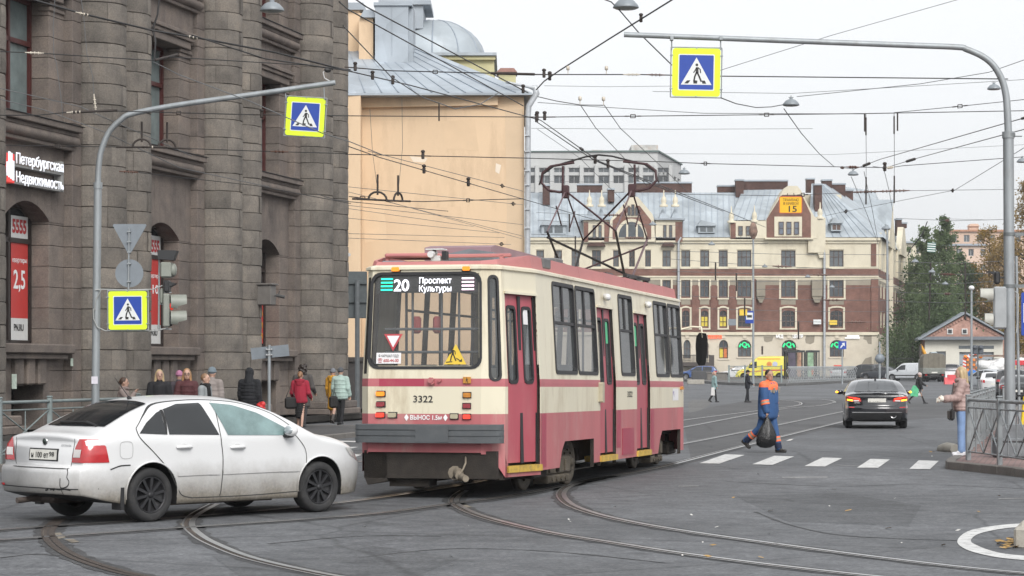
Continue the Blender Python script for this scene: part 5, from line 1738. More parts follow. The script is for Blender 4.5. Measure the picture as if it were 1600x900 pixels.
def lamp(u,z,mt,w_=.105,h_=.062,lit=False,nm='tail_lamp'):
 m=MB();m.prism(rrect(u-w_/2,u+w_/2,z-h_/2,z+h_/2,.01,1),lambda a,b:f0(a,b,-.04),lambda a,b:f0(a,b,.0))
 o=m.build(nm,mt,tram)
 m=MB();m.prism([(u-w_/2-.01,z-h_/2-.012),(u+w_/2+.01,z-h_/2-.012),(u+w_/2+.01,z+h_/2+.012),(u-w_/2-.01,z+h_/2+.012)],lambda a,b:f0(a,b,-.012),lambda a,b:f0(a,b,.0))
 m.build('housing',RUBB,o)
 return o
def pu(px):return(px-563.0)/(755-563.0)*L0_
def pz(py):return CH+(HZ-py)/114.6
for px,py,mt in((586,616,LAM_OL),(586,632.5,LAM_R),(585.5,649.5,LAM_RL),(606,649.5,LAM_C),(710,651,LAM_C),(731.5,617.5,LAM_O),(731,634.5,LAM_R),(731,651.5,LAM_RL)):
 lamp(pu(px),pz(py),mt,nm='tail_lamp'if mt is not LAM_C else 'reversing_lamp')
for px in(606,729.5):lamp(pu(px),3.165,LAM_OL,.11,.06,nm='roof_lamp')
m=MB();m.prism([(pu(725),pz(599)),(pu(738),pz(599)),(pu(738),pz(589)),(pu(725),pz(589))],lambda a,b:f0(a,b,-.03),lambda a,b:f0(a,b,0));pl_=m.build('warning_plate',M('plate_amber',(.48,.22,.03),.4),tram)
walker(pu(731.5)-.005,pz(598),.075,LETK,pl_,lambda x,z:f0(x,z,-.033))
m=MB();m.cyl(f0(pu(672),1.63,.0),f0(pu(672),1.63,-.07),.04,n=10);m.cyl(f0(pu(686),1.63,.0),f0(pu(686),1.63,-.05),.025,n=8);m.cyl(f0(pu(674),1.58,.0),f0(pu(674),1.60,-.05),.03,n=8)
m.build('socket',REDP,tram)
text('3322',.095,LETK,f0(pu(640),pz(629),-.006),rx_,(0,0,1),tram,width=.28,depth=.002,bold=.015)
text('♦ВЫНОС 1.5м♦',.062,LETW,f0(pu(623.5),pz(656.5),-.006),rx_,(0,0,1),tram,width=.62,depth=.002,bold=.03)
m=MB();m.prism(rrect(5.12-1.29,5.26-1.29,1.30,1.62,.03),lambda a,b:f3(a,b,-.07),lambda a,b:f3(a,b,0));m.build('side_indicator',M('indicator_grey',(.42,.38,.28),.5),tram)
for a in(5.85,9.3):
 m=MB();m.ell(f3(a-1.29,2.99,-.06),(.09,.06,.06));m.cyl(f3(a-1.29+.02,3.0,0),f3(a-1.29+.02,3.0,-.05),.05,n=8);m.build('side_camera',M('cam_white'),tram)
sd_=(f3(1,1,0)-f3(0,1,0)).normalized()
text('3322',.10,LETK,f3(7.35-1.29,1.38,-.005),sd_,(0,0,1),tram,width=.42,depth=.002)
m=MB();m.quad(*[f3(a-1.29,z,-.004)for a,z in((11.5,1.30),(12.1,1.30),(12.1,1.52),(11.5,1.52))],smooth=False);st_=m.build('sticker',STW,tram,fix=False)
m=MB();m.add([f3(a-1.29,z,-.006)for a,z in((11.56,1.46),(11.66,1.36),(11.64,1.48))],[(0,1,2)]);m.build('emblem',M('emblem_violet',(.16,.10,.32),.4),st_,fix=False)
m=MB();m.prism(rrect(12.3-1.29,12.42-1.29,1.5,1.56,.01),lambda a,b:f3(a,b,-.05),lambda a,b:f3(a,b,0));m.build('side_lamp',LAM_O,tram)
m=MB()
m.prism([(6.95-1.29,.42),(7.9-1.29,.42),(7.9-1.29,.86),(6.95-1.29,.86)],lambda a,b:f3(a,b,-.012),lambda a,b:f3(a,b,-.002));m.build('skirt_panel',REDD,tram)
m=MB()
p0=V(12.95,-1.10,tz(13,2.64))
m.tube([p0,p0+V(.1,-.25,.06),p0+V(.12,-.42,.05),p0+V(.12,-.44,-.15)],.022,n=6)
ar_=m.build('mirror_arm',CREAMP,tram)
m=MB()
zc=tz(13,2.27)
prof=[(.05,.42),(-.12,.40),(-.16,.25),(-.15,-.1),(-.10,-.40),(.06,-.42),(.12,-.30),(.14,.1),(.12,.32)]
m.prism([(y,z)for y,z in prof],lambda y,z:V(13.05,-1.52+y*.78,zc+z*.76),lambda y,z:V(13.15,-1.52+y*.7,zc+z*.73));m.build('mirror',M('mirror_black',(.012,.012,.012),.15),ar_)
m=MB();m.box(1.3,12.6,-1.1,1.1,.78,.82);m.box(.2,1.298,-.9,.9,.78,.82);m.box(1.3,12.6,-1.02,1.02,3.02,3.06);m.box(.15,1.298,-.78,.78,3.04,3.07)
for(a,b)in((1.35,5.1),(6.6,8.1),(9.5,12.6)):
 m.box(a,b,-1.16,-1.12,.82,1.72);m.box(a,b,1.12,1.16,.82,1.72)
m.box(.12,.16,-.9,.9,.82,1.8)
m.box(12.0,12.05,-1.0,.2,.82,2.9)
m.build('interior',M('tram_interior',(.50,.48,.43),.7,var=.15),tram)
m=MB()
for x in(.9,2.6,4.4,6.8,8.2,9.8,11.4):
 for y in(-.62,.62):m.cyl((x,y,.82),(x,y,3.03),.02,n=6)
for y in(-.62,.62):m.cyl((.9,y,2.62),(11.8,y,2.56),.02,n=6)
for z in(2.02,2.34):m.cyl((.22,-.72,z),(.22,.72,z),.022,n=6)
for y in(-.35,-.1,.32):m.cyl((.22,y,1.8),(.22,y,2.9),.018,n=6)
m.build('grab_pole',M('pole_inner',(.10,.11,.12),.4,.3),tram)
for k in range(6):
 for y in(-.82,.82):
  x=2.0+k*1.75
  if y<0 and(5.0<x<6.7 or 7.9<x<9.6):continue
  m=MB();m.box(x,x+.45,y-.22,y+.22,1.2,1.28,bev=.03);m.box(x+.40,x+.48,y-.22,y+.22,1.26,1.85,bev=.03);m.cyl((x+.2,y,.82),(x+.2,y,1.2),.05,n=6)
  m.build('seat',M('seat_grey',(.10,.11,.12),.6),tram)
for y,c in((.30,'red'),(-.0,'blue')):
 m=MB();m.box(.30,.40,y-.06,y+.06,2.28,2.52,bev=.03);m.build('ticket_validator',M('validator_red',(.35,.07,.07),.4),tram)
m=MB()
m.box(.15,13.0,-.95,.95,.55,.79);m.box(5.0,9.9,-.95,.95,.34,.56);m.box(-.02,.2,-.95,.95,.28,.66)
m.prism([(.95,.64),(.95,.30),(.90,.18),(.62,.24),(.62,.64)],lambda y,z:V(-.02,y,z),lambda y,z:V(.9,y,z))
m.box(.1,.5,.05,.62,.16,.6);m.box(.15,1.9,-1.0,-.55,.26,.62)
m.box(1.4,2.2,-1.12,-.7,.22,.44,bev=.02)
m.box(2.5,4.7,-.6,.6,.5,.8)
m.build('underframe',UNDER,tram)
m=MB()
m.cyl((-.02,-.36,.36),(.5,-.3,.40),.10,n=10);m.tube([(-.22,-.47,.33),(-.06,-.43,.35),(.1,-.37,.37)],[.05,.055,.13],n=10);m.cyl((-.40,-.62,.30),(-.05,-.40,.345),.045,n=10);m.tube([(.02,-.5,.64),(-.05,-.52,.5),(-.1,-.5,.42),(-.12,-.46,.36)],.015,n=5)
m.build('coupler',M('coupler_tan',(.20,.17,.13),.7,var=.3,scale=8),tram)
def bogie(xc,rz_):
 Mx=Matrix.Translation((xc,0,0))@Matrix.Rotation(rz_,4,'Z')
 m=MB()
 for s in(-1,1):
  m.box(-.62,.62,s*.93-.10,s*.93+.10,.20,.47,M=Mx,bev=.03)
  m.box(-.5,.5,s*.93-.12,s*.93+.12,.08,.20,M=Mx,bev=.02)
  for q in(-.35,0,.35):m.box(q-.06,q+.06,s*1.03-.03,s*1.03+.03,.24,.42,M=Mx,bev=.01)
  for q in(-.3,-.1,.1,.3):m.cyl(Mx@V(q,s*1.03,.14),Mx@V(q,s*1.07,.14),.035,n=6)
 m.box(-.2,.2,-.85,.85,.3,.55,M=Mx)
 o=m.build('bogie',UNDERB,tram)
 for ax_ in(-.97,.97):
  for s in(-1,1):
   w_=MB()
   prof=[(.0,-.06),(.30,-.06),(.31,-.05),(.345,-.05),(.35,.05),(.33,.06),(.26,.06),(.24,.035),(.13,.035),(.12,.09),(.07,.10),(.06,.14),(0,.14)]
   w_.lathe([(r,z)for r,z in prof],28,M=Mx@Matrix.Translation((ax_,s*.80,.352))@Matrix.Rotation(-s*PI/2,4,'X'),cap=False)
   for q in range(8):
    a=2*PI*q/8
    c=Mx@V(ax_+.19*math.cos(a),s*.84,.352+.19*math.sin(a));w_.cyl(c,c+(Mx.to_3x3()@V(0,s*.03,0)),.022,n=6)
   w_.build('wheel',M('tram_wheel',(.085,.072,.056),.7,.2,var=.35,scale=8,bump=.4),o)
bogie(3.38,rad(-6));bogie(11.05,rad(-1))
m=MB();m.box(12.45,13.25,-1.0,1.0,.16,.40,bev=.03);m.cyl((12.8,-.9,.3),(12.8,-.9,.75),.04,n=6);m.build('lifeguard',UNDER,tram)
PX=10.85
PD=M('panto_dark',(.02,.017,.017),.5,.2,var=.2);PR=M('panto_red',(.05,.02,.023),.55,var=.2);PM_=M('panto_mauve',(.13,.085,.092),.55,var=.15)
root=MB()
hw_=.62
def pp_(x,y,z):return V(PX+x,y,z-PITCH*PX)
pan=MB();pan.box(PX-1.1,PX+1.1,-.75,-.68,3.42,3.48);pan.box(PX-1.1,PX+1.1,.68,.75,3.42,3.48);pan.box(PX-.2,PX+.2,-.75,.75,3.40,3.46);pan.box(PX-.15,PX+.5,-.2,.3,3.3,3.55,bev=.04)
for x in(-.9,.9):
 for y in(-.7,.7):pan.lathe([(.05,3.2),(.08,3.24),(.05,3.28),(.08,3.32),(.05,3.36),(.06,3.44)],8,M=Matrix.Translation((PX+x,y,0)))
po=pan.build('pantograph',PD,tram)
kz,jz=4.32,5.15
def bars(name,mt,L,r=.022):
 for a,b in L:
  q=MB();q.cyl(a,b,r,n=6);q.build(name,mt,po)
for s in(-1,1):
 y=s*hw_
 bars('lower_arm',PD if s>0 else PM_,[(pp_(.25,s*.55,3.5),pp_(1.45,y,kz))],.023)
 bars('lower_arm',PD,[(pp_(-.25,s*.55,3.5),pp_(-1.45,y,kz))],.023)
 bars('upper_arm',PM_,[(pp_(-1.45,y,kz),pp_(0,y,jz))],.016)
 bars('upper_arm',PR,[(pp_(1.45,y,kz),pp_(0,y,jz))],.016)
bars('brace',PR,[(pp_(-1.45,-hw_,kz),pp_(0,hw_,jz)),(pp_(1.45,hw_,kz),pp_(0,-hw_,jz))],.018)
bars('brace',PD,[(pp_(-1.45,hw_,kz-.1),pp_(.2,-.5,3.6))],.022);bars('brace',PR,[(pp_(1.45,-hw_,kz-.1),pp_(-.2,.5,3.6))],.018)
for s in(-1,1):
 bars('spring',PR,[(pp_(-.75,s*hw_,4.82),pp_(-.35,s*hw_,4.5)),(pp_(.75,s*hw_,4.82),pp_(.35,s*hw_,4.5))],.014)
for s in(-1,1):
 q=MB()
 y=s*hw_
 q.box(PX-.07,PX+.07,y-.06,y+.06,jz-.14-.09,jz+.1-.09,bev=.02)
 cc=[(y-s*.02,jz),(y+s*.12,jz-.02),(y+s*.32,jz+.02),(y+s*.46,jz+.16),(y+s*.44,jz+.34),(y+s*.28,jz+.46),(y+s*.0,jz+.50),(y-s*.16,jz+.52)]
 q.tube([pp_(.0,a,b)for a,b in[(c[0],c[1])for c in cc]],.026,n=6)
 q.tube([pp_(0,y+s*.06,jz),pp_(0,y+s*.05,jz+.46)],.022,n=6)
 q.build('collector_frame',M('panto_red'),po)
q=MB()
q.tube([pp_(0,a,b)for a,b in((1.12,jz+.12),(1.05,jz+.32),(.85,jz+.46),(.55,jz+.54),(.25,jz+.62),(0,jz+.65),(-.25,jz+.62),(-.55,jz+.54),(-.85,jz+.46),(-1.05,jz+.32),(-1.12,jz+.12))],.018,n=6)
q.build('contact_strip',PD,po)
# cars
TYRE=M('tyre',(.022,.022,.023),.8,var=.25,scale=6,dirt=(.09,.085,.08),dscale=4,damt=.5)
RIMD=M('rim_dark',(.035,.035,.038),.4,.4,var=.2)
RIMS=M('rim_silver',(.30,.30,.31),.35,.7,var=.15)
CDARK=M('car_dark_trim',(.015,.015,.016),.6)
CGLASS=m_glass('car_glass',(.018,.020,.022),.04)
CGLASST=m_glass('car_glass_teal',(.17,.25,.25),.05,var=.35,scale=2.5)
CHROME=M('chrome',(.6,.6,.6),.12,1.0,var=.05)
TAILR=M('tail_red',(.42,.015,.02),.12,var=.12,scale=14,coat=1.0)
TAILW=M('tail_clear',(.62,.58,.56),.15,var=.1,coat=1.0)
LITR=M('tail_red_lit',(1.0,.06,.03),.3,emit=1.2);LITO=M('tail_orange_lit',(1.0,.42,.03),.3,emit=1.8)
HEADL=M('headlamp',(.5,.5,.48),.08,var=.2,scale=12,coat=1.0)
PLATE=M('plate_white',(.66,.65,.60),.5,var=.08,dirt=(.3,.28,.25),dscale=10,damt=.4)
def interp(pts,x):
 if x<=pts[0][0]:return pts[0][1]
 for(a,b),(c,d)in zip(pts[:-1],pts[1:]):
  if x<=c:
   t=(x-a)/max(1e-9,c-a)
   return b+(d-b)*t
 return pts[-1][1]
def smooth_poly(pts,n=8):
 v=smooth_path([V(p[0],p[1],0)for p in pts],n)
 out=[(v[0].x,v[0].y)]
 for p in v[1:]:
  out.append((max(p.x,out[-1][0]+1e-5),p.y))
 return out
class CarShape:
 def __init__(s,L,W,top,bot,belt=.92,tumble=.22,rear_k=.12,rear_r=.55,front_k=.30,front_r=.9,roof_r=.10,low=.06,rear_off=None,front_off=None,ground=.16,zw=.62):
  s.L,s.W=L,W
  s.topc=smooth_poly(top)
  s.botc=bot
  s.belt,s.tum,s.rk,s.rr,s.fk,s.fr,s.roof_r,s.low,s.zw=belt,tumble,rear_k,rear_r,front_k,front_r,roof_r,low,zw
  s.roff=rear_off or[(0,0)]
  s.foff=front_off or[(0,0)]
  s.H=max(z for _,z in s.topc)
 def top(s,x):return interp(s.topc,x)
 def bot(s,x):return interp(s.botc,x)
 def plan(s,x):
  w=1.0
  if x<s.rr:w-=s.rk*(1-x/s.rr)**2.6
  if x>s.L-s.fr:w-=s.fk*((x-(s.L-s.fr))/s.fr)**2.4
  return s.W/2*w
 def base(s,x,z):
  w=s.plan(x)
  if z>s.belt:w*=1-s.tum*((z-s.belt)/(s.H-s.belt))**1.25
  elif z<s.zw:w*=1-s.low*((s.zw-z)/s.zw)**1.6
  return w
 def rr_(s,x):return min(s.roof_r,(s.top(x)-s.bot(x))*.4)
 def hw(s,x,z):
  zt,r=s.top(x),s.rr_(x)
  b=s.base(x,z)
  if z>zt-r:
   u=min(1,(z-(zt-r))/r)
   b*=max(0.0,1-u**2.4)**.42
  return b
 def sx(s,x,z):
  """shift of the end faces with height"""
  o=0
  if x<.7:o+=interp(s.roff,z)*(1-x/.7)**2
  if x>s.L-.7:o-=interp(s.foff,z)*((x-s.L+.7)/.7)**2
  return o
 def P(s,x,z,side,e=0.0):return V(x+s.sx(x,z)-s.L/2,side*(s.hw(x,z)+e),z)
 def T(s,x,y,e=0.0):
  zt,r=s.top(x),s.rr_(x)
  b=s.base(x,zt-r)
  u=min(1,abs(y)/max(1e-6,b))
  z=zt-r+r*max(0,1-u**(1/.42))**(1/2.4)
  return V(x+s.sx(x,z)-s.L/2,y,z+e)
 def R(s,y,z,e=0.0):
  y_=abs(y)
  lo,hi=0.0,1.2
  if s.hw(0,z)>=y_:x=0.0
  else:
   for _ in range(22):
    m=(lo+hi)/2
    if s.hw(m,z)>=y_:hi=m
    else:lo=m
   x=hi
  return V(x+s.sx(x,z)-s.L/2-e,y,z)
 def FR(s,y,z,e=0.0):
  y_=abs(y)
  lo,hi=s.L-1.4,s.L
  if s.hw(s.L,z)>=y_:x=s.L
  else:
   for _ in range(22):
    m=(lo+hi)/2
    if s.hw(m,z)>=y_:lo=m
    else:hi=m
   x=lo
  return V(x+s.sx(x,z)-s.L/2+e,y,z)
 def mesh(s,m,nx=90,res=1.0):
  xs=[0,.015,.04,.08,.13,.2,.28,.38,.5]
  k=int(nx*res)
  xs+=[.5+(s.L-1.1)*i/k for i in range(1,k+1)]
  xs+=[s.L-.5,s.L-.4,s.L-.3,s.L-.2,s.L-.12,s.L-.06,s.L-.02,s.L]
  xs=sorted(set(round(x,4)for x in xs))
  rows=[]
  nz=max(10,int(22*res))
  for x in xs:
   zb,zt,r=s.bot(x),s.top(x),s.rr_(x)
   pts=[]
   for j in range(nz+1):
    z=lerp(zb,zt-r,j/nz);pts.append((s.base(x,z),z))
   b=s.base(x,zt-r)
   for j in range(1,13):
    u=math.sin(PI/2*j/12)
    z=zt-r+r*u
    pts.append((s.hw(x,z)if j<12 else 0,z))
   half=[V(x+s.sx(x,z)-s.L/2,-y,z)for y,z in pts]
   other=[V(p.x,-p.y,p.z)for p in half[::-1][1:]]
   rows.append(half+other)
  m.grid(rows,smooth=True,close=True)
  for rw in(rows[0],rows[-1]):
   nh=(len(rw)+1)//2
   h_,o_=rw[:nh],[rw[0]]*0+[V(p.x,-p.y,p.z)for p in rw[:nh]]
   for j in range(nh-1):
    q=[h_[j],o_[j],o_[j+1],h_[j+1]]
    if j==nh-2:q=q[:3]
    m.add(q,[tuple(range(len(q)))],smooth=True)
def curve_at(pts,t):
 ls=[0]
 for a,b in zip(pts[:-1],pts[1:]):ls.append(ls[-1]+math.hypot(b[0]-a[0],b[1]-a[1]))
 d=t*ls[-1]
 for i in range(len(pts)-1):
  if d<=ls[i+1]+1e-9:
   q=(d-ls[i])/max(1e-9,ls[i+1]-ls[i])
   return(lerp(pts[i][0],pts[i+1][0],q),lerp(pts[i][1],pts[i+1][1],q))
 return pts[-1]
def patch(m,A,B,fn,n=14,k=5,smooth=True):
 rows=[]
 for i in range(k+1):
  row=[]
  for j in range(n+1):
   a,b=curve_at(A,j/n),curve_at(B,j/n)
   row.append(fn(lerp(a[0],b[0],i/k),lerp(a[1],b[1],i/k)))
  rows.append(row)
 m.grid(rows,smooth=smooth)
def strip(m,pts,w,fn,n=6,closed=False):
 v=[V(p[0],p[1],0)for p in pts]
 v=smooth_path(v,n)if n>1 else v
 rows=[]
 for i,p in enumerate(v):
  t=v[min(i+1,len(v)-1)]-v[max(i-1,0)]
  nn=V(-t.y,t.x,0).normalized()*w/2
  rows.append([fn(p.x+nn.x,p.y+nn.y),fn(p.x-nn.x,p.y-nn.y)])
 m.grid(rows,smooth=True)
def wheel(parent,x,side,y,r,rim,spokes=10,w=.205,name='wheel',res=1):
 m=MB()
 Mx=Matrix.Translation((x,side*y,r))@Matrix.Rotation(-side*PI/2,4,'X')
 n=36 if res else 18
 R_=r
 m.lathe([(R_*.66,-w),(R_*.93,-w),(R_*.985,-w*.88),(R_,-w*.7),(R_,-w*.3),(R_*.985,-w*.12),(R_*.94,-.005),(R_*.86,.006),(R_*.74,.004),(R_*.685,-.008),(R_*.66,-.03)],n,M=Mx,cap=False)
 o=m.build(name,TYRE,parent)
 m=MB()
 rr=R_*.67
 m.lathe([(rr,-.17),(rr,-.012),(rr*.96,-.008),(rr*.92,-.03),(rr*.90,-.07),(0.001,-.085)],n,M=Mx,cap=False)
 m.lathe([(rr*.17,-.08),(rr*.17,-.012),(rr*.10,-.004),(0.001,-.002)],14,M=Mx,cap=False)
 for q in range(spokes):
  a=2*PI*q/spokes+.2
  Ms=Mx@Matrix.Rotation(a,4,'Z')
  wi,wo=rr*.07,rr*(.085 if spokes>7 else.15)
  vs=[Ms@V(rr*.12,-wi,-.02),Ms@V(rr*.12,wi,-.02),Ms@V(rr*.94,wo,-.018),Ms@V(rr*.94,-wo,-.018),Ms@V(rr*.12,-wi,-.06),Ms@V(rr*.12,wi,-.06),Ms@V(rr*.94,wo,-.06),Ms@V(rr*.94,-wo,-.06)]
  m.add(vs,[(0,1,2,3),(0,4,5,1),(1,5,6,2),(2,6,7,3),(3,7,4,0)],smooth=False)
 m.build('rim',rim,o)
 return o
def cut_arches(o,cs,axles,r,depth=.42):
 """open the wheel houses with a real cut"""
 m=MB()
 for x in axles:
  for s in(-1,1):
   c0,c1=V(x,s*(cs.W/2-depth),r+.015),V(x,s*(cs.W/2+.3),r+.015)
   R_=r*1.15
   zc=r+.015
   poly=[(x+R_*math.cos(t),zc+R_*math.sin(t))for t in[PI*k/28 for k in range(29)]]+[(x-R_*.98,.02),(x+R_*.98,.02)]
   m.prism(poly,lambda a,z:V(a,min(c0.y,c1.y),z),lambda a,z:V(a,max(c0.y,c1.y),z))
 cutter=remesh_none(m)
 cutter.parent=o.parent
 import bmesh
 bm=bmesh.new();bm.from_mesh(o.data);bmesh.ops.remove_doubles(bm,verts=bm.verts[:],dist=1e-4);bmesh.ops.recalc_face_normals(bm,faces=bm.faces[:]);bm.to_mesh(o.data);bm.free()
 b=o.modifiers.new('b','BOOLEAN')
 b.operation='DIFFERENCE'
 b.solver='EXACT'
 b.use_self=True
 b.object=cutter
 dg=bpy.context.evaluated_depsgraph_get()
 dg.update()
 me=bpy.data.meshes.new_from_object(o.evaluated_get(dg))
 o.modifiers.clear()
 bpy.data.objects.remove(cutter)
 old=o.data
 nm=old.name
 o.data=me
 bpy.data.meshes.remove(old)
 me.name=nm
 for p in me.polygons:
  c=p.center
  for x in axles:
   d=math.hypot(c.x-x,c.z-r-.015)
   if d<r*1.15 and abs(c.y)<cs.hw(c.x+cs.L/2,max(cs.bot(c.x+cs.L/2)+.02,c.z))-.012:p.material_index=1
  if p.normal.z<-.9 and c.z<.4:p.material_index=1
 return o
def remesh_none(m):
 o=m.build('cutter',CDARK,None)
 return o
def car(name,label,cat,cs,paint,loc,heading,axles,r,rim,spokes=10,sidewin=(),rearwin=None,windscreen=None,group=None,arches=True,res=1.0,glass=None,track_in=.02):
 """heading: direction the car faces, clockwise from straight away"""
 root=empty(name,loc,PI/2-heading,label=label,cat=cat,group=group)
 m=MB()
 cs.mesh(m,res=res)
 b=m.build('body',[paint,CDARK],root)
 ax=[a-cs.L/2 for a in axles]
 if arches:cut_arches(b,cs,ax,r)
 for s in(-1,1):
  for a in ax:wheel(root,a,s,cs.W/2-track_in,r,rim,spokes,res=res>=.9)
 g_=glass or CGLASS
 for s in(-1,1):
  for i,sw in enumerate(sidewin):
   A,B=sw[0],sw[1]
   gm=sw[2]if len(sw)>2 else g_
   m=MB();patch(m,A,B,lambda x,z:cs.P(x,z,s,.007),n=24,k=14)
   m.build('side_window',gm,root,fix=False)
 if rearwin:
  m=MB();patch(m,rearwin[0],rearwin[1],lambda x,y:cs.T(x,y,.008),n=20,k=12);m.build('rear_window',g_,root,fix=False)
 if windscreen:
  m=MB();patch(m,windscreen[0],windscreen[1],lambda x,y:cs.T(x,y,.008),n=20,k=12);m.build('windscreen',g_,root,fix=False)
 return root
 # the white saloon in front
WPAINT=M('car_white_dirty',(.76,.765,.77),.25,var=.02,scale=2,dirt=(.60,.575,.53),dscale=1.4,damt=.5,coat=.6)
def dirty_paint(name,col,film,z0,z1,amt=.75):
 m,nt,b=nodes_of(name)
 tc=N(nt,'ShaderNodeTexCoord')
 sp=N(nt,'ShaderNodeSeparateXYZ')
 nt.links.new(tc.outputs['Object'],sp.inputs[0])
 nz=N(nt,'ShaderNodeTexNoise',Scale=3.0,Detail=8.0,Roughness=.7)
 nt.links.new(tc.outputs['Object'],nz.inputs['Vector'])
 ad=N(nt,'ShaderNodeMath');ad.operation='MULTIPLY_ADD'
 ad.inputs[1].default_value=.34
 nt.links.new(nz.outputs['Fac'],ad.inputs[0]);nt.links.new(sp.outputs['Z'],ad.inputs[2])
 mr=N(nt,'ShaderNodeMapRange')
 mr.inputs['From Min'].default_value=z1+.17;mr.inputs['From Max'].default_value=z0+.17
 mr.inputs['To Min'].default_value=0.0;mr.inputs['To Max'].default_value=amt
 nt.links.new(ad.outputs[0],mr.inputs['Value'])
 fine=N(nt,'ShaderNodeTexNoise',Scale=30.0,Detail=4.0)
 nt.links.new(tc.outputs['Object'],fine.inputs['Vector'])
 rf_=ramp(nt,fine.outputs['Fac'],[(.3,c4(film,.7)),(.7,c4(film,1.2))])
 nt.links.new(mixc(nt,mr.outputs[0],c4(col),rf_.outputs[0]),b.inputs['Base Color'])
 b.inputs['Roughness'].default_value=.32
 b.inputs['Coat Weight'].default_value=.5
 b.inputs['Coat Roughness'].default_value=.12
 _mats[name]=m
 return m
WP=dirty_paint('car_white',(.66,.665,.67),(.17,.148,.115),.24,.70,.95)
Lw=4.57
oct_=CarShape(Lw,1.77,top=[(0,.99),(.03,1.03),(.12,1.055),(.34,1.075),(.55,1.16),(.9,1.315),(1.25,1.42),(1.6,1.462),(2.0,1.47),(2.4,1.445),(2.8,1.355),(3.1,1.235),(3.42,1.075),(3.6,1.01),(3.9,.955),(4.2,.875),(4.42,.77),(4.52,.66),(4.57,.56)],bot=[(0,.34),(.3,.27),(.6,.22),(1.2,.20),(3.6,.20),(4.1,.21),(4.4,.22),(4.57,.27)],belt=.95,tumble=.25,rear_k=.10,rear_r=.5,front_k=.54,front_r=.95,roof_r=.13,low=.05,rear_off=[(.25,.10),(.34,.03),(.42,.0),(.60,.0),(.645,.012),(.66,.055),(.80,.06),(.95,.085),(1.03,.04),(1.1,.0)],front_off=[(.2,.06),(.4,0),(.6,.0),(.75,.1)])
w_ang=rad(47.5)
RW_,FW_=G(232,815.5),G(497,803)
hd_=rad(44.8)
fx_,fy_=math.sin(hd_),math.cos(hd_)
mid=RW_+V(fx_,fy_,0)*(2.578/2)
AXR,AXF=.965,.965+2.578
cl=mid+V(-fy_,fx_,0)*(1.77/2-.08)
cen=cl+V(fx_,fy_,0)*(Lw/2-(AXR+AXF)/2)
up_front=[(1.17,1.03),(1.18,1.12)]
wcar=car('car','dirty white saloon with a cracked rear bumper and dark alloy wheels','car',oct_,WP,(cen.x,cen.y,0),hd_,(AXR,AXF),.318,RIMD,10,sidewin=[([(.80,1.04),(1.17,1.02)],[(.80,1.045),(.92,1.16),(1.10,1.275),(1.17,1.30)]),([(1.215,1.02),(1.95,1.00)],[(1.215,1.315),(1.45,1.375),(1.78,1.385)]),([(2.08,.995),(2.30,.99),(3.02,.975),(3.08,.98)],[(1.93,1.385),(2.25,1.355),(2.6,1.255),(3.0,1.06),(3.08,.98)],CGLASST)],rearwin=([(.50,-.58),(.45,-.3),(.44,0),(.45,.3),(.50,.58)],[(1.15,-.50),(1.18,-.25),(1.19,0),(1.18,.25),(1.15,.50)]),windscreen=([(2.52,-.48),(2.50,0),(2.52,.48)],[(3.36,-.60),(3.44,0),(3.36,.60)]))
SEAMK=M('door_gap',(.03,.03,.03),.7)
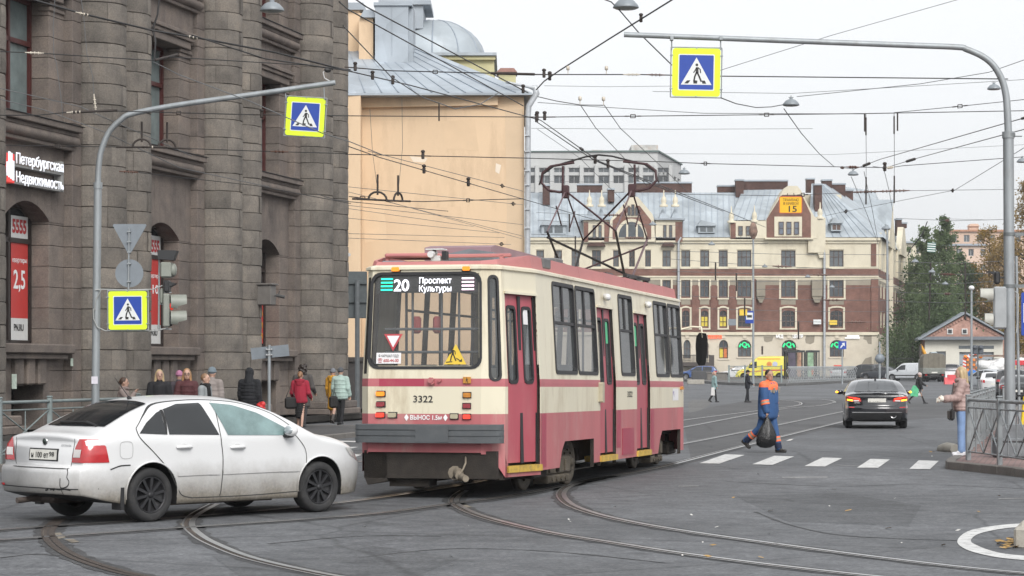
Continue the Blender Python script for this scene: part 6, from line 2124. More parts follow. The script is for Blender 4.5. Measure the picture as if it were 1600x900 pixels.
for s in(-1,1):
 fp_=lambda x,z,s=s:oct_.P(x,z,s,.0035)
 m=MB()
 strip(m,[(1.99,1.40),(1.97,1.0),(2.0,.7),(1.98,.36),(1.96,.27)],.012,fp_)
 strip(m,[(3.12,.98),(3.28,.80),(3.30,.60),(3.26,.36),(3.22,.28)],.010,fp_)
 strip(m,[(.76,1.10),(.80,.98),(1.0,.80),(1.2,.60),(1.31,.42),(1.4,.30),(1.55,.262)],.012,fp_)
 strip(m,[(1.55,.262),(2.4,.258),(3.22,.28)],.010,fp_)
 strip(m,[(.76,1.10),(.92,1.24),(1.2,1.372),(1.6,1.415),(2.0,1.415),(2.4,1.375),(2.8,1.255),(3.12,1.06)],.010,fp_)
 m.build('door_seam',SEAMK,wcar,fix=False)
 m=MB()
 rubber=lambda x,z:oct_.P(x,z,s,.0045)
 strip(m,[(1.17,1.02),(1.195,1.17),(1.19,1.31)],.04,rubber,n=3)
 m.build('window_pillar',CDARK,wcar,fix=False)
 m=MB()
 for(a,b)in((1.33,1.955),(2.0,3.2)):
  patch(m,[(a,.525),(b,.53)],[(a,.585),(b,.59)],lambda x,z:oct_.P(x,z,s,.012),n=10,k=2)
  patch(m,[(a,.525),(b,.53)],[(a,.520),(b,.525)],lambda x,z:oct_.P(x,z,s,.012 if z>.5235 else.0),n=10,k=1)
 m.build('side_moulding',WP,wcar,fix=False)
 for hx,hz in((1.42,.865),(2.22,.845)):
  m=MB()
  m.tube([oct_.P(hx-.11,hz,s,.005),oct_.P(hx-.06,hz+.005,s,.035),oct_.P(hx+.06,hz+.005,s,.035),oct_.P(hx+.11,hz,s,.005)],[.016,.022,.022,.016],n=8)
  h_=m.build('handle',WP,wcar)
  m=MB();m.ell(oct_.P(hx,hz+.015,s,-.008),(.06,.015,.032));m.build('handle_cup',M('handle_shadow',(.45,.45,.45),.5),h_)
 m=MB();m2=MB()
 zz=[(.715,.0,.34),(.80,.0,.32),(.90,.0,.285),(.985,.01,.22)]
 rows=[]
 for z,_,xe in zz:
  row=[]
  y0={.715:.585,.80:.605,.90:.64,.985:.685}[z]
  for k in range(9):
   t=k/8
   if t<=.55:
    y=lerp(y0,oct_.hw(.06,z),t/.55);row.append(oct_.R(s*y,z,.012))
   else:row.append(oct_.P(lerp(.06,xe,(t-.55)/.45),z,s,.008))
  rows.append(row)
 m.grid(rows,smooth=True)
 tl=m.build('tail_lamp',TAILR,wcar,fix=False)
 m=MB()
 patch(m,[(.615,.775),(.755,.775)],[(.635,.865),(.765,.865)],lambda y,z:oct_.R(s*y,z,.017),n=6,k=3)
 m.build('clear_lens',TAILW,tl,fix=False)
 m=MB()
 patch(m,[(4.10,.70),(4.30,.64),(4.42,.60)],[(3.98,.80),(4.16,.79),(4.36,.70)],lambda x,z:oct_.P(x,z,s,.006),n=8,k=5)
 m.build('headlamp',HEADL,wcar,fix=False)
 m=MB()
 c=oct_.P(2.98,1.03,s,.11)
 m.ell(c,(.075,.10,.075),n=14,m=8)
 mo=m.build('mirror',WP,wcar)
 m=MB();m.ell(c+V(.0,-s*.05,-.062),(.06,.10,.026),n=10,m=6);m.build('mirror_foot',CDARK,mo)
 m=MB();m.ell(c+V(-.05,s*.01,.008),(.03,.078,.052),n=12,m=6);m.build('mirror_glass',M('mirror_pale',(.42,.46,.48),.08,.3),mo)
 if s<0:
  m=MB()
  q=[(.50,.79),(.54,.755),(.64,.755),(.68,.79),(.68,.91),(.64,.945),(.54,.945),(.50,.91),(.50,.79)]
  strip(m,q,.007,fp_,n=3)
  m.build('fuel_flap',M('gap_grey',(.35,.35,.35),.6),wcar,fix=False)
 m=MB();m.box(.52-Lw/2,.57-Lw/2,s*.88-.13,s*.88-.0 if s>0 else s*.88+.13,.16,.42)if s>0 else m.box(.52-Lw/2,.57-Lw/2,-.88,-.70,.16,.42)
 m.build('mud_flap',CDARK,wcar)
 for a in(AXR,AXF):
  m=MB();m.tube([oct_.P(a+.372*math.cos(t),.335+.372*math.sin(t),s,.004)for t in[PI*k/20 for k in range(-1,22)]],.011,n=5);m.build('arch_lip',WP,wcar)
m=MB()
fr_=lambda y,z:oct_.R(y,z,.003)
strip(m,[(-.60,.985),(-.585,.80),(-.565,.68),(-.50,.645),(0,.642),(.50,.645),(.565,.68),(.585,.80),(.60,.985)],.010,fr_,n=4)
strip(m,[(-.84,.66),(-.62,.655),(-.55,.648)],.008,fr_);strip(m,[(.84,.66),(.62,.655),(.55,.648)],.008,fr_)
strip(m,[(-.86,.415),(-.4,.405),(0,.405),(.4,.405),(.86,.415)],.012,fr_,n=4)
m.build('boot_seam',SEAMK,wcar,fix=False)
m=MB()
strip(m,[(-.545,.65),(-.575,.60),(-.56,.545),(-.60,.50),(-.585,.455),(-.52,.425),(-.44,.42),(-.42,.46),(-.425,.53)],.014,fr_,n=5)
strip(m,[(-.62,.395),(-.5,.405),(-.38,.395),(-.30,.402),(-.20,.388)],.012,fr_,n=3);strip(m,[(-.17,.40),(-.14,.385),(-.10,.38)],.02,fr_,n=2);strip(m,[(-.43,.415),(-.44,.36),(-.46,.33)],.012,fr_,n=3);strip(m,[(-.31,.41),(-.26,.385)],.022,fr_,n=2)
m.build('bumper_crack',SEAMK,wcar,fix=False)
m=MB()
strip(m,[(.62,.662),(.75,.70),(.9,.705)],.016,lambda x,z:oct_.P(x-.25,z-.03,-1,.004),n=4)
m.build('bumper_gap',SEAMK,wcar,fix=False)
m=MB()
patch(m,[(-.30,.72),(.30,.72)],[(-.30,.865),(.30,.865)],lambda y,z:oct_.R(y,z,.004),n=4,k=2)
rc=m.build('plate_recess',CDARK,wcar,fix=False)
m=MB();patch(m,[(-.275,.735),(.275,.735)],[(-.275,.85),(.275,.85)],lambda y,z:oct_.R(y,z,.012),n=2,k=1,smooth=False);patch(m,[(-.275,.735),(.275,.735)],[(-.275,.733),(.275,.733)],lambda y,z:oct_.R(y,z,.012 if z>.734 else 0),n=2,k=1)
pl_=m.build('number_plate',PLATE,rc,fix=False)
def rtext(body,cs,y,z,h,w,mt,par,e=.015,bold=.01):
 p,q=cs.R(y,z,e),cs.R(y-w,z,e)
 return text(body,h,mt,p,(q-p).normalized(),(cs.R(y,z+.05,e)-p).normalized(),par,width=w,depth=.001,bold=bold)
rtext('н 100 ет',oct_,.245,.757,.068,.35,LETK,pl_);rtext('98',oct_,-.125,.775,.055,.10,LETK,pl_)
BADGE=M('badge_dark',(.05,.07,.06),.3,.5)
m=MB();m.lathe([(.048,-.004),(.046,.008),(.03,.012),(0,.012)],16,M=Matrix.Translation(oct_.R(.0,.945,.004))@Matrix.Rotation(-PI/2,4,'Y'));bd_=m.build('badge',CHROME,wcar)
m=MB();m.lathe([(.036,.0),(.034,.014),(0,.015)],14,M=Matrix.Translation(oct_.R(.0,.945,.004))@Matrix.Rotation(-PI/2,4,'Y'));m.build('badge_centre',BADGE,bd_)
rtext('OCTAVIA',oct_,-.34,.895,.026,.20,CHROME,wcar,e=.006)
m=MB();patch(m,[(.72,.415),(.82,.42)],[(.72,.44),(.82,.445)],lambda y,z:oct_.R(y,z,.006),n=3,k=1)
m.build('reflector',TAILR,wcar,fix=False)
m=MB()
p0,p1=oct_.T(.50,.30,.03),oct_.T(.50,-.22,.03)
m.tube([p0,p1],[.014,.012],n=6);m.tube([p1,oct_.T(.47,-.46,.02)],[.018,.014],n=6)
m.build('wiper',CDARK,wcar)
m=MB();b_=oct_.T(1.28,.0,.0);m.tube([b_,b_+V(-.03,0,.03)],[.03,.018],n=8);m.tube([b_+V(-.02,0,.03),b_+V(-.22,0,.26)],[.006,.003],n=5);m.build('antenna',CDARK,wcar)
m=MB();m.cyl((-Lw/2-.01,.45,.24),(-Lw/2+.5,.45,.27),.035,n=10);m.box(-Lw/2+.3,-Lw/2+.8,.2,.7,.2,.34,bev=.04);m.box(-Lw/2+1.5,Lw/2-1.5,-.5,.5,.16,.24);m.build('exhaust',M('exhaust_rust',(.10,.08,.07),.7,.3),wcar)
# black saloon ahead
DKP=M('car_black',(.012,.013,.017),.14,var=.1,coat=1.0,spec=.6)
Lk=4.85
kia=CarShape(Lk,1.86,top=[(0,1.04),(.06,1.075),(.2,1.085),(.5,1.11),(.8,1.21),(1.2,1.355),(1.6,1.44),(2.1,1.47),(2.6,1.44),(3.0,1.34),(3.4,1.15),(3.62,1.03),(4.0,.97),(4.4,.88),(4.7,.74),(4.85,.6)],bot=[(0,.34),(.3,.26),(.7,.2),(4.2,.2),(4.85,.28)],belt=.98,tumble=.26,rear_k=.10,rear_r=.6,front_k=.3,roof_r=.12,low=.05,rear_off=[(.2,.12),(.34,.04),(.45,0),(.62,.0),(.68,.05),(.85,.075),(1.0,.05),(1.06,.0)])
kc=G(1366,670)
Yk=6480/95.0
kang=rad(7)
kc=V((1366-800)/F*(Yk+2.3),Yk+2.3,0)
kcar=car('car','black saloon with lit red and amber tail lamps driving away','car',kia,DKP,tuple(kc),kang,(1.02,1.02+2.805),.33,RIMD,10,sidewin=[([(.95,1.06),(1.45,1.04)],[(.95,1.065),(1.2,1.22),(1.45,1.32)]),([(1.5,1.04),(2.2,1.02)],[(1.5,1.335),(1.8,1.385),(2.15,1.39)]),([(2.28,1.02),(3.25,.99)],[(2.22,1.39),(2.6,1.35),(3.0,1.2),(3.25,1.0)])],rearwin=([(.55,-.66),(.48,-.3),(.47,0),(.48,.3),(.55,.66)],[(1.38,-.52),(1.45,0),(1.38,.52)]),glass=m_glass('kia_glass',(.05,.055,.06),.03))
for s in(-1,1):
 m=MB()
 rows=[]
 for z,y0 in((.80,.47),(.85,.46),(.90,.50),(.935,.62)):
  row=[]
  for k in range(9):
   t=k/8
   if t<=.75:row.append(kia.R(s*lerp(y0,kia.hw(.10,z),t/.75),z+(0.02*t),.012))
   else:row.append(kia.P(lerp(.10,.30,(t-.75)/.25),z+.02*t,s,.008))
  rows.append(row)
 m.grid(rows,smooth=True);tl=m.build('tail_lamp',TAILR,kcar,fix=False)
 m=MB();patch(m,[(.50,.885),(.86,.935)],[(.52,.905),(.86,.955)],lambda y,z:kia.R(s*y,z,.02),n=8,k=1);patch(m,[(.50,.835),(.52,.885)],[(.53,.835),(.55,.885)],lambda y,z:kia.R(s*y,z,.02),n=4,k=1)
 patch(m,[(.50,.875),(.70,.88)],[(.50,.90),(.70,.91)],lambda y,z:kia.R(s*y,z,.021),n=8,k=1)
 m.build('brake_light',LITR,tl,fix=False)
 m=MB();patch(m,[(.71,.815),(.875,.835)],[(.71,.865),(.875,.885)],lambda y,z:kia.R(s*y,z,.02),n=6,k=2);m.build('indicator',LITO,tl,fix=False)
 m=MB();patch(m,[(.52,.815),(.68,.812)],[(.54,.85),(.69,.85)],lambda y,z:kia.R(s*y,z,.019),n=6,k=2);m.build('reversing_lens',TAILW,tl,fix=False)
 m=MB();patch(m,[(.66,.62),(.90,.635)],[(.66,.645),(.90,.66)],lambda y,z:kia.R(s*y,z,.008),n=6,k=1);m.build('reflector',TAILR,kcar,fix=False)
 m=MB();c=kia.P(3.15,1.06,s,.13);m.ell(c,(.09,.12,.08),n=12,m=8);m.cyl(c,kia.P(3.15,.99,s,-.02),.03,n=6);mo=m.build('mirror',DKP,kcar)
 m=MB();m.ell(c+V(-.05,s*.08,.0),(.05,.055,.035),n=8,m=6);m.build('indicator',LITO,mo)
m=MB();patch(m,[(-.265,.785),(.265,.785)],[(-.265,.90),(.265,.90)],lambda y,z:kia.R(y,z,.012),n=2,k=1,smooth=False);pl_=m.build('number_plate',PLATE,kcar,fix=False)
rtext('в408ах',kia,.24,.805,.068,.33,LETK,pl_);rtext('147',kia,-.12,.82,.055,.12,LETK,pl_)
m=MB();patch(m,[(-.74,.475),(.74,.475)],[(-.72,.50),(.72,.50)],lambda y,z:kia.R(y,z,.01),n=16,k=1);patch(m,[(-.08,.965),(.08,.965)],[(-.08,1.0),(.08,1.0)],lambda y,z:kia.R(y,z,.01),n=4,k=1);m.build('chrome_strip',CHROME,kcar,fix=False)
m=MB();patch(m,[(-.70,.26),(.70,.26)],[(-.78,.46),(.78,.46)],lambda y,z:kia.R(y,z,.006),n=14,k=3);m.build('diffuser',CDARK,kcar,fix=False)
m=MB();p=kia.R(-.48,.37,.0);m.lathe([(.035,-.05),(.06,-.05),(.06,.01),(.045,.012),(.035,.0)],14,M=Matrix.Translation(p)@Matrix.Scale(1.5,4,(0,1,0))@Matrix.Rotation(-PI/2,4,'Y'),cap=False);m.build('exhaust_tip',CHROME,kcar)
rtext('OPTIMA',kia,.66,.755,.025,.16,CHROME,kcar,e=.006)
m=MB();b_=kia.T(1.7,0,0);m.prism([(-.10,0),(.10,0),(-.07,.10),(-.10,.10)],lambda x,z:b_+V(x,-.03,z-.01),lambda x,z:b_+V(x,.03,z-.01));m.build('antenna',DKP,kcar)
m=MB()
for pts in([(-.62,.985),(-.60,.70),(0,.655),(.60,.70),(.62,.985)],):strip(m,pts,.010,lambda y,z:kia.R(y,z,.003),n=4)
m.build('boot_seam',SEAMK,kcar,fix=False)
m=MB();patch(m,[(-.78,1.035),(.78,1.035)],[(-.76,1.06),(.76,1.06)],lambda y,z:kia.R(y,z,.035),n=12,k=1);patch(m,[(-.76,1.06),(.76,1.06)],[(-.74,1.062),(.74,1.062)],lambda y,z:kia.R(y,z,.035 if z<1.061 else-.1),n=12,k=1)
m.build('spoiler',DKP,kcar,fix=False)
# parked and distant cars (simpler, each with body, glass, wheels and lamps)
def far_car(label,px,py_bot,lenpx,kind,col,facing,group='cars parked round the far side of the square',cat='car',Y=None,extra=None,h=None,heading=None):
 """facing: 'l'/'r' seen from the side, 'away' seen from behind, 'to' from the front"""
 shapes={'hatch':(4.2,1.75,1.50,[(0,.95),(.04,1.05),(.2,1.28),(.4,1.45),(1.0,1.5),(1.8,1.5),(2.3,1.42),(2.8,1.2),(3.15,1.0),(3.6,.92),(4.0,.8),(4.2,.6)],[[(.5,1.0),(1.5,.97)],[(.55,1.36),(1.5,1.41)]],[[(1.6,.97),(2.75,.95)],[(1.6,1.41),(2.2,1.36),(2.75,1.0)]]),'saloon':(4.6,1.8,1.46,[(0,.98),(.05,1.04),(.5,1.08),(1.0,1.32),(1.5,1.44),(2.1,1.46),(2.6,1.40),(3.1,1.15),(3.4,1.0),(4.0,.9),(4.4,.78),(4.6,.55)],[[(.95,1.02),(1.9,1.0)],[(1.05,1.18),(1.4,1.35),(1.9,1.38)]],[[(2.0,1.0),(3.05,.97)],[(2.0,1.38),(2.5,1.33),(3.05,1.0)]]),'suv':(4.6,1.85,1.72,[(0,1.05),(.05,1.2),(.25,1.55),(.5,1.68),(1.2,1.72),(2.0,1.72),(2.5,1.62),(3.0,1.3),(3.3,1.15),(3.9,1.08),(4.4,.95),(4.6,.6)],[[(.45,1.15),(1.8,1.12)],[(.55,1.52),(1.8,1.60)]],[[(1.9,1.12),(2.95,1.1)],[(1.9,1.60),(2.4,1.53),(2.95,1.15)]]),'van':(4.45,1.83,1.84,[(0,1.6),(.03,1.78),(.3,1.84),(1.6,1.84),(2.5,1.80),(2.9,1.55),(3.3,1.2),(3.6,1.08),(4.1,.98),(4.35,.8),(4.45,.6)],None,[[(2.15,1.12),(3.15,1.1)],[(2.15,1.62),(2.6,1.58),(3.15,1.15)]]),}
 L,W,H,top,w1,w2=shapes[kind]
 Y=Y or 6480/(py_bot-HZ)
 z0=gz(Y)
 hd={'l':-PI/2,'r':PI/2,'away':0.06,'to':PI}[facing]if heading is None else heading
 cs=CarShape(L,W,top,[(0,.36),(.5,.24),(L-.6,.24),(L,.3)],belt=.98 if kind!='suv'else 1.1,tumble=.2,roof_r=.12)
 mt=M('paint_'+label.split()[0]+'_'+str(abs(hash(col))%97),col,.22,var=.06,coat=.8)
 root=car('car'if cat!='van'else 'van',label,cat,cs,mt,((px-800)/F*Y,Y,z0),hd,(.8,L-.88),.32,RIMS,5,sidewin=[tuple(w)for w in(w1,w2)if w],rearwin=([(.12,-.6),(.12,.6)],[(.38,-.55),(.38,.55)])if kind in('hatch','suv')else(([(.55,-.6),(.55,.6)],[(1.15,-.5),(1.15,.5)])if kind=='saloon'else None),windscreen=([(L*.56,-.55),(L*.56,.55)],[(L*.72,-.62),(L*.72,.62)]),group=group,res=.45)
 for s in(-1,1):
  m=MB();z_=.85 if kind!='suv'else 1.0
  patch(m,[(.62,z_-.09),(.86,z_-.07)],[(.64,z_+.09),(.86,z_+.11)],lambda y,z:cs.R(s*y,z,.012),n=5,k=2);patch(m,[(.04,z_-.08),(.3,z_-.02)],[(.04,z_+.1),(.22,z_+.1)],lambda x,z:cs.P(x,z,s,.01),n=4,k=2)
  m.build('tail_lamp',TAILR,root,fix=False)
  m=MB();patch(m,[(L-.45,.68),(L-.15,.62)],[(L-.5,.80),(L-.2,.74)],lambda x,z:cs.P(x,z,s,.01),n=4,k=2);m.build('headlamp',HEADL,root,fix=False)
  m=MB();m.ell(cs.P(L*.66,1.05 if kind!='suv'else 1.2,s,.1),(.08,.1,.07),n=8,m=6);m.build('mirror',CDARK,root)
 m=MB();patch(m,[(-.26,.62),(.26,.62)],[(-.26,.73),(.26,.73)],lambda y,z:cs.R(y,z,.012),n=2,k=1);m.build('number_plate',PLATE,root,fix=False)
 m=MB()
 patch(m,[(-.80,.36),(.80,.36)],[(-.80,.47),(.80,.47)],lambda y,z:cs.R(y,z,.01),n=8,k=1)
 m.build('bumper_trim',CDARK,root,fix=False)
 if extra:extra(root,cs)
 return root
SG='cars parked round the far side of the square'
far_car('blue hatchback parked below the stone porch',1091,594,0,'hatch',(.05,.10,.26),'l',Y=247,heading=-1.35)
far_car('white hatchback parked behind the yellow ambulance',1152,594,0,'hatch',(.62,.63,.64),'l',Y=248.5)
def lightbar(root,cs):
 m=MB();m.box(-.1,.15,-.5,.5,cs.H,cs.H+.12,bev=.03);m.build('light_bar',M('bar_red',(.6,.08,.06),.4),root)
far_car('white police style car with a red light bar behind the railings',1310,594,0,'saloon',(.6,.62,.63),'away',Y=243,extra=lightbar,heading=.15)
far_car('dark grey estate car with square back parked by the kerb',1349,592,0,'suv',(.055,.06,.065),'away',Y=244,heading=-.75)
far_car('dark grey saloon parked between the estate car and the white van',1378,592,0,'saloon',(.045,.05,.06),'away',Y=241,heading=-.85)
def vanx(root,cs):
 m=MB()
 for s in(-1,1):
  strip(m,[(1.1,.55),(3.3,.55)],.10,lambda x,z:cs.P(x,z,s,.01),n=2)
  strip(m,[(2.02,1.75),(2.02,.4)],.02,lambda x,z:cs.P(x,z,s,.01),n=2);strip(m,[(1.0,1.75),(1.0,.4)],.02,lambda x,z:cs.P(x,z,s,.01),n=2)
 m.build('side_trim',CDARK,root,fix=False)
far_car('pale silver panel van parked beside the army truck',1418,593,0,'van',(.52,.54,.56),'l',Y=237,cat='van',extra=vanx,heading=-1.05)
far_car('dark car half hidden just behind the canvas truck',1484,597,0,'suv',(.10,.10,.11),'away',Y=238,heading=.1)
far_car('silver hatchback parked by the blue round sign',1541,603,0,'hatch',(.40,.42,.44),'away',Y=176,heading=-.55)
far_car('white saloon behind the black car near the right edge',1552,612,0,'saloon',(.66,.66,.66),'away',Y=150,heading=.16)
def taxi(root,cs):
 m=MB();m.box(-.1,.15,-.25,.25,cs.H+.0,cs.H+.16,bev=.03);m.build('roof_sign',M('taxi_yellow',(.70,.60,.04),.4),root)
far_car('black saloon seen from behind, just left of the big pole base',1590,628,0,'saloon',(.014,.015,.018),'away',Y=115,heading=.22)
far_car('dark taxi with a yellow roof sign, beyond the black saloon',1580,612,0,'suv',(.03,.03,.033),'away',Y=136,extra=taxi,heading=.2)
# yellow ambulance
Ya=243.0
za=gz(Ya)
AMB=M('ambulance_yellow',(.74,.66,.10),.35,var=.05,coat=.5)
La=5.9
amb=CarShape(La,2.05,top=[(0,2.3),(.05,2.45),(.4,2.52),(2.8,2.52),(3.5,2.46),(4.0,2.15),(4.6,1.55),(4.9,1.28),(5.4,1.1),(5.75,.9),(5.9,.6)],bot=[(0,.4),(.6,.32),(5.2,.3),(5.9,.35)],belt=1.2,tumble=.10,rear_k=.05,rear_r=.3,front_k=.25,roof_r=.18)
ac=((1194-800)/F*Ya,Ya,za)
am_=car('ambulance','yellow ambulance van with red side stripe and orange roof bar','ambulance',amb,AMB,ac,-PI/2+.18,(1.3,5.0),.35,RIMS,5,sidewin=[([(3.65,1.32),(4.55,1.28)],[(3.65,1.95),(3.95,1.93),(4.5,1.34)])],windscreen=([(4.0,-.7),(4.0,.7)],[(4.72,-.8),(4.72,.8)]),res=.5)
for s in(-1,1):
 m=MB()
 patch(m,[(.15,.98),(3.0,.98)],[(.15,1.12),(3.0,1.12)],lambda x,z:amb.P(x,z,s,.012),n=10,k=1);patch(m,[(3.05,.92),(5.3,.85)],[(3.05,1.0),(5.2,.92)],lambda x,z:amb.P(x,z,s,.012),n=10,k=1)
 m.build('side_stripe',M('stripe_red',(.50,.05,.06),.4),am_,fix=False)
 m=MB();patch(m,[(1.2,2.18),(3.6,2.18)],[(1.2,2.28),(3.6,2.28)],lambda x,z:amb.P(x,z,s,.015),n=8,k=1);m.build('light_bar',M('bar_orange',(.75,.28,.03),.4),am_,fix=False)
 m=MB();patch(m,[(.1,1.15),(.55,1.15)],[(.1,1.85),(.55,1.85)],lambda x,z:amb.P(x,z,s,.012),n=4,k=3);m.build('side_window',CGLASS,am_,fix=False)
 for x,cmt in((2.35,M('badge_orange',(.62,.22,.05),.4)),(1.75,M('badge_blue',(.42,.45,.58),.4))):
  m=MB();pts=[amb.P(x+.27*math.cos(2*PI*k/16),1.68+.27*math.sin(2*PI*k/16),s,.015)for k in range(16)];m.add(pts,[tuple(range(16))]);m.build('emblem',cmt,am_,fix=False)
 m=MB();patch(m,[(.1,.32),(5.6,.32)],[(.1,.48),(5.6,.48)],lambda x,z:amb.P(x,z,s,.012),n=12,k=1);m.build('sill_trim',CDARK,am_,fix=False)
 m=MB();m.ell(amb.P(4.35,1.55,s,.18),(.07,.12,.2),n=8,m=6);m.build('mirror',CDARK,am_)
p=V(0,0,0)
# military style truck with canvas
Yt=226.0
tk=empty('truck',((1460-800)/F*Yt,Yt,gz(Yt)),rad(-4),label='old army style truck with a khaki canvas cover seen from behind',cat='truck')
CANV=M('canvas_khaki',(.165,.150,.120),.9,var=.2,scale=2,bump=.6,bscale=8);TGREY=M('truck_grey',(.20,.21,.19),.6,var=.2)
m=MB()
rows=[]
for y in[0,.3,1.0,1.8,2.6,3.4]:
 rows.append([V(x,y,z+.03*math.sin(y*4+x))for x,z in[(-1.08,1.35),(-1.10,1.9),(-1.06,2.45),(-.9,2.68),(-.4,2.76),(.4,2.76),(.9,2.68),(1.06,2.45),(1.10,1.9),(1.08,1.35)]])
m.grid(rows,smooth=True)
m.add(rows[0],[tuple(range(10))],smooth=False)
for x in(-.55,.0,.5):m.box(x-.05,x+.05,-.03,.0,1.35,2.7,bev=.02)
m.build('canvas_cover',CANV,tk)
m=MB();m.box(-1.12,1.12,-.05,3.5,.78,1.36,bev=.03)
for z in(.95,1.15):m.box(-1.1,1.1,-.08,-.05,z,z+.05)
bo_=m.build('cargo_bed',TGREY,tk)
m=MB();m.box(-.28,.28,-.10,-.085,.84,.97);m.build('number_plate',PLATE,bo_)
m=MB();m.box(-1.0,1.0,3.6,5.6,.8,2.3,bev=.15);m.build('cab',TGREY,tk)
m=MB();m.box(-1.0,1.0,-.02,.15,.48,.62,bev=.02);m.box(-.5,.5,0,5.4,.5,.78);m.build('chassis',CDARK,tk)
for s in(-1,1):
 for y in(.9,4.6):
  for e in((0,.34)if y<2 else(0,)):
   m=MB();m.lathe([(.2,-.13),(.44,-.13),(.46,-.08),(.46,.08),(.44,.13),(.2,.13)],18,M=Matrix.Translation((s*(.95-e),y,.46))@Matrix.Rotation(PI/2,4,'Y'),cap=True);m.build('wheel',TYRE,tk)
 m=MB();m.box(s*.8-.1,s*.8+.1,-.06,-.02,.62,.72);m.build('tail_lamp',TAILR,tk)
 # people
SKIN=M('skin',(.50,.31,.235),.55,var=.06,scale=8)
def cap_(m,a,b,r0,r1,n=12):
 """closed tapered limb with round ends"""
 a,b=Vector(a),Vector(b)
 d=(b-a)
 L=max(d.length,1e-4)
 d=d/L
 pts,rs=[],[]
 for t in(-.98,-.75,-.4,0):pts.append(a+d*r0*t);rs.append(r0*math.sqrt(max(.02,1-t*t)))
 for t in(.33,.66):pts.append(a.lerp(b,t));rs.append(lerp(r0,r1,t))
 for t in(0,.4,.75,.98):pts.append(b+d*r1*t);rs.append(r1*math.sqrt(max(.02,1-t*t)))
 m.tube(pts,rs,n=n)
class Pose:
 def __init__(s,h=1.7,legs=((0,0),(0,0)),arms=((.05,.12,.2),(.05,.12,.2)),lean=0.,head=(0,0),female=False,wide=1.0):
  k=s.k=h/1.75
  s.female,s.wide=female,wide
  sh=(.165 if female else.19)*wide
  s.hipz=.93*k
  J=s.J={}
  low=9
  for i,sd in enumerate((-1,1)):
   a,kb=legs[i]
   hip=V(sd*.085*k,0,s.hipz)
   kn=hip+V(0,math.sin(a),-math.cos(a))*.44*k
   b=a-kb
   an=kn+V(0,math.sin(b),-math.cos(b))*.42*k
   J[i,'hip'],J[i,'knee'],J[i,'ank'],J[i,'fa']=hip,kn,an,min(.0,b*.8)if kb>.3 else 0
   toe=an+V(0,math.cos(J[i,'fa']),math.sin(J[i,'fa']))*.16*k
   low=min(low,an.z-.075*k,toe.z-.045*k)
  for i in(0,1):
   for q in('hip','knee','ank'):J[i,q]=J[i,q]-V(0,0,low)
  hz_=s.hipz-low
  s.pel=V(0,0,hz_)
  up=V(0,math.sin(lean),math.cos(lean))
  s.up=up
  s.chest=s.pel+up*.36*k
  s.neck=s.pel+up*.545*k
  s.headc=s.neck+V(0,.02*k+math.sin(lean)*.08,.135*k)
  s.yaw,s.tilt=head
  for i,sd in enumerate((-1,1)):
   f,o,e=arms[i][:3]
   tw=arms[i][3]if len(arms[i])>3 else 0
   S=s.pel+up*.468*k+V(sd*sh*k,0,0)
   d=V(sd*math.sin(o),math.sin(f)*math.cos(o),-math.cos(f)*math.cos(o))
   E=S+d*.29*k
   f2=f+e
   d2=V(sd*math.sin(o)*.4-sd*tw,math.sin(f2),-math.cos(f2)).normalized()
   W=E+d2*.25*k
   J[i,'sho'],J[i,'elb'],J[i,'wri'],J[i,'hd']=S,E,W,d2
def hand(m,W,d,side,k,curl=.5,fine=False):
 d=d.normalized()
 x=V(side,0,0)
 pn=d.cross(x)
 if pn.length<.1:pn=V(0,1,0)
 pn.normalize()
 lat=pn.cross(d).normalized()
 pc=W+d*.055*k
 cap_(m,W,W+d*.05*k,.024*k,.03*k,8)
 for q in range(4):
  o=lat*(q-1.5)*.019*k
  b0=W+d*.07*k+o
  cap_(m,W+d*.03*k+o*.6,b0,.018*k,.013*k,6)
  l=(.032,.037,.035,.027)[q]*k
  p1=b0+(d*math.cos(curl*.6)+pn*math.sin(curl*.6))*l
  p2=p1+(d*math.cos(curl*1.7)+pn*math.sin(curl*1.7))*l*.9
  cap_(m,b0,p1,.0105*k,.0095*k,6);cap_(m,p1,p2,.0095*k,.008*k,6)
 t0=W+d*.03*k-lat*.02*k
 t1=t0-lat*.035*k+d*.03*k+pn*.015*k
 cap_(m,t0,t1,.014*k,.012*k,6);cap_(m,t1,t1+d*.03*k+pn*.012*k,.012*k,.009*k,6)
def head_m(p):
 return Matrix.Translation(p.headc)@Matrix.Rotation(-p.yaw,4,'Z')@Matrix.Rotation(p.tilt,4,'X')
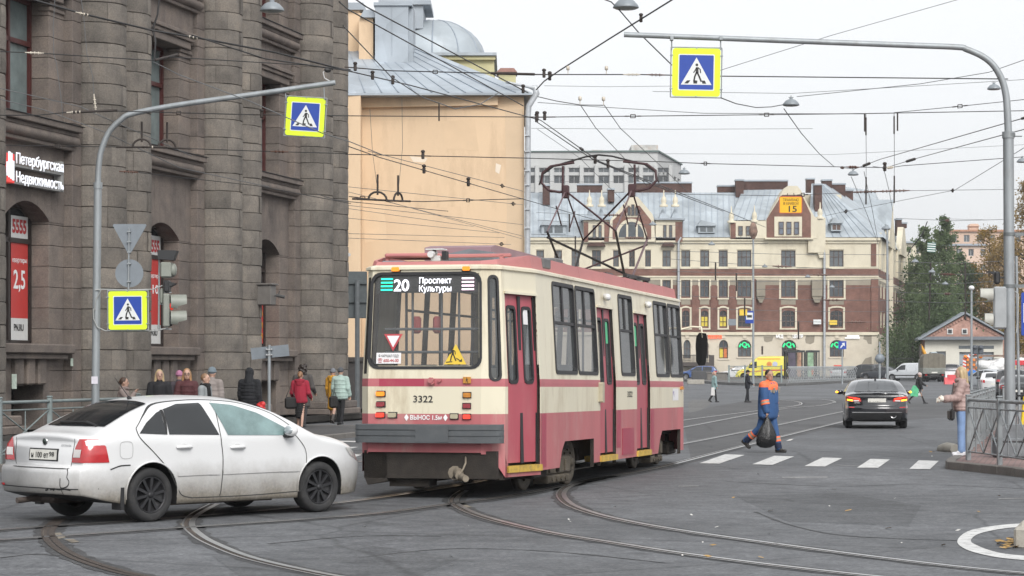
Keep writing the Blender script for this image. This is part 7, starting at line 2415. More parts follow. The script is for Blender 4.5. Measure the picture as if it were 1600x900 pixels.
def person(label,loc,heading,p,coat=None,legs=None,hair=None,hairstyle='short',hat=None,shoes=(.02,.02,.022),coat_len=.1,skirt=None,hood=None,scarf=None,gloves=None,near=False,boots=False,face=True,bulk=1.0,bare_legs=False,group=None,quilt=False,legbulk=1.0,extra=None,glasses=False,coatmat=None,legmat=None,skin=None):
 k=p.k
 J=p.J
 root=empty('person',loc,-heading,label=label,cat='person',group=group)
 sk=skin or SKIN
 m=MB()
 HM=head_m(p)
 hr=HM.to_3x3()
 m.ell(HM@V(0,.0,.015*k),(.076*k,.094*k,.108*k),14,10,M=hr)
 m.ell(HM@V(0,.03*k,-.055*k),(.056*k,.058*k,.062*k),12,8,M=hr)
 m.ell(HM@V(0,.098*k,-.012*k),(.014*k,.018*k,.024*k),8,6,M=hr)
 for s in(-1,1):m.ell(HM@V(s*.078*k,-.005*k,-.005*k),(.012*k,.02*k,.03*k),8,6,M=hr)
 cap_(m,p.neck-p.up*.06*k,HM@V(0,-.015*k,-.06*k),.056*k,.05*k)
 cap_(m,p.pel,p.chest,.105*k,.11*k);cap_(m,p.chest,p.neck-p.up*.08*k,.10*k,.06*k)
 for i,sd in enumerate((-1,1)):
  cap_(m,p.chest+p.up*.11*k,J[i,'sho'],.06*k,.052*k)
  cap_(m,J[i,'sho'],J[i,'elb'],.047*k,.036*k);cap_(m,J[i,'elb'],J[i,'wri'],.036*k,.026*k)
  hand(m,J[i,'wri'],J[i,'hd'],sd,k,.7,near)
  cap_(m,J[i,'hip'],J[i,'knee'],.075*k,.05*k);cap_(m,J[i,'knee'],J[i,'ank'],.052*k,.034*k)
  fa=J[i,'fa']
  cap_(m,J[i,'ank']-V(0,0,.04*k),J[i,'ank']+V(0,math.cos(fa),math.sin(fa))*.12*k-V(0,0,.045*k),.03*k,.025*k)
 remesh(m,'body',sk,root,.0075 if near else.011,2)
 if face:
  m=MB()
  for s in(-1,1):
   m.ell(HM@V(s*.031*k,.083*k,.012*k),(.012*k,.008*k,.0065*k),8,5,M=hr);
  m.build('eyes',M('eye_dark',(.03,.022,.018),.3),root)
  m=MB()
  for s in(-1,1):m.ell(HM@V(s*.032*k,.084*k,.034*k),(.020*k,.008*k,.0045*k),8,5,M=hr)
  m.build('eyebrows',M('hair_dark',(.035,.025,.02),.6),root)
  m=MB();m.ell(HM@V(0,.083*k,-.058*k),(.022*k,.008*k,.006*k),8,5,M=hr);m.build('mouth',M('lip',(.36,.14,.12),.5),root)
 if glasses:
  m=MB()
  for s in(-1,1):m.tube([HM@V(s*.033*k+.024*k*math.cos(t),.098*k,.012*k+.018*k*math.sin(t))for t in[2*PI*q/12 for q in range(12)]],.003,n=4,closed=True)
  m.cyl(HM@V(-.01,.1*k,.014),HM@V(.01,.1*k,.014),.003,n=4)
  m.build('glasses',M('glasses_black',(.02,.02,.02),.3),root)
 if hair is not None and hairstyle!='none':
  hm=M('hair_%d_%d'%(int(hair[0]*999),int(hair[2]*999)),hair,.5,var=.35,scale=30,streak=.15)
  m=MB()
  m.ell(HM@V(0,-.022*k,.040*k),(.084*k,.098*k,.098*k),14,10,M=hr)
  if hairstyle=='long':
   for s in(-1,1):
    cap_(m,HM@V(s*.066*k,-.01*k,.03*k),HM@V(s*.082*k,-.02*k,-.15*k),.032*k,.036*k,8)
    cap_(m,HM@V(s*.082*k,-.02*k,-.15*k),HM@V(s*.075*k,.0,-.30*k),.036*k,.02*k,8)
   cap_(m,HM@V(0,-.07*k,.02*k),HM@V(0,-.10*k,-.30*k),.075*k,.06*k,10)
   cap_(m,HM@V(0,-.10*k,-.30*k),HM@V(0.02,-.11*k,-.40*k),.055*k,.02*k,10)
  elif hairstyle=='bun':
   m.ell(HM@V(0,-.105*k,.0),(.045*k,.045*k,.05*k),10,8,M=hr)
  elif hairstyle=='bushy':
   for q in range(14):
    a=q*2.4
    m.ell(HM@V(.075*k*math.cos(a),-.03*k+.06*k*math.sin(a),(.04-.018*q+.07)*k),.062*k,8,6)
  remesh(m,'hair',hm,root,.012,2)
 if hat is not None:
  m=MB()
  m.ell(HM@V(0,-.008*k,.052*k),(.092*k,.108*k,.100*k),14,10,M=hr)
  if hat[1]=='cap':m.ell(HM@V(0,.10*k,.048*k),(.07*k,.06*k,.012*k),12,6,M=hr)
  if hat[1]=='pom':m.ell(HM@V(0,-.02*k,.165*k),.03*k,8,6)
  if hat[1]=='beanie':
   m.tube([HM@V(.088*k*math.cos(t),-.006*k+.103*k*math.sin(t),.035*k)for t in[2*PI*q/14 for q in range(14)]],.016*k,n=6,closed=True)
  remesh(m,'hat',M('hat_%d%d'%(int(hat[0][0]*99),int(hat[0][2]*99)),hat[0],.9,var=.15,scale=40,bump=.6,bscale=120),root,.009,2)
 if hood is not None:
  m=MB()
  if hood[1]=='up':
   m.ell(HM@V(0,-.025*k,.03*k),(.108*k,.115*k,.128*k),14,10,M=hr);cap_(m,HM@V(0,-.05*k,-.05*k),p.neck-p.up*.07*k+V(0,-.04*k,0),.10*k,.13*k)
  else:
   for q in range(9):
    a=PI*.15+PI*.7*q/8+PI
    m.ell(p.neck+V(.125*k*math.cos(a),-.01*k+.12*k*math.sin(a),-.015*k),(.055*k,.05*k,.065*k),8,6)
   m.ell(p.neck+V(0,-.13*k,-.09*k),(.10*k,.05*k,.10*k),10,8)
  remesh(m,'hood',M('cloth_%d_%d_%d'%tuple(int(c*999)for c in hood[0]),hood[0],.85,var=.15,scale=6,bump=.3,bscale=25),root,.013,2)
 if scarf is not None:
  m=MB()
  m.tube([p.neck+V(.085*k*math.cos(t),.01+.085*k*math.sin(t),.012*math.sin(3*t))for t in[2*PI*q/14 for q in range(14)]],.045*k,n=8,closed=True)
  if scarf[1]:cap_(m,p.neck+V(.05,.12*k,-.05),p.chest+V(.06,.16*k,-.12*k),.05*k,.045*k)
  remesh(m,'scarf',M('scarf_%d%d'%(int(scarf[0][0]*99),int(scarf[0][2]*99)),scarf[0],.95,var=.2,scale=30,bump=.5,bscale=80),root,.012,2)
 if coat is not None:
  cm=coatmat or M('cloth_%d_%d_%d'%tuple(int(c*999)for c in coat),coat,.8,var=.12,scale=5,bump=.5,bscale=9)
  m=MB()
  b=bulk*k*(1.05 if near else 1.0)
  hem=p.pel-V(0,0,coat_len*k)
  W=p.wide*(.93 if p.female else 1.0)
  def torso(c,rx,ry):m.ell(c,(rx*b*W,ry*b,(.085 if quilt else.11)*k),14,8)
  n_=9 if quilt else 18
  for q in range(n_+1):
   t=q/n_
   c=hem.lerp(p.chest+p.up*.075*k,t)
   wx=lerp(.195,.172,t**2)-.018*math.sin(t*PI)*(1.6 if p.female else.5)
   bump_=(1.0+(.05 if quilt and q%2 else 0))
   torso(c,wx*bump_,(.135+.012*math.sin(t*PI))*bump_)
  for i,sd in enumerate((-1,1)):
   S,E,Wr=J[i,'sho'],J[i,'elb'],J[i,'wri']
   cap_(m,p.chest+p.up*.125*k,S,.072*b,.074*b);cap_(m,S,E,.078*b,.066*b);cap_(m,E,E.lerp(Wr,.93),.066*b,.05*b)
   if quilt:
    for t in(.2,.5,.8):m.ell(S.lerp(E,t),.08*b,10,6);m.ell(E.lerp(Wr,t),.068*b,10,6)
   m.ell(E+V(0,-.012,0),.07*b,10,6)
  cap_(m,p.neck-p.up*.09*k,p.neck-p.up*.005*k,.10*k,.078*k)
  remesh(m,'coat',cm,root,.011 if near else.014,2)
 if skirt is not None:
  m=MB()
  z1=p.pel.z
  for q in range(9):
   t=q/8
   m.ell((0,0,lerp(z1,z1-skirt[1]*k,t)),(lerp(.17,.155,t)*k,lerp(.14,.13,t)*k,.06*k),14,8)
  remesh(m,'skirt',M('cloth_skirt',skirt[0],.85,var=.2,scale=5,bump=.3,bscale=12),root,.014,2)
 if legs is not None:
  lm_=legmat or M('cloth_%d_%d_%d'%tuple(int(c*999)for c in legs),legs,.85,var=.16,scale=6,bump=.4,bscale=14)
  m=MB()
  lb=legbulk*k
  m.ell(p.pel,(.165*k,.125*k,.11*k),14,8)
  for i in(0,1):
   cap_(m,J[i,'hip'],J[i,'knee'],.088*lb,.066*lb);cap_(m,J[i,'knee'],J[i,'ank']+V(0,0,.02*k),.066*lb,.055*lb)
  remesh(m,'trousers',lm_,root,.011 if near else.014,2)
 for i in(0,1):
  m=MB()
  an,fa=J[i,'ank'],J[i,'fa']
  f=V(0,math.cos(fa),math.sin(fa))
  u=V(0,-math.sin(fa),math.cos(fa))
  heel,toe=an-f*.045*k-u*.035*k,an+f*.145*k-u*.040*k
  cap_(m,heel,toe,.040*k,.036*k);cap_(m,an+u*.0,an+f*.05*k-u*.02*k,.045*k,.045*k)
  m.box(-.04*k,.04*k,-.06*k,.16*k,-.075*k,-.055*k,M=Matrix.Translation(an)@Matrix.Rotation(fa,4,'X'))
  if boots:cap_(m,an,an.lerp(J[i,'knee'],.35),.048*k,.055*k)
  remesh(m,'shoe',M('shoe_%d%d'%(int(shoes[0]*99),int(shoes[2]*99)),shoes,.5,var=.1),root,.009,1)
 if gloves is not None:
  for i,sd in enumerate((-1,1)):
   m=MB()
   W=J[i,'wri'];d=J[i,'hd']
   cap_(m,W-d*.03*k,W+d*.06*k,.040*k,.046*k)
   for q in range(4):
    o=V(0,0,(q-1.5)*.02*k)
    cap_(m,W+d*.06*k+o,W+d*.12*k+o*1.1+V(-sd*.0,0,-.005),.018*k,.015*k,8)
   cap_(m,W+d*.02*k+V(0,0,.03),W+d*.07*k+V(0,0,.065),.017*k,.015*k,8)
   remesh(m,'glove',M('glove_%d%d'%(int(gloves[0]*99),int(gloves[2]*99)),gloves,.85,var=.15,scale=20),root,.008,2)
 if extra:extra(root,p)
 return root
def at_px(px,Y,z=0):return((px-800)/F*Y,Y,z)
def limb_band(root,a,b,r,mt,name):
 m=MB()
 a,b=Vector(a),Vector(b)
 d=(b-a)
 m.tube([a,b],r,n=16)
 return m.build(name,mt,root)
BLUE=M('work_blue',(.030,.085,.215),.75,var=.16,scale=4,bump=.8,bscale=7)
ORANGE=M('work_orange',(.85,.17,.06),.6,var=.06);REFL=M('reflective_grey',(.30,.27,.22),.4,var=.1)
def worker_x(root,p):
 k=p.k
 orange_top(root,p)
 J=p.J
 m=MB()
 for q in range(9):
  a=PI*.05+PI*.9*q/8+PI
  m.ell(p.neck+V(.12*k*math.cos(a),.02+.11*k*math.sin(a),-.03*k),(.055*k,.05*k,.06*k),8,6)
 m.ell(p.neck+V(0,-.12*k,-.09*k),(.13*k,.075*k,.11*k),10,8)
 remesh(m,'hood',ORANGE,root,.012,2)
 m=MB()
 for s in(-1,1):cap_(m,p.neck+V(s*.06,.09,-.03),p.chest+V(s*.045,.185,-.02),.028,.026,8);cap_(m,p.chest+V(s*.045,.185,-.02),p.chest+V(s*.03,.185,-.25),.026,.024,8)
 remesh(m,'collar',BLUE,root,.009,1)
 for i in(0,1):
  E,W=J[i,'elb'],J[i,'wri']
  for t0,t1,mt in((.02,.14,ORANGE),(.14,.28,REFL),(.28,.40,ORANGE)):limb_band(root,E.lerp(W,t0),E.lerp(W,t1),.093*k,mt,'sleeve_band')
  K,A=J[i,'knee'],J[i,'ank']
  for t0,t1,mt in((.38,.46,ORANGE),(.46,.56,REFL),(.56,.64,ORANGE)):limb_band(root,K.lerp(A,t0),K.lerp(A,t1),.080*k,mt,'leg_band')
  limb_band(root,A.lerp(K,.02),A.lerp(K,.30),.073*k,M('work_navy',(.012,.02,.05),.8),'trouser_cuff')
 for s in(-1,1):
  m=MB();m.box(s*.11-.035,s*.11+.035,.0,.012,-.07,.05,M=Matrix.Translation(p.chest+V(0,.195,.03))@Matrix.Rotation(-.12,4,'X'),bev=.004);m.build('chest_band',REFL,root)
def orange_top(root,p):
 o=[c for c in root.children if c.name.startswith('coat')][0]
 o.data.materials.append(ORANGE);o.data.materials.append(REFL)
 for f in o.data.polygons:
  c=f.center
  zl=p.chest.z+.035+(.05 if abs(c.x)>.21 else 0)
  if c.z>zl:f.material_index=1
  if zl-.055<c.z<=zl and abs(c.x)<.17 and c.y>0:f.material_index=2
Yw=6480/132.0
wp_=Pose(1.80,legs=((.26,.04),(-.34,.55)),arms=((-.05,.16,.25),(.10,.07,.12)),lean=.02,head=(.55,0.0),wide=1.08)
wk=person('road worker in a blue and orange jacket carrying a black bin bag',at_px(1200,Yw),rad(124),wp_,coat=(.022,.085,.26),coatmat=BLUE,legs=(.02,.07,.22),legmat=BLUE,hair=(.025,.02,.018),hairstyle='short',near=True,bulk=1.30,legbulk=1.2,coat_len=.15,extra=worker_x,shoes=(.025,.022,.02),skin=M('skin_tan',(.40,.235,.165),.55,var=.08))
bpy.context.view_layer.update()
hw_w=wk.matrix_world@(wp_.J[1,'wri']+wp_.J[1,'hd']*.09)
m=MB()
BIN=M('bin_bag',(.012,.012,.013),.22,var=.3,scale=8,bump=.9,bscale=14)
rows=[]
for j,(z,r)in enumerate(((.02,.02),(-.05,.035),(-.12,.07),(-.22,.13),(-.34,.19),(-.46,.235),(-.58,.25),(-.68,.22),(-.74,.12),(-.755,.01))):
 row=[]
 for q in range(26):
  a=2*PI*q/26
  f=1+.13*math.sin(5*a+j*.4)*max(0,1-j*.08)+.05*math.sin(11*a+j)
  row.append(V((r*f*math.cos(a)*1.2+(-.06*(-z)/.7))*.72,r*f*math.sin(a)*.62,z*.90))
 rows.append(row)
m.grid(rows,smooth=True,close=True)
tag(m.build('bin_bag',BIN,None,loc=hw_w),'full black bin bag hanging from the road worker\'s hand','bag')
Ywm=6120/139.0
QP=M('coat_pink',(.36,.255,.235),.55,var=.10,scale=4,bump=.7,bscale=6)
wmp=Pose(1.70,legs=((.03,.02),(-.03,.02)),arms=((.35,.10,1.15),(.30,.06,1.15)),head=(0,-.05),female=True)
wmn=person('blonde woman in a puffy pink jacket and blue jeans waiting by the railing',at_px(1502,Ywm,.13),rad(-86),wmp,coat=(.42,.30,.27),coatmat=QP,legs=(.20,.30,.50),hair=(.46,.35,.20),hairstyle='long',near=True,quilt=True,bulk=1.12,coat_len=.02,gloves=(.66,.63,.56),shoes=(.62,.62,.64),legbulk=1.12,scarf=((.36,.255,.235),False))
m=MB();m.box(-.05,.05,-.16,.16,-.22,.0,bev=.04);m.tube([(0,-.13,0),(0,-.06,.25),(0.05,0,.5)],.012,n=5)
hb=m.build('handbag',M('leather_black',(.015,.014,.014),.4,var=.2),None,loc=at_px(1486,Ywm-.12,1.02));tag(hb,'small black handbag carried by the blonde woman at the railing','bag')
Yg=6480/56.0
gp=Pose(1.66,legs=((.52,.10),(-.50,.35)),arms=((.75,.1,.3),(.15,.15,.15)),lean=.14,female=True)
gw=person('woman in black coat and pale hat striding with a green bag',at_px(1434,Yg),rad(86),gp,coat=(.016,.016,.018),legs=(.03,.028,.028),hat=((.55,.44,.42),'beanie'),hairstyle='none',coat_len=.24,bulk=1.12,boots=True,legbulk=.78)
m=MB();m.prism([(-.20,-.52),(.17,-.56),(.22,-.2),(.06,.0),(-.06,.0),(-.16,-.22)],lambda x,z:V(x,-.07,z),lambda x,z:V(x,.07,z));m.mi=1;m.prism([(.03,-.05),(.22,-.22),(.36,-.5),(.20,-.5)],lambda x,z:V(x,.072,z),lambda x,z:V(x,.11,z))
tag(m.build('carrier_bag',[M('bag_green',(.09,.44,.22),.4,var=.25,scale=9),M('bag_white',(.6,.6,.6),.4)],None,loc=at_px(1428.5,Yg-.25,.92)),'green and white carrier bag held by the woman in black','bag')
tp_=Pose(1.64,legs=((.22,.08),(-.20,.35)),arms=((.1,.14,.9),(.0,.12,.3)),female=True)
person('woman in a pale teal jacket walking beside the front of the tram',at_px(1116,121),rad(75),tp_,coat=(.22,.33,.34),legs=(.015,.015,.017),hair=(.42,.27,.22),hairstyle='bun',coat_len=.14,bulk=1.08)
m=MB();m.prism([(-.10,-.42),(.10,-.42),(.08,0),(-.08,0)],lambda x,z:V(x,-.05,z),lambda x,z:V(x,.05,z));tag(m.build('carrier_bag',M('bag_white'),None,loc=at_px(1114,120.8,.78)),'white carrier bag in the hand of the woman in pale teal','bag')
mp_=Pose(1.70,legs=((.10,.04),(-.08,.12)),arms=((.1,.10,.3),(.1,.10,.9)),head=(.5,0))
person('man in dark clothes and flat cap standing out on the square',at_px(1168,120),rad(80),mp_,coat=(.014,.016,.024),legs=(.012,.013,.017),hair=(.03,.025,.02),hat=((.02,.02,.022),'cap'),coat_len=.12)
PG='people walking past the granite building'
def pv_person(label,px,ytop,ht,heading,pose_kw,Y=None,**kw):
 z=PVZ
 Yh=Y
 p=Pose(ht,**pose_kw)
 return person(label,at_px(px,Yh,z),heading,p,group=PG,**kw),p,at_px(px,Yh,z)
pv_person('young woman with tied brown hair and beige scarf holding her hand to her mouth',193,589,1.50,rad(90),dict(legs=((.1,0),(-.1,.1)),arms=((.2,.1,.3),(.65,.1,2.0,.35)),female=True),Y=46.5,coat=(.30,.24,.22),legs=(.03,.03,.04),hair=(.065,.035,.022),hairstyle='bun',scarf=((.24,.19,.175),False),near=True)
pv_person('smiling blonde woman in a black coat behind the white car',249,578,1.66,rad(165),dict(legs=((.1,0),(-.1,.1)),arms=((.1,.2,.3),(.1,.2,.3)),female=True),Y=46.5,coat=(.012,.012,.015),legs=(.02,.02,.025),hair=(.46,.34,.19),hairstyle='long',near=True,bulk=1.12)
pv_person('smiling woman with glasses in a maroon quilted jacket',292,576,1.68,rad(172),dict(legs=((.1,0),(-.1,.1)),arms=((.1,.2,.3),(.1,.2,.3)),female=True),Y=47.5,coat=(.075,.022,.025),legs=(.02,.02,.025),hair=(.34,.19,.085),hairstyle='long',near=True,quilt=True,glasses=True)
pv_person('person in a pink knitted hat mostly hidden behind the maroon jacket',280,579,1.62,rad(0),dict(legs=((.1,0),(-.1,.1)),female=True),Y=54,coat=(.05,.04,.05),legs=(.03,.03,.03),hat=((.40,.17,.28),'beanie'),hairstyle='none',face=False)
pv_person('fair haired woman in a grey coat and big black scarf',320,582,1.58,rad(110),dict(legs=((.1,0),(-.1,.1)),female=True),Y=46.5,coat=(.26,.28,.29),legs=(.02,.02,.025),hair=(.22,.13,.075),hairstyle='short',scarf=((.012,.012,.013),True),near=True)
pv_person('person in a blue grey knitted hat and taupe quilted coat',331,573,1.70,rad(20),dict(legs=((.1,0),(-.1,.1))),Y=50,coat=(.27,.235,.22),legs=(.03,.03,.03),hat=((.17,.21,.24),'beanie'),hairstyle='none',face=False,quilt=True,bulk=1.1)
_,bp,bl=pv_person('person in a black hooded quilted coat seen from behind',390,577,1.68,rad(14),dict(legs=((.12,.02),(-.12,.15)),arms=((.1,.14,.4),(-.05,.14,.25))),Y=52,coat=(.010,.011,.014),legs=(.02,.02,.022),hood=((.010,.011,.014),'up'),hairstyle='none',quilt=True,bulk=1.22,coat_len=.28,face=False)
m=MB()
for q in range(6):m.ell((rng.uniform(-.05,.05),rng.uniform(-.05,.05),rng.uniform(-.10,.06)),.07,8,6)
o=remesh(m,'parcel',M('parcel_red',(.55,.03,.03),.4,var=.2),None,.012,2);o.location=at_px(407.5,51.8,.93);tag(o,'small red parcel in the hand of the person in the black hood','bag')
_,rp_,rl=pv_person('woman in a short red jacket and black skirt walking away',469,584,1.60,rad(10),dict(legs=((.16,.05),(-.12,.12)),arms=((.05,.22,.9),(.05,.22,.9)),female=True,wide=1.12),Y=62,coat=(.30,.014,.035),skirt=((.010,.010,.011),.52),hair=(.23,.12,.06),hairstyle='bun',hood=((.27,.012,.03),'down'),bulk=1.16,coat_len=.06,face=False,shoes=(.015,.015,.016),boots=False)
m=MB();m.box(-.16,.16,-.06,.06,-.32,0,bev=.05);m.tube([(-.12,0,0),(0,0,.30),(.12,0,0)],.012,n=5);tag(m.build('handbag',M('leather_black'),None,loc=at_px(454,61.9,1.02)),'black shoulder bag on the left side of the red jacket','bag')
pv_person('dark haired person in a long grey coat partly hidden behind the red jacket',473,570,1.78,rad(8),dict(legs=((.15,.05),(-.15,.2)),arms=((.05,.26,.9),(.05,.28,.9))),Y=65,coat=(.065,.058,.055),legs=(.03,.028,.03),hair=(.022,.015,.012),hairstyle='bushy',coat_len=.3,bulk=1.15,face=False)
pv_person('woman in a long mustard coat and grey knitted hat',520,574,1.68,rad(14),dict(legs=((.2,.05),(-.18,.35)),arms=((.1,.12,.3),(.1,.12,.3)),female=True),Y=70,coat=(.50,.25,.02),legs=None,hat=((.17,.18,.20),'beanie'),hairstyle='none',hood=((.50,.25,.02),'down'),coat_len=.42,face=False,boots=True,shoes=(.05,.04,.035))
_,mg,ml=pv_person('woman in a mint quilted jacket, dark hat and black trousers',532,575,1.70,rad(12),dict(legs=((.14,.03),(-.16,.2)),arms=((.05,.18,.35),(.0,.20,.4)),female=True,wide=1.08),Y=68,coat=(.36,.47,.43),legs=(.012,.012,.014),hat=((.09,.095,.105),'beanie'),hairstyle='none',quilt=True,bulk=1.22,coat_len=.10,face=False,boots=True)
m=MB();m.box(-.13,.13,-.06,.06,-.36,0,bev=.06);m.tube([(-.08,0,0),(0,0,.22),(.08,0,0)],.012,n=5);tag(m.build('handbag',M('leather_black'),None,loc=at_px(521,67.8,.98)),'black handbag beside the mint jacket','bag')
# poles and crossing signs
ZINC=M('zinc_pole',(.30,.325,.34),.5,.35,var=.16,scale=4,dirt=(.20,.20,.19),dscale=3,damt=.6,streak=.3)
ZINCD=M('zinc_dark',(.17,.185,.19),.5,.35,var=.2,scale=4)
SIGNB=M('sign_back_grey',(.20,.225,.25),.55,.3,var=.10,scale=5)
FLUO=M('sign_fluo',(.66,.85,.02),.45,var=.03);FBLUE=M('sign_blue',(.010,.050,.32),.35,var=.05);FWHT=M('sign_face_white',(.66,.68,.68),.4,var=.03)
def px3(px,py,Y):return P(px,py,Y)
def crossing_sign(cx,cy,s_px,Y,rz=0.0,roll=0.0,label='',frame=True):
 s=s_px/F*Y
 root=empty('crossing_sign',P(cx,cy,Y),0,label=label,cat='road sign')
 root.rotation_euler=(0,roll,rz)
 h=s/2
 m=MB();m.prism(rrect(-h,h,-h,h,h*.12),lambda x,z:V(x,.0,z),lambda x,z:V(x,.02,z));b=m.build('board',FLUO,root)
 def face(pts,mt,d,nm='face'):
  q=MB();q.add([V(x*h,-d,z*h)for x,z in pts],[tuple(range(len(pts)))],smooth=False)
  return q.build(nm,mt,b,fix=False)
 rr=lambda a:[(x,z)for x,z in rrect(-a,a,-a,a,a*.06)]
 face(rr(.755),FWHT,.002);face(rr(.715),FBLUE,.004);face([(-.64,-.52),(.64,-.52),(0,.62)],FWHT,.006)
 walker(.0,-.38*h,.80*h,LETK,b,lambda x,z:V(x,-.008,z))
 for x0 in(-.40,-.02,.36):face([(x0-.10,-.47),(x0+.06,-.47),(x0+.10+(.06 if x0<-.1 else(-.10 if x0>.1 else-.03)),-.34),(x0+(.02 if x0<-.1 else-.13 if x0>.1 else-.09),-.34)],LETK,.008,'stripe')
 if frame:
  m=MB()
  for x in(-h*1.06,h*1.06):m.cyl((x,.03,-h*1.04),(x,.03,h*1.04),.012,n=6)
  for z in(-h*1.04,h*1.04):m.cyl((-h*1.06,.03,z),(h*1.06,.03,z),.012,n=6)
  for a in range(3):
   m.box(-.008,.008,-.01,.02,h*.97,h*1.04)if a==0 else(m.box(-.008,.008,-.01,.02,-h*1.04,-h*.97)if a==1 else None)
  for z in(-.7,.7):
   for s_ in(-1,1):m.box(s_*h*1.04-.03,s_*h*1.04+.03,-.012,.02,z*h-.008,z*h+.008)
  m.build('frame',ZINC,root)
 return root,h
def pole_arm(pts,rads,Y0,label,name='signal_pole',sleeve=None,Ys=None):
 p3=[P(x,y,(Ys[i]if Ys else Y0))for i,(x,y)in enumerate(pts)]
 p3[0].z=PVZ
 base=p3[0].copy()
 root=empty(name,base,0,label=label,cat='pole')
 m=MB()
 k=sleeve
 low=[p-base for p in p3[:k+1]]
 m.tube(low,rads[0],n=14)
 m.cyl(low[-1]-V(0,0,.12),low[-1],rads[0]*1.15,n=14)
 m.build('shaft',ZINC,root)
 up=smooth_path([p-base for p in p3[k:]],6)
 m=MB()
 n_=len(up)
 m.tube(up,[lerp(rads[1],rads[2],i/(n_-1))for i in range(n_)],n=12)
 m.build('arm',ZINC,root)
 return root
YL=43.7
lp=pole_arm([(148,640),(153,285),(154,262),(158,236),(170,207),(188,188),(206,178),(272,165),(400,147),(524,129)],(.075,.058,.050),YL,'grey curved pole by the granite building with an arm carrying a crossing sign',sleeve=1)
m=MB();m.tube([P(517,128,YL)-lp.location,P(507,122,YL)-lp.location,P(505,113,YL)-lp.location,P(510,109,YL)-lp.location],.012,n=6);ca=m.build('camera_bracket',M('cam_white'),lp)
m=MB();c=P(512,109.5,YL)-lp.location;m.ell(c,(.07,.07,.05));m.build('camera',M('cam_dark'),ca)
m=MB()
for y in(455,516):
 pass
m.tube([P(x,y,YL-.1)-lp.location for x,y in((149,453),(158,452),(205,453),(240,452),(254,446))],.012,n=6)
m.tube([P(x,y,YL-.1)-lp.location for x,y in((146,482),(146,498),(152,511),(165,517),(205,518),(245,517),(262,512))],.012,n=6)
m.tube([P(x,y,YL-.1)-lp.location for x,y in((158,453),(150,468),(148,485))],.010,n=6)
m.build('sign_bracket',M('bracket_pale',(.38,.39,.38),.5,.3),lp)
m=MB();m.box(-.06,.06,-.08,-.07,-.07,.07,M=Matrix.Translation(P(149,594,YL)-lp.location));m.build('sticker',M('notice_white',(.62,.60,.66),.6),lp)
sgl,_=crossing_sign(477,182.5,60,YL,0,rad(3.5),'blue and yellow crossing sign hanging from the arm over the tram street')
m=MB()
for x in(446,506):m.cyl(P(x,137 if x>460 else 146,YL)-sgl.location,P(x+1,156,YL)-sgl.location,.012,n=6)
o_=m.build('hanger',ZINC,sgl);o_.rotation_euler=(0,-rad(3.5),0)
crossing_sign(199.5,485,60,YL-.18,0,rad(-.5),'blue and yellow crossing sign fixed to the left pole at head height')
rt=empty('sign_back',P(202,427,YL-.12),0,label='grey backs of a triangular and a round road sign on one stem',cat='road sign')
def lo(x,y):return P(x,y,YL-.12)-rt.location
m=MB();m.prism([(p.x,p.z)for p in(lo(176,352),lo(178,350),lo(227,350),lo(229,352),lo(203.5,397),lo(200.5,397))],lambda x,z:V(x,0,z),lambda x,z:V(x,.02,z));m.build('triangle_back',SIGNB,rt)
m=MB();r_=22/F*YL;m.prism([(r_*math.cos(2*PI*k/28),r_*math.sin(2*PI*k/28))for k in range(28)],lambda x,z:V(x,0,z),lambda x,z:V(x,.02,z));m.build('round_back',SIGNB,rt)
m=MB();m.cyl(lo(202,356)+V(0,-.03,0),lo(201,454)+V(0,-.03,0),.016,n=8)
for y in(362,378,394,412,440):m.box(-.035,.035,-.06,-.0,lo(0,y+1).z,lo(0,y-1).z)
m.build('stem',ZINC,rt)
TLG=M('signal_grey_green',(.235,.25,.22),.5,var=.12,scale=5);TLK=M('signal_black',(.02,.021,.023),.5)
def visor(m,c,d,r=.12,l=.20):
 """hooded visor: open below, along direction d"""
 d=Vector(d).normalized();s=d.cross(V(0,0,1)).normalized()
 rows=[]
 for t,k in((0,1),(.5,1.02),(1,1.04)):
  rows.append([c+d*l*t*(1 if True else 1)+(s*math.cos(a)+V(0,0,1)*math.sin(a))*r*k-(d*l*.55*t if math.sin(a)<-.3 else V(0,0,0))for a in[-.9+(PI+1.8)*q/14 for q in range(15)]])
 m.grid(rows,smooth=True)
tl=empty('traffic_light',P(258,485,YL),0,label='grey traffic light in profile with black top box beside the crossing sign',cat='traffic light')
def tlo(x,y):return P(x,y,YL)-tl.location
ps=F/YL
m=MB();m.cyl(tlo(249,402),tlo(248,516),.02,n=8)
for y in(412,457,475,514):m.box(-.10,.12,-.02,.02,tlo(0,y+1).z,tlo(0,y-1).z)
m.build('stem',ZINC,tl)
def tbox(m,x0,x1,y0,y1,d=.14,bev=.025):m.box(tlo(x0,0).x,tlo(x1,0).x,-d,d,tlo(0,y1).z,tlo(0,y0).z,bev=bev)
m=MB();m.prism([(tlo(248,0).x,tlo(0,391).z),(tlo(278,0).x,tlo(0,392).z),(tlo(272,0).x,tlo(0,407).z),(tlo(248,0).x,tlo(0,405).z)],lambda x,z:V(x,-.15,z),lambda x,z:V(x,.15,z));m.build('top_box',TLK,tl)
m=MB();tbox(m,252,269,410,434);m.ell(tlo(271,422),(.07,.12,.13));m.build('repeater',TLG,tl)
m=MB();tbox(m,257,266,438,457);m.prism([(tlo(257,0).x,tlo(0,438).z),(tlo(276,0).x,tlo(0,443).z),(tlo(266,0).x,tlo(0,449).z),(tlo(257,0).x,tlo(0,450).z)],lambda x,z:V(x,-.13,z),lambda x,z:V(x,.13,z));m.build('pedestrian_head',TLK,tl)
m=MB();tbox(m,256,266,459,511,d=.16);tbox(m,250,256,450,475,d=.06)
hd_o=m.build('signal_head',TLG,tl)
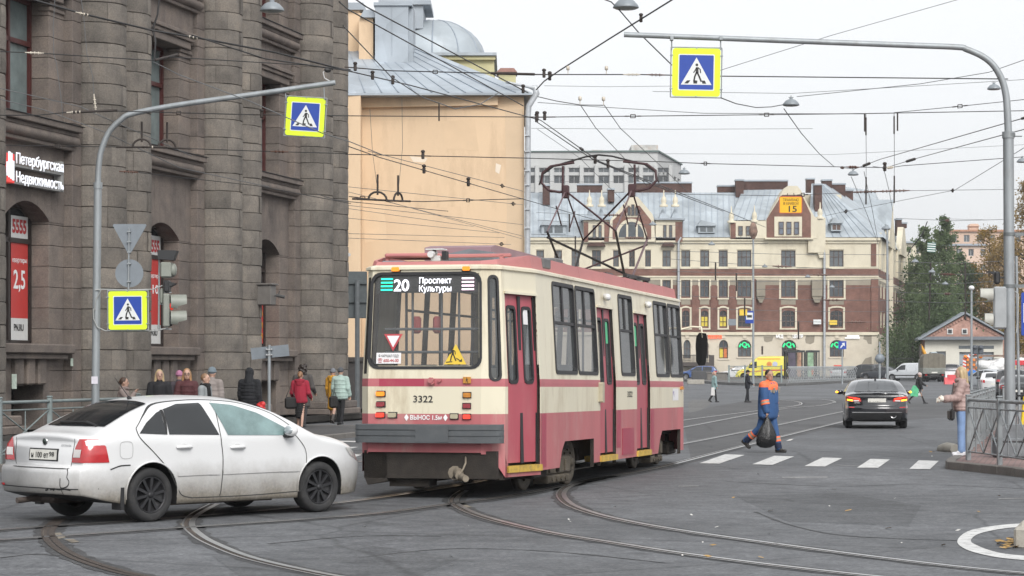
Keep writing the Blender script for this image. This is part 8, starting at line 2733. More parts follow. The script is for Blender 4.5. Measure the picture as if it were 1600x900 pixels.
for y in(472,497):
 m=MB();visor(m,tlo(266,y),V(1,.25,-.02),r=.145,l=.30);m.build('visor',TLG,hd_o,fix=False)
m=MB();m.ell(tlo(268,479),(.04,.07,.07));m.build('lens',M('signal_red_lit',(.85,.05,.03),.3,emit=.3),hd_o)
m=MB();m.ell(tlo(267,502),(.04,.10,.10));m.build('lens',TLK,hd_o)
Yb=54.0
sb=empty('sign_back',(at_px(420.5,Yb)[0],Yb,PVZ),0,label='plain grey back of a wide street sign on a thin post',cat='road sign')
def slo(x,y):return P(x,y,Yb)-sb.location
m=MB();m.cyl(V(0,0,0),slo(420.5,539),.038,n=10);m.build('post',ZINC,sb)
m=MB();m.prism([(p.x,p.z)for p in(slo(391,544),slo(450,538),slo(452,556),slo(393,562))],lambda x,z:V(x,.05,z),lambda x,z:V(x,.075,z));m.build('board_back',SIGNB,sb)
m=MB()
for y in(546,554.5):
 c=slo(420.5,y)
 m.box(c.x-.075,c.x+.075,-.05,.05,c.z-.015,c.z+.015)
 for s in(-1,1):m.ell(c+V(s*.06,-.05,0),(.02,.015,.02),n=8,m=6)
m.build('clamp',M('clamp_pale',(.45,.46,.47),.4,.4),sb)
YR_=43.3
rp_pole=pole_arm([(1578.5,700),(1575.5,206),(1574,175),(1572,150),(1566,126),(1553,103),(1535,88),(1510,77),(1494,73.5),(1400,70),(1200,62.5),(975,54)],(.10,.072,.05),YR_,'tall zinc pole at the right with a long arm carrying a crossing sign',sleeve=1)
m=MB();m.prism([(-.19,.62),(.19,.62),(.30,.04),(-.30,.04)],lambda x,z:V(x,-.28,z),lambda x,z:V(x,.28,z))
m.box(-.29,.32,-.30,.30,.0,.30,bev=.03);m.box(-.31,.34,-.32,.32,.30,.37,bev=.02)
m.build('base',M('pole_base',(.145,.155,.165),.7,var=.2,scale=5,dirt=(.3,.32,.33),dscale=3,damt=.5),rp_pole)
m=MB()
for y in(211,366,447):m.cyl(P(1577,y,YR_)-rp_pole.location-V(0,0,.03),P(1577,y,YR_)-rp_pole.location+V(0,0,.03),.112,n=14)
for y in(366,447):m.box(.08,.9,-.03,.03,(P(0,y,YR_)-rp_pole.location).z-.03,(P(0,y,YR_)-rp_pole.location).z+.03)
m.box(-.14,.22,-.02,.02,(P(0,213,YR_)-rp_pole.location).z-.01,(P(0,213,YR_)-rp_pole.location).z+.01)
m.build('clamp',ZINCD,rp_pole)
sgr,hR=crossing_sign(1088,113,75,YR_,0,rad(1.0),'blue and yellow crossing sign hanging from the long arm against the sky')
m=MB()
for x in(1049.5,1126):m.cyl(P(x,58,YR_)-sgr.location,P(x,78,YR_)-sgr.location,.014,n=6);m.box((P(x,0,YR_)-sgr.location).x-.03,(P(x,0,YR_)-sgr.location).x+.03,-.08,.08,(P(0,63,YR_)-sgr.location).z,(P(0,57,YR_)-sgr.location).z)
o_=m.build('hanger',ZINC,sgr);o_.rotation_euler=(0,-rad(1),0)
tr_=empty('traffic_light',P(1556,480,YR_),0,label='pale grey traffic light facing away beside the big right pole',cat='traffic light')
def rlo(x,y):return P(x,y,YR_)-tr_.location
m=MB();m.box(rlo(1552,0).x,rlo(1572,0).x,-.10,.16,rlo(0,514).z,rlo(0,448).z,M=Matrix.Rotation(rad(-8),4,'Z'),bev=.03)
hd2=m.build('signal_head',M('signal_grey_pale',(.33,.35,.36),.5,var=.1),tr_)
for y in(461,500):
 m=MB();visor(m,rlo(1552,y),V(-1,.15,-.03),r=.125,l=.24 if y<480 else.16);m.build('visor',M('visor_pale',(.42,.42,.38),.5),hd2,fix=False)
m=MB();m.box(rlo(1553,0).x,rlo(1562,0).x,-.07,.07,rlo(0,444).z,rlo(0,424).z,bev=.03);m.prism([(rlo(1553,0).x,rlo(0,424).z),(rlo(1540,0).x,rlo(0,424).z),(rlo(1553,0).x,rlo(0,429).z)],lambda x,z:V(x,-.06,z),lambda x,z:V(x,.06,z));m.box(rlo(1560,0).x,rlo(1573,0).x,-.01,.01,rlo(0,434).z,rlo(0,432).z)
m.build('repeater',TLK,tr_)
m=MB();m.tube([rlo(1586,455),rlo(1591,460),rlo(1590,500),rlo(1588,520)],.014,n=6);m.build('cable',M('bracket_pale'),tr_)
tp_o=empty('bus_stop_sign',(at_px(1594,47)[0],47,PVZ),0,label='blue bus stop sign on a thin post cut by the right edge',cat='road sign')
m=MB();m.tube([V(0,0,0),P(1590,520,47)-tp_o.location,P(1588,400,47)-tp_o.location],.03,n=8);m.build('post',ZINC,tp_o)
c0,c1=P(1596,524,46.9)-tp_o.location,P(1630,457,46.9)-tp_o.location
m=MB();m.prism(rrect(c0.x,c1.x,c0.z,c1.z,.03),lambda x,z:V(x,-.1,z),lambda x,z:V(x,-.07,z));b_=m.build('board',FBLUE,tp_o)
m=MB();m.quad(V(c0.x+.04,-.103,lerp(c0.z,c1.z,.3)),V(c1.x-.04,-.103,lerp(c0.z,c1.z,.3)),V(c1.x-.04,-.103,lerp(c0.z,c1.z,.75)),V(c0.x+.04,-.103,lerp(c0.z,c1.z,.75)),smooth=False);m.build('face',FWHT,b_,fix=False)
sc=empty('scooter',(at_px(1594,45.5)[0],45.5,PVZ),rad(20),label='yellow hire scooter parked at the right edge behind the railing',cat='scooter')
YS=M('scooter_yellow',(.72,.52,.02),.4)
m=MB();m.tube([V(0,0,.12),V(.04,0,.5),V(.10,0,1.12)],.03,n=8);m.box(-.05,.95,-.08,.08,.10,.16,bev=.02);m.build('frame',YS,sc)
m=MB();m.cyl((.10,-.24,1.13),(.10,.24,1.13),.018,n=8);m.build('handlebar',TLK,sc)
for x in(-.08,.95):
 m=MB();m.lathe([(.05,-.03),(.11,-.03),(.12,0),(.11,.03),(.05,.03)],16,M=Matrix.Translation((x,0,.12))@Matrix.Rotation(PI/2,4,'X'));m.build('wheel',TYRE,sc)
 # railings
FEN=M('fence_zinc',(.25,.27,.28),.45,.4,var=.2,scale=5,dirt=(.16,.15,.14),dscale=4,damt=.6)
FENG=M('fence_green_grey',(.22,.26,.26),.5,.3,var=.15)
def fence(label,posts,h=1.1,mt=FEN,r=.04,cross=True,group=None,pr=.045,sub=1,top2=True):
 """posts: ground points; two rails and crossed bars in each bay"""
 root=empty('railing',posts[0],0,label=label,cat='railing',group=group)
 o=posts[0]
 for p in posts:
  m=MB();q=p-o
  m.box(q.x-pr,q.x+pr,q.y-pr,q.y+pr,q.z-.02,q.z+h+.03,bev=.01);m.box(q.x-pr*1.15,q.x+pr*1.15,q.y-pr*1.15,q.y+pr*1.15,q.z+h+.032,q.z+h+.07,bev=.015)
  m.build('post',mt,root)
 for a,b in zip(posts[:-1],posts[1:]):
  A,B=a-o,b-o
  m=MB()
  for z,rr in((h-.03,.030),(h-.17,.016))+(((.16,.016),)if top2 else()):m.cyl(A+V(0,0,z),B+V(0,0,z),rr,n=8)
  n=sub
  for k in range(n):
   p,q=A.lerp(B,k/n),A.lerp(B,(k+1)/n)
   if cross:
    m.cyl(p+V(0,0,.16),q+V(0,0,h-.17),.014,n=6);m.cyl(q+V(0,0,.16),p+V(0,0,h-.17),.014,n=6)
    c=p.lerp(q,.5)
    m.cyl(c+V(0,0,.16),c+V(0,0,h-.17),.012,n=6)
   if k:m.cyl(p+V(0,0,.16),p+V(0,0,h-.17),.014,n=6)
  m.build('panel',mt,root)
 return root
def pz_(px,py):p=G(px,py,PVZ);return p
kf=lambda s:V((KL+SD*s).x-.25,(KL+SD*s).y,PVZ)
s0=(40.4-58)/SD.y
fence('grey green crossed railing on the kerb behind the white car',[kf(s0-4.2),kf(s0-2.1),kf(s0),kf(s0+2.05),kf(s0+4.1),kf(s0+6.2)],mt=FENG)
f0p,f1p=pz_(1513,719),pz_(1562,726.5)
dd=f1p-f0p
fence('nearest crossed railing round the corner of the pink pavement',[f0p,f1p,f1p+dd,f1p+dd*2],sub=2,h=1.13)
b0=pz_(1517,703)
bk_=[b0+SD*(1.9*k)for k in range(9)]
fence('long receding railing behind the blonde woman',bk_,sub=2,h=1.12)
bk2=[V(at_px(1569,52)[0],52,PVZ)+SD*(1.9*k)for k in range(6)]
fence('second receding railing just beyond the big pole',bk2,sub=2,h=1.2)
zI=gz(205)+.26
fp2=[V(at_px(x,6480/24.)[0],6480/24.*.80,0)for x in(1139,1191,1221)]
fpts=[]
for x,Y in((1139,202),(1164,201),(1191,200),(1221,199)):fpts.append(V(at_px(x,Y)[0],Y,gz(Y)+.2))
fence('low crossed railing on the tram stop island left of the hoop railing',fpts,h=1.45,mt=FENG,pr=.07,cross=True,top2=True)
hr=empty('railing',(at_px(1231,208)[0],208,gz(208)+.2),0,label='long railing of bent silver hoops in front of the bus shelter',cat='railing')
m=MB()
for k in range(40):
 t=k/39
 x,Y=lerp(1231,1334,t),lerp(199,222,t**1.3)
 p=V(at_px(x,Y)[0],Y,gz(Y)+.15)-hr.location
 m.tube([p,p+V(.22,0,.45),p+V(-.12,0,1.1),p+V(.18,0,1.4)],.035,n=4);m.tube([p+V(.3,0,0),p+V(.1,0,.6),p+V(.34,0,1.2),p+V(.05,0,1.4)],.03,n=4)
for z in(1.4,.25):m.tube([V(at_px(lerp(1231,1334,t),lerp(199,222,t**1.3))[0],lerp(199,222,t**1.3),gz(212)+.12+z)-hr.location for t in[i/8 for i in range(9)]],.05,n=6)
m.build('hoops',M('fence_silver',(.40,.42,.43),.4,.5,var=.15),hr)
# hanging lamps
LAMPM=M('lamp_shade_grey',(.23,.255,.275),.5,.2,var=.1)
LAMPG=M('lamp_glass',(.30,.32,.31),.25)
def hang_lamp(px,py,wpx,Y,label,tilt=0.0):
 s=wpx/F*Y/2
 root=empty('street_lamp',P(px,py,Y),0,label=label,cat='street lamp',group='lamps hanging on the street wires')
 root.rotation_euler=(0,tilt,0)
 m=MB();m.lathe([(s*1.0,-s*.28),(s*1.02,-s*.22),(s*.92,-s*.02),(s*.62,s*.30),(s*.38,s*.42),(s*.2,s*.46),(s*.2,s*.62),(s*.12,s*.66)],20,cap=False);m.build('lamp_shade',LAMPM,root)
 m=MB();m.lathe([(s*.98,-s*.27),(s*.8,-s*.36),(.001,-s*.42)],20,cap=False);m.build('lens',LAMPG,root)
 m=MB();m.box(-s*.3,s*.3,-s*.06,s*.06,s*.66,s*.72);m.cyl((0,0,s*.6),(0,0,s*.9),s*.05,n=6);m.build('hook',ZINCD,root)
 return root
for a in((425,12,38,46,'big street lamp hanging at the top edge in front of the granite building'),(978,7,40,44,'big street lamp hanging at the top edge against the sky'),(1236,161,26,62,'street lamp hanging in the open sky right of the arm crossing sign'),(1553,136.5,21,78,'street lamp half hidden behind the bend of the big right pole'),(1333,271,17,96,'street lamp hanging on the wire knot over the corner house roof'),(1597,251,17,95,'street lamp at the right edge, outside the big pole'),(1069,269,18,95,'street lamp hanging at the corner of the grey office block'),(1112,381,11,150,'small street lamp below the roof edge dormer of the brick house'),(1195,416,9,170,'small street lamp left of the wide third floor window'),(1262,432,9,170,'small street lamp on the brick band under the yellow sign'),(1300,448,9,175,'small street lamp before the rightmost second floor window'),(1020,350,12,140,'small street lamp beside the arched gable window'),(1384,356,14,140,'street lamp by the corner of the brick house at roof height'),(1430,408,11,150,'street lamp left of the hanging striped plate in front of the trees'),(1456,424,11,150,'street lamp below the hanging striped plate in front of the trees'),(1477,443,10,150,'lowest street lamp in front of the dark green trees')):
 hang_lamp(*a)
 # overhead wires
WIRE=M('wire_dark',(.030,.029,.030),.5,.3,var=.2);WIREG=M('wire_grey',(.115,.12,.125),.5,.2,var=.15);INS=M('insulator_brown',(.10,.045,.03),.3);INSW=M('insulator_white',(.55,.5,.42),.3,var=.15);CLAMP=M('clamp_dark',(.045,.036,.032),.6,.3,var=.3)
WG='overhead wires above the junction'
def wire(label,pts,r=.010,mt=WIRE,fit=(),sag=0.0,n=8):
 """pts: (px, py, distance); fit: (position 0-1, kind)"""
 p3=[P(*p)for p in pts]
 L=[]
 for a,b in zip(p3[:-1],p3[1:]):
  for k in range(n):
   t=k/n
   L.append(a.lerp(b,t)-V(0,0,sag*4*t*(1-t)))
 L.append(p3[-1])
 o=L[0].copy()
 Q=[p-o for p in L]
 m=MB();m.tube(Q,r,n=5,cap=False)
 w=m.build('overhead_wire',mt,None,loc=o)
 tag(w,label,'wire',WG)
 for t,kind in fit:
  x=t*(len(Q)-1);i=min(int(x),len(Q)-2)
  c=Q[i].lerp(Q[i+1],x-i);d=(Q[i+1]-Q[i]).normalized();s=L[i].y/45.0
  m=MB()
  if kind=='turn':
   s*=.62
   u=V(0,0,1)*.05*s
   m.tube([c-d*.16*s,c-d*.08*s,c-d*.07*s+u,c+d*.07*s+u,c+d*.08*s,c+d*.16*s],.018*s,n=5);m.tube([c-d*.08*s,c-d*.07*s-u,c+d*.07*s-u,c+d*.08*s],.018*s,n=5);m.cyl(c-d*.26*s,c-d*.14*s,.02*s,n=5);m.cyl(c+d*.14*s,c+d*.26*s,.02*s,n=5)
   m.build('turnbuckle',CLAMP,w)
  elif kind=='ins'or kind=='insw':
   s*=.75
   for k in range(7):m.cyl(c+d*(k-3)*.05*s-d*.014*s,c+d*(k-3)*.05*s+d*.014*s,.038*s if k%2 else.022*s,n=7)
   m.cyl(c-d*.25*s,c+d*.25*s,.016*s,n=5)
   m.build('insulator',INS if kind=='ins'else INSW,w)
  elif kind=='clamp':
   s*=.62
   m.cyl(c-d*.34*s,c+d*.34*s,.020*s,n=6);m.box(-.05*s,.05*s,-.04*s,.04*s,-.10*s,.10*s,M=Matrix.Translation(c),bev=.02*s);m.lathe([(.02*s,.08*s),(.07*s,.12*s),(.06*s,.17*s),(.02*s,.19*s)],8,M=Matrix.Translation(c))
   m.build('clamp',CLAMP,w)
  elif kind=='pot':
   s*=.6
   m.cyl(c,c+V(0,0,.16*s),.014*s,n=5);m.lathe([(.03*s,.14*s),(.055*s,.16*s),(.055*s,.26*s),(.03*s,.28*s)],8,M=Matrix.Translation(c));m.build('insulator',INSW,w)
  elif kind=='hang':
   m.tube([c+d*.18*s*math.cos(a)+V(0,0,.16*s*math.sin(a))for a in[PI*k/8 for k in range(9)]],.022*s,n=5);m.cyl(c+V(0,0,.1*s),c+V(0,0,.5*s),.022*s,n=6);m.cyl(c-d*.5*s,c+d*.5*s,.02*s,n=5)
   m.build('hanger',CLAMP,w)
  elif kind=='rod':
   m.cyl(c-d*.45*s,c+d*.45*s,.028*s,n=6);m.build('section_rod',CLAMP,w)
  elif kind=='drop':
   m.cyl(c,c-V(0,0,.35*s),.016*s,n=5);m.build('dropper',CLAMP,w)
 return w
wire('upper of two cables slanting down across the grey dome roof',[(540,-12,40),(573,11,42),(825,145,56)],.014,fit=((.12,'clamp'),(.98,'clamp')))
wire('lower of two cables slanting down across the grey dome roof',[(530,3,40),(545,15.5,42),(818,165.5,58)],.013)
wire('slack cable dipping over the top of the yellow wall',[(536,40,40),(611,120,46),(660,152,48),(711,170,50),(750,163,52),(780,144,54)],.011,mt=WIREG,fit=((.5,'drop'),),n=5)
wire('thick contact wire crossing the roof edge towards the drain pipe',[(300,55,40),(415,92,42),(540,110,44),(640,133,48),(845,188,60)],.013,fit=((.60,'clamp'),(.68,'clamp'),(.99,'clamp')))
wire('long span wire passing behind the arm crossing sign',[(555,106,45),(609,110.5,45),(850,116.5,44),(1000,116.5,44),(1125,119,43.8),(1575,123.5,43.4)],.011,fit=((.0,'clamp'),(.36,'rod'),(.26,'turn'),(.45,'pot'),(.53,'pot'),(.585,'insw'),(.64,'ins'),(.40,'clamp')))
wire('span wire halfway between the arm sign and the office block',[(544,181,48),(845,183,50),(995,181.5,50),(1351,177.5,52),(1600,173,54)],.010,fit=((.245,'clamp'),(.26,'clamp'),(.49,'turn'),(.64,'turn'),(.75,'drop'),(.80,'drop')))
wire('span wire level with the roof of the grey office block',[(540,241,58),(817,247,62),(1029,252.6,66),(1100,255.5,68),(1302,260.5,74),(1390,262,76),(1411,259,77),(1600,245,80)],.012,fit=((.06,'clamp'),(.43,'turn'),(.62,'ins'),(.72,'insw')))
wire('lower contact wire slanting over the middle of the yellow wall',[(545,229,48),(593,246,50),(817,311,64),(935,345,80)],.011,fit=((.42,'clamp'),(.52,'clamp')))
wire('thin guy wire above the contact wire on the yellow wall',[(575,236,50),(817,298.7,62)],.008,mt=WIREG,fit=((.84,'turn'),))
wire('span wire with two bow hangers across the yellow wall',[(545,307,50),(590,312.5,50),(622,314,50),(660,315,51),(817,310.5,54)],.010,fit=((.25,'hang'),(.5,'hang'),(.12,'turn'),(.86,'turn')))
for i,(y0,y1,x1)in enumerate(((292,320,817),(300,369,817),(313,373,815),(321,351,817),(326,354,740),(341,364,780),(365,371,788),(372,382,798))):
 wire('one of the fine parallel wires low across the yellow wall',[(545 if i!=2 else 599,y0,55+i),(x1,y1,70+i)],.007,mt=WIREG,fit=((.93,'turn'),)if i in(0,7)else())
for i,(x0,y0,x1,y1)in enumerate(((578,170,590,305),(628,152,622,310))):
 wire('pair of hair thin droppers hanging to the bow hangers',[(x0,y0,50),((x0+x1)/2+(-2 if i==0 else 4),(y0+y1)/2,50),(x1,y1-8,50)],.005,mt=WIREG)
wire('thick cable crossing high over the granite columns',[(40,-4,41),(131,22,41),(236,47,42),(319,61,42),(430,82,43),(550,112,45)],.018,fit=((.2,'insw'),(.56,'insw')))
wire('black cable knot dropping in front of the second granite bay',[(249,-5,43),(246,23,43),(238,47,43),(243,62,43),(241,95,43)],.018,fit=((.4,'drop'),),n=3)
wire('span wire over the upper granite window with a pale strut',[(0,80.5,42),(60,83,42),(240,94.5,42),(262,89,42.5),(480,102,44),(548,109,45)],.010,mt=WIRE,fit=((.18,'insw'),(.58,'rod')))
wire('span wire with a bright insulator across the first column pair',[(0,180,42),(60,180,42),(100,176,42),(168,173,42),(270,176,43),(382,179,44),(543,181,46)],.010,fit=((.38,'insw'),(.45,'rod'),(.86,'clamp'),(.68,'turn')))
wire('slanting wire from the black knot past the hanging crossing sign',[(240,97,42.8),(280,117,43),(390,158,43),(503,208,43.2),(548,222,46),(600,243,50)],.010,mt=WIREG)
wire('span wire along the ledges of the granite windows',[(9,227,44),(90,228,44),(200,230,44),(236,230,44),(400,236,45),(543,240,46)],.009,fit=((.2,'turn'),(.52,'hang'),(.58,'insw'),(.63,'hang'),(.85,'ins')))
wire('thin wire sloping down from the first upper window',[(0,138,44),(127,167,44),(150,178,44),(235,215,45),(300,244,46)],.008,mt=WIREG)
wire('second thin wire below the first upper window',[(0,155,44),(70,172,44),(160,205,44),(280,262,46),(420,292,48)],.008,mt=WIREG)
wire('short wire tied to the second column below its ledge',[(191,268,50),(212,269,50),(280,277,51),(400,290,52),(548,318,55)],.009,fit=((.12,'ins'),))
wire('wire tied to the last granite column with a dark fitting',[(495,303,60),(523,312,61),(545,315,62),(700,330,70)],.010)
wire('pale cable dangling down the first granite pier',[(86,-2,43),(83,40,43),(84,85,43),(88,98,43),(95,150,43),(98,180,43)],.007,mt=WIREG,n=4)
wire('pale cable dangling down the first granite column',[(127,-2,43),(131,30,43),(136,85,43),(145,120,43),(147,150,43),(149,168,43)],.007,mt=WIREG,fit=((.93,'insw'),),n=4)
wire('feeder cable rising from the drain pipe to the top edge',[(838,140,56),(850,127,54),(873,111,52),(950,62,48),(1056,-4,42)],.016,fit=((.88,'clamp'),(.35,'clamp')))
wire('lamp cable running from the top lamp to the arm sign',[(930,-6,44),(955,3,44),(967,15,44),(998,51,43.6),(1050,102,43.4)],.012)
wire('slack cable from the arm sign to the open sky lamp',[(1126.5,153,43.3),(1150,162,50),(1181,168,56),(1205,167,60),(1224,163.5,62)],.012)
wire('cable falling from the open sky lamp to the wire knot',[(1225,170,62),(1252,208,74),(1280,240,86),(1303,260,94)],.014)
wire('first of two contact wires running to the tram pantograph',[(845,188,58),(906,231,50),(936,252,43),(1040,293,60),(1100,316,75),(1196,355,110)],.012,fit=((.42,'clamp'),(.22,'rod')))
wire('second of two contact wires running to the tram pantograph',[(838,190,58),(900,232,50),(930,251,44),(1040,296,62),(1130,330,85)],.012,fit=((.5,'clamp'),))
wire('fine wire dropping from the drain pipe behind the pantograph',[(840,202,62),(884,232,70),(906,247,74),(990,330,90)],.008,mt=WIREG)
wire('slack feeder from the drain pipe to two small hangers',[(840,151,58),(870,158,58),(907,164,58),(943,164.5,58)],.011,fit=((.66,'pot'),(1.0,'pot')))
wire('left of two wires falling from the small hangers',[(907,164,58),(931,200,66),(980,252,80),(1010,290,95)],.011)
wire('right of two wires falling from the small hangers',[(944,164,58),(969,200,66),(1031,258,80),(1075,300,95)],.011)
wire('thin span wire just below the small hangers',[(840,160,56),(935,167,56),(1100,177,56),(1351,178,55)],.008,mt=WIREG)
wire('left trolley wire reaching from the knot to the big right pole',[(1316,262,88),(1336,264,85),(1375,249,78),(1573,192,52),(1605,183,48)],.012,fit=((.37,'rod'),(.0,'ins'),(.97,'rod')))
wire('right trolley wire passing behind the big right pole',[(1364,260,88),(1382.5,262.6,85),(1434,247,78),(1564,211.6,55),(1605,201,50)],.012,fit=((.45,'rod'),(.25,'clamp')))
for x0,y0,x1,y1,lb in((1330,276,1372,380,'leftmost of three wires falling from the knot to the roof'),(1350,268,1372,378,'middle of three wires falling from the knot to the roof'),(1381,264,1395,330,'rightmost of three wires falling from the knot to the roof')):
 wire(lb,[(x0,y0,90),(lerp(x0,x1,.5)+1,lerp(y0,y1,.5),105),(x1,y1,130)],.012)
for x,y0,y1,lb in((1353,178,300,'left dropper hanging in the sky over the corner house'),(1397,176,298,'right dropper hanging in the sky over the corner house')):
 wire(lb,[(x,y0,55),(x,y0+15,58),(x+.5,lerp(y0,y1,.6),70),(x,y1,90)],.008,mt=WIREG,fit=((.12,'drop'),(.82,'drop'),(.93,'drop')))
wire('span wire with a row of insulators over the roof ridge',[(1040,303,90),(1220,306,92),(1325,301,95),(1345,300,95),(1390,298.6,95),(1410,298,95),(1600,295.7,98)],.010,fit=((.5,'ins'),(.56,'ins'),(.65,'ins'),(.80,'ins'),(.22,'turn')))
wire('slanting wire climbing right from the roof to the big pole',[(1290,337,110),(1330,328.6,105),(1415,312,95),(1492,297,85),(1600,231,60)],.010,mt=WIREG,fit=((.2,'turn'),(.74,'turn')))
wire('hair thin wire climbing to the top edge right of the arm sign',[(1125,110,60),(1300,55,60),(1505,-3,60)],.008,mt=WIREG)
wire('lamp wire from the open sky lamp to the bend of the big pole',[(1245,151,62),(1438,131,60),(1545,113,58),(1605,92,56)],.009,mt=WIREG)
wire('pale span wire just above the open sky lamp',[(1020,143,70),(1236,146,70),(1540,128,70),(1605,124,70)],.008,mt=WIREG)
wire('guy wire with a turnbuckle meeting the big pole below the bend',[(1397,176,56),(1500,166,55),(1605,155,54)],.009,mt=WIREG,fit=((.5,'turn'),))
for i,(y0,y1,x0,x1)in enumerate(((392,398,1040,1385),(404,420,1040,1300),(440,436,1055,1400),(462,470,1060,1405),(452,447,1180,1410),(424,430,1050,1385),(482,487,1090,1400),(500,503,1180,1405),(344,352,840,1060),(366,372,830,1060),(378,380,940,1200),(332,336,838,1010))):
 wire('one of the fine wires strung in front of the brick house',[(x0,y0,150+i*3),(lerp(x0,x1,.5),(y0+y1)/2+2,150+i*3),(x1,y1,150+i*3)],.016,mt=WIREG,fit=((.3,'drop'),(.7,'ins'))if i%2 else())
for i,(y0,y1)in enumerate(((409,410),(426,428),(442,441),(457,458),(471,472),(341,345))):
 wire('one of the fine wires strung in front of the green trees',[(1400,y0,150+i*4),(1490,(y0+y1)/2+2,150),(1566,y1-2,150)],.016,mt=WIREG,fit=((.3,'drop'),(.62,'drop'))if i%2==0 else((.45,'ins'),))
wire('black feeder loop falling past the corner of the brick house',[(1449,346,130),(1442,365,130),(1432,378,130),(1422,390,130),(1418,400,130)],.03,n=3)
for(y,x0,x1,Yw_)in((200.5,830,1270,75),(240,1000,1600,90),(134,850,1050,70),(342,1480,1600,90),(283,840,1000,85)):
 wire('faint distant wire low in the pale sky',[(x0,y,Yw_),(lerp(x0,x1,.5),y+1.5,Yw_),(x1,y+(.5 if y!=240 else-14),Yw_)],.007,mt=WIREG)
Ysg=74.0
sp_=empty('tram_speed_sign',P(1235.5,320,Ysg),0,label='yellow tram speed plate reading 15 hanging before the roof gable',cat='sign')
hx,hz=18/F*Ysg,13.3/F*Ysg
m=MB();m.prism(rrect(-hx,hx,-hz,hz,.05),lambda x,z:V(x,0,z),lambda x,z:V(x,.03,z));pb=m.build('board',M('sign_amber',(.80,.46,.01),.4,var=.05),sp_)
m=MB();ring(m,lambda x,z,d:V(x,d,z),-hx,hx,-hz,hz,.022,.05,-.004,.0);m.build('border',M('border_red',(.55,.10,.04),.4),pb)
LBR=M('letter_brown',(.11,.05,.01),.5)
text('ТРАМВАЮ',.085,LBR,V(-.25,-.004,.12),(1,0,0),(0,0,1),pb,width=.50,depth=.002);text('В КРИВОЙ',.085,LBR,V(-.24,-.004,.0),(1,0,0),(0,0,1),pb,width=.48,depth=.002);text('15',.20,LETK,V(-.13,-.004,-.225),(1,0,0),(0,0,1),pb,width=.26,depth=.002,bold=.015)
m=MB()
for x in(-.12,.12):m.cyl((x,.02,hz),(x*.8,.02,hz+.1),.012,n=6)
m.build('hook',CLAMP,sp_)
Yst=125.0
st_=empty('section_plate',P(1455.5,386.5,Yst),0,label='small green and white striped plate hanging before the trees',cat='sign')
m=MB();m.box(-.23,.23,0,.03,-.26,.26,M=Matrix.Rotation(rad(4),4,'Y'));pb=m.build('board',M('stripe_green',(.02,.13,.10),.5),st_)
for k in range(4):
 m=MB();m.box(-.225,.225,-.006,-.002,-.22+.125*k,-.165+.125*k,M=Matrix.Rotation(rad(4),4,'Y'));m.build('stripe',FWHT,pb)
 # things round the far square
def far_pole(px,y0,y1,Y,r,label,mt=None,name='catenary_pole'):
 z0=gz(Y)
 root=empty(name,((px-800)/F*Y,Y,z0),0,label=label,cat='pole')
 zt=CH+(HZ-y0)/F*Y-z0
 m=MB();m.tube([V(0,0,-.2),V(0,0,zt)],[r*1.15,r*.85],n=10);m.build('shaft',mt or ZINC,root)
 return root,zt
fpole,zt=far_pole(1177,362,600,185,.085,'tall pole with a rusty bulb on top and the blue bus stop sign')
m=MB();m.lathe([(.08,-.1),(.28,.2),(.36,.5),(.30,.8),(.22,1.1),(.08,1.3)],12,M=Matrix.Translation((0,0,zt-.5)));m.build('bulb',M('bulb_rust',(.20,.13,.10),.8,var=.5,scale=3),fpole)
bs=empty('bus_stop_sign',P(1171,495.5,184.6),0,label='blue and white bus stop sign on the pole with the rusty bulb',cat='road sign')
m=MB();m.prism(rrect(-.34,.34,-.50,.50,.04),lambda x,z:V(x,0,z),lambda x,z:V(x,.04,z));b_=m.build('board',FBLUE,bs)
m=MB();m.quad(V(-.27,-.005,-.20),V(.27,-.005,-.20),V(.27,-.005,.36),V(-.27,-.005,.36),smooth=False);f_=m.build('face',FWHT,b_,fix=False)
m=MB();m.prism(rrect(-.20,.20,-.04,.17,.03),lambda x,z:V(x,-.012,z),lambda x,z:V(x,-.006,z));m.build('bus_pictogram',LETK,f_)
far_pole(1386.5,352,600,180,.095,'tall catenary pole before the right corner of the brick house')
cp,zt=far_pole(1518,452,600,170,.085,'far lamp post with a white globe before the garage')
m=MB();m.ell((0,0,zt+.1),(.22,.22,.18));m.build('globe',M('globe_white',(.7,.7,.68),.4),cp)
pp1,_=far_pole(1374.5,534,600,200,.09,'short post with a round mirror by the corner of the brick house',name='mirror_post')
m=MB();m.lathe([(0,-.03),(.42,-.03),(.42,.03),(0,.03)],18,M=Matrix.Translation((0,-.1,2.3))@Matrix.Rotation(PI/2,4,'X'));m.build('mirror',SIGNB,pp1)
ls,zt=far_pole(1316,533,595,205,.07,'thin post carrying a blue direction sign on the island',name='direction_sign')
m=MB();m.prism(rrect(-.36,.36,zt-.72,zt,.04),lambda x,z:V(x,-.1,z),lambda x,z:V(x,-.06,z));b_=m.build('board',FBLUE,ls)
m=MB();m.add([V(x,-.105,zt+z)for x,z in((-.22,-.6),(-.10,-.6),(.08,-.38),(.22,-.44),(.2,-.14),(-.06,-.18),(.02,-.28),(-.12,-.42))],[tuple(range(8))],smooth=False);m.build('arrow',FWHT,b_,fix=False)
for px,py,lb,mt in((1161.5,488,'small yellow route plate left of the bus stop sign',YELS),(1277,503,'small pale plate on the brick wall between two windows',FWHT),(1302,504,'small yellow plate in front of the rightmost arched brick floor window',YELS),(1144,503.5,'small grey plate between the yellow blind windows',SIGNB)):
 Yq=184.0 if px<1170 else YB-.4
 m=MB();m.box(-.42*Yq/250,.42*Yq/250,0,.04,-.26,.26,bev=.01)
 o_=m.build('route_plate',mt,None,loc=P(px,py,Yq));tag(o_,lb,'sign')
Ysh=232.0
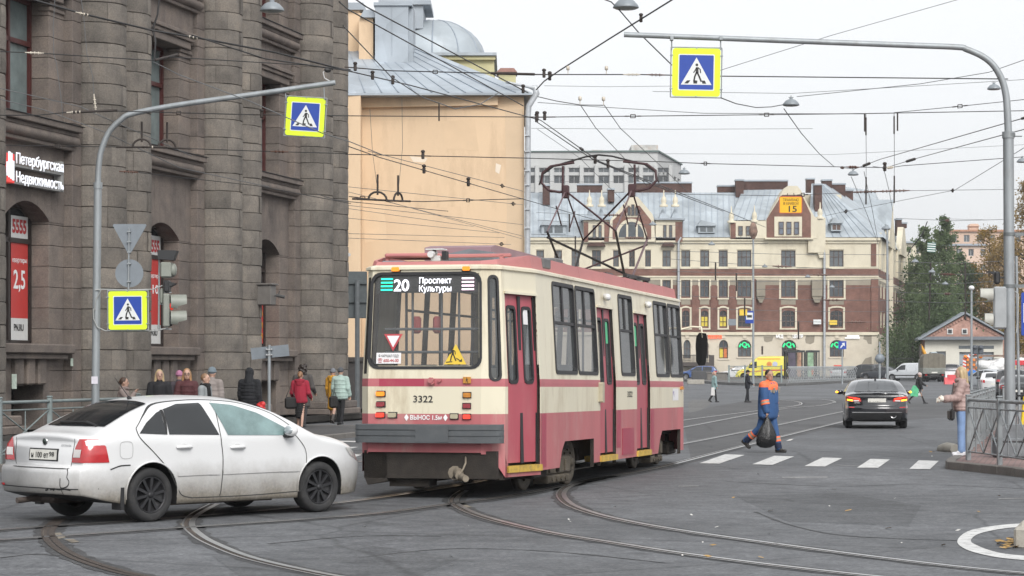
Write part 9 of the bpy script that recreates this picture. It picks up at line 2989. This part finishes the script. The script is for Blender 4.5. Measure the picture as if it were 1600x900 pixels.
sh=empty('bus_shelter',((1253-800)/F*Ysh,Ysh,gz(Ysh)+.1),0,label='dark glass bus shelter with two curved roofs and poster panels',cat='bus shelter')
def shx(px):return(px-1253)/F*Ysh
def shz(py):return CH+(HZ-py)/F*Ysh-gz(Ysh)-.1
DKM=M('shelter_dark',(.035,.04,.043),.4,.3)
for xa,xb in((1226,1256),(1257,1279)):
 m=MB()
 rows=[[V(shx(lerp(xa,xb,k/6)),y,shz(lerp(545 if xa<1240 else 547,549,abs(k/6-.4)*1.6)))for k in range(7)]for y in(-.9,.9)]
 m.grid(rows,smooth=True);m.grid([[p+V(0,0,-.08)for p in r]for r in rows],smooth=True)
 m.box(shx(xa),shx(xb),-.95,-.88,shz(550.5),shz(547.5))
 m.build('roof',DKM,sh)
 m=MB()
 for x in(xa+1,lerp(xa,xb,.5),xb-1):
  for y in(-.8,.8):m.box(shx(x)-.05,shx(x)+.05,y-.05,y+.05,0,shz(549))
 m.build('post',DKM,sh)
 m=MB();m.box(shx(xa+1),shx(xb-1),.78,.80,.3,shz(550));m.build('glass',m_glass('shelter_glass',(.05,.06,.06),.05,alpha=.6),sh)
for x0,x1,cm,lb in((1229.5,1241.5,(.06,.05,.075),'poster_dark'),(1244,1250,(.38,.22,.14),'poster_tan'),(1260,1269,(.22,.34,.22),'poster_green')):
 m=MB();m.box(shx(x0),shx(x1),-.97,-.90,.35,shz(551));pn=m.build('poster_panel',M(lb,cm,.4,var=.6,scale=1.5),sh)
m=MB();m.box(shx(1266),shx(1269),-1.0,-.975,.5,1.1);m.build('timetable',M('poster_orange'),sh)
def simple(name,label,cat,loc,mt,fn,group=None):
 m=MB();fn(m)
 o=m.build(name,mt,None,loc=loc);return tag(o,label,cat,group)
Yq=205.0
RW=M('barrier_red',(.55,.035,.045),.45,var=.12);RWW=M('barrier_white',(.62,.60,.60),.5,var=.15)
def barrier(m):
 m.prism([(-.32,0),(.32,0),(.18,.35),(.10,.85),(-.10,.85),(-.18,.35)],lambda y,z:V(-.66,y,z),lambda y,z:V(.66,y,z));m.prism([(-.32,0),(.32,0),(.18,.35),(.10,.62),(-.10,.62),(-.18,.35)],lambda y,z:V(-.95,y,z),lambda y,z:V(-.664,y,z))
simple('road_barrier','red plastic road barrier behind the blonde woman\'s head','barrier',V((1492-800)/F*Yq,Yq,gz(Yq)),RW,barrier)
Ywb=215.0
def barrier2(m):m.prism([(-.32,0),(.32,0),(.18,.35),(.10,.85),(-.10,.85),(-.18,.35)],lambda y,z:V(-.8,y,z),lambda y,z:V(.8,y,z))
simple('road_barrier','white plastic road barrier just above the red one','barrier',V((1490-800)/F*Ywb,Ywb,gz(Ywb)+.25),RWW,barrier2)
for k,x in enumerate((1338,1352,1370,1383,1397,1410)):
 simple('road_barrier','low red barrier block on the ground by the parked dark cars','barrier',V((x-800)/F*262,262,gz(262)),RW,lambda m:m.box(-.35,.35,-.2,.2,0,.32,bev=.04),'low barrier blocks by the parked cars')
Yrw=200.0
rw=empty('warning_trailer',((1522-800)/F*Yrw,Yrw,gz(Yrw)),0,label='roadworks warning trailer with orange lamps and red white chevrons',cat='road sign')
wx=lambda px:(px-1522)/F*Yrw
wz=lambda py:CH+(HZ-py)/F*Yrw-gz(Yrw)
m=MB();m.box(wx(1510),wx(1529),0,.1,wz(580),wz(560));pn=m.build('lamp_panel',M('panel_brown',(.20,.13,.09),.6),rw)
m=MB()
for i in range(4):
 for j in range(5):
  if(i+j)%2==0:m.lathe([(0,0),(.10,0),(.12,.03)],10,M=Matrix.Translation((wx(1512+i*4.8),-.05,wz(578-j*4)))@Matrix.Rotation(PI/2,4,'X'))
m.build('lamps',M('lamp_amber',(.75,.22,.03),.4),pn)
m=MB()
for k in range(9):m.mi=k%2;m.prism([(wx(1504.5),wz(583-k*2.6)),(wx(1509.5),wz(585-k*2.6)),(wx(1509.5),wz(582.4-k*2.6)),(wx(1504.5),wz(580.4-k*2.6))],lambda x,z:V(x,-.02,z),lambda x,z:V(x,.05,z))
for k in range(7):m.mi=k%2;a0,a1=PI*(.12+.76*k/7),PI*(.12+.76*(k+1)/7);m.prism([(wx(1520)+r*math.cos(a),wz(563)+r*math.sin(a)*.8)for r,a in((.72,a0),(.72,a1),(.42,a1),(.42,a0))],lambda x,z:V(x,-.02,z),lambda x,z:V(x,.05,z))
m.build('chevron',[M('chevron_red',(.60,.07,.03),.4),FWHT],rw)
for x in(1508,1532):
 m=MB();m.lathe([(0,0),(.16,0),(.16,.1),(0,.12)],12,M=Matrix.Translation((wx(x),-.02,wz(557.5)))@Matrix.Rotation(PI/2,4,'X'));m.build('beacon',M('lamp_amber'),rw)
m=MB();m.box(wx(1508),wx(1533),.1,1.6,.35,.5);m.box(wx(1509),wx(1511),.1,.2,0,wz(560));m.box(wx(1528),wx(1530),.1,.2,0,wz(560));m.build('chassis',CDARK,rw)
for s in(1511,1530):
 m=MB();m.lathe([(.1,-.1),(.3,-.1),(.3,.1),(.1,.1)],14,M=Matrix.Translation((wx(s),.9,.3))@Matrix.Rotation(PI/2,4,'Y'));m.build('wheel',TYRE,rw)
Ybr=196.
br_=empty('direction_sign',((1519-800)/F*Ybr,Ybr,gz(Ybr)),0,label='round blue road sign above the silver hatchback roof',cat='road sign')
m=MB();zc_=CH+(HZ-584)/F*Ybr-gz(Ybr);m.lathe([(0,-.02),(.38,-.02),(.38,.02),(0,.02)],20,M=Matrix.Translation((0,-.05,zc_))@Matrix.Rotation(PI/2,4,'X'));m.build('disc',M('disc_blue',(.02,.16,.50),.4),br_)
m=MB();m.cyl((0,0,0),(0,0,zc_+.3),.04,n=8);m.build('post',ZINC,br_)
Yfl=190.
fl_=empty('truck',((1560-800)/F*Yfl,Yfl,gz(Yfl)),rad(10),label='truck with a white wrapped load and red bands behind the parked cars',cat='truck')
m=MB()
for q in range(26):m.ell((rng.uniform(-1.4,2.4),rng.uniform(-.5,.5),rng.uniform(1.2,2.0)),(.55,.5,.42),10,6)
o=remesh(m,'load',M('wrap_white',(.66,.66,.66),.6,var=.1,bump=.5,bscale=6),fl_,.05,2)
m=MB();m.box(-1.8,2.8,-1.1,1.1,.9,1.1);m.box(-1.9,2.9,-.6,.6,.55,.9);m.build('cargo_bed',TGREY,fl_)
m=MB();m.box(.75,2.9,-1.05,-.98,1.75,2.15,bev=.03);m.box(.62,.76,-1.08,-.95,1.1,2.25,bev=.03);m.build('red_band',RW,fl_)
m=MB();m.box(-1.9,3.2,-.2,1.4,2.45,2.6);m.build('roof_beam',M('beam_rust',(.20,.14,.11),.8,var=.4),fl_)
for x in(-1.2,2.2):
 for s in(-1,1):
  m=MB();m.lathe([(.15,-.13),(.45,-.13),(.45,.13),(.15,.13)],16,M=Matrix.Translation((x,s*.95,.45))@Matrix.Rotation(PI/2,4,'X'));m.build('wheel',TYRE,fl_)
Yex=240.
ex=empty('excavator',((1449-800)/F*Yex,Yex,gz(Yex)),0,label='yellow excavator with raised arm behind the canvas truck',cat='excavator')
exx=lambda px:(px-1449)/F*Yex
exz=lambda py:CH+(HZ-py)/F*Yex-gz(Yex)
EXY=M('excavator_yellow',(.62,.30,.02),.5,var=.15)
m=MB();m.tube([V(exx(1449),0,exz(562)),V(exx(1443),0,exz(548)),V(exx(1438),0,exz(539))],[.20,.18,.14],n=6);m.build('boom',EXY,ex)
m=MB();m.tube([V(exx(1438),-.1,exz(539)),V(exx(1437.5),-.1,exz(552)),V(exx(1438.5),-.1,exz(566))],[.14,.16,.10],n=6);m.build('arm',M('arm_dark',(.05,.045,.04),.6),ex)
m=MB();m.box(exx(1452),exx(1464),-.7,.7,exz(572),exz(560),bev=.1);m.box(exx(1420),exx(1436),-.8,.8,exz(575),exz(567),bev=.15);bd_=m.build('engine_cover',EXY,ex)
m=MB();m.box(exx(1453),exx(1463),-.6,.6,exz(561),exz(550),bev=.08);cb=m.build('cab',M('cab_pale',(.34,.40,.42),.4),ex)
m=MB();m.box(exx(1454),exx(1462),-.62,-.59,exz(558),exz(551.5));m.build('window',CGLASS,cb)
for q in(-1.1,.5):
 m=MB();m.box(exx(1440),exx(1464),q,q+.6,0,.8,bev=.3);m.build('track',CDARK,ex)
Ys2=165.
s2=empty('traffic_light',P(1528,552,Ys2),0,label='dark pair of far signal heads in front of the garage door',cat='traffic light')
s2.location.z=gz(Ys2)
zq=CH+(HZ-546)/F*Ys2-gz(Ys2)
for dx,nm in((-.20,0),(.22,1)):
 m=MB();m.box(dx-.17,dx+.17,-.12,.12,zq-.35,zq+.30,bev=.05);m.ell((dx-.05,-.15,zq+.12),(.14,.12,.12),8,6);m.build('signal_head',M('signal_blue_grey',(.075,.085,.10),.6),s2)
m=MB();m.cyl((0,.05,0),(0,.05,zq+.3),.06,n=8);m.build('post',ZINCD,s2)
simple('planter','dark stone planter in front of the blue hatchback','planter',V((1096-800)/F*225,225,gz(225)),M('planter_dark',(.07,.07,.072),.8),lambda m:(m.box(-.95,.95,-.5,.5,0,1.05,bev=.05),m.box(-.85,.85,-.4,.4,1.053,1.12,bev=.03)))
simple('concrete_block','pale concrete block lying by the dark planter','block',V((1087-800)/F*205,205,gz(205)),CONC,lambda m:(m.box(-.75,.75,-.35,.35,0,.42,bev=.04),))
simple('parapet','worn low stone parapet right of the dark planter','wall',V((1120-800)/F*222,222,gz(222)),KERB,lambda m:(m.box(-.95,.95,-.3,.3,0,.85,bev=.03),m.box(-1.0,1.0,-.36,.36,.853,.97,bev=.03)))
fm_=empty('railing',((1367-800)/F*246,246,gz(246)),0,label='dark mesh fence in front of the bushes by the brick house',cat='railing')
m=MB()
for k in range(24):m.cyl((k*.18,0,0),(k*.18,0,2.3),.02,n=4)
for z in(.1,2.3):m.cyl((0,0,z),(4.2,0,z),.03,n=4)
m.build('mesh',M('iron_dark'),fm_)
# thin autumn haze over the square
m=MB();m.box(-520,520,-70,820,-1,75)
hz_m=bpy.data.materials.new('haze_air')
hz_m.use_nodes=True
hn=hz_m.node_tree
hn.nodes.clear()
ho=hn.nodes.new('ShaderNodeOutputMaterial')
hv=hn.nodes.new('ShaderNodeVolumePrincipled')
hv.inputs['Color'].default_value=(.93,.96,1.0,1)
hv.inputs['Density'].default_value=HAZE
hv.inputs['Anisotropy'].default_value=0.0
hn.links.new(hv.outputs[0],ho.inputs['Volume'])
tag(m.build('haze',hz_m),kind='stuff')
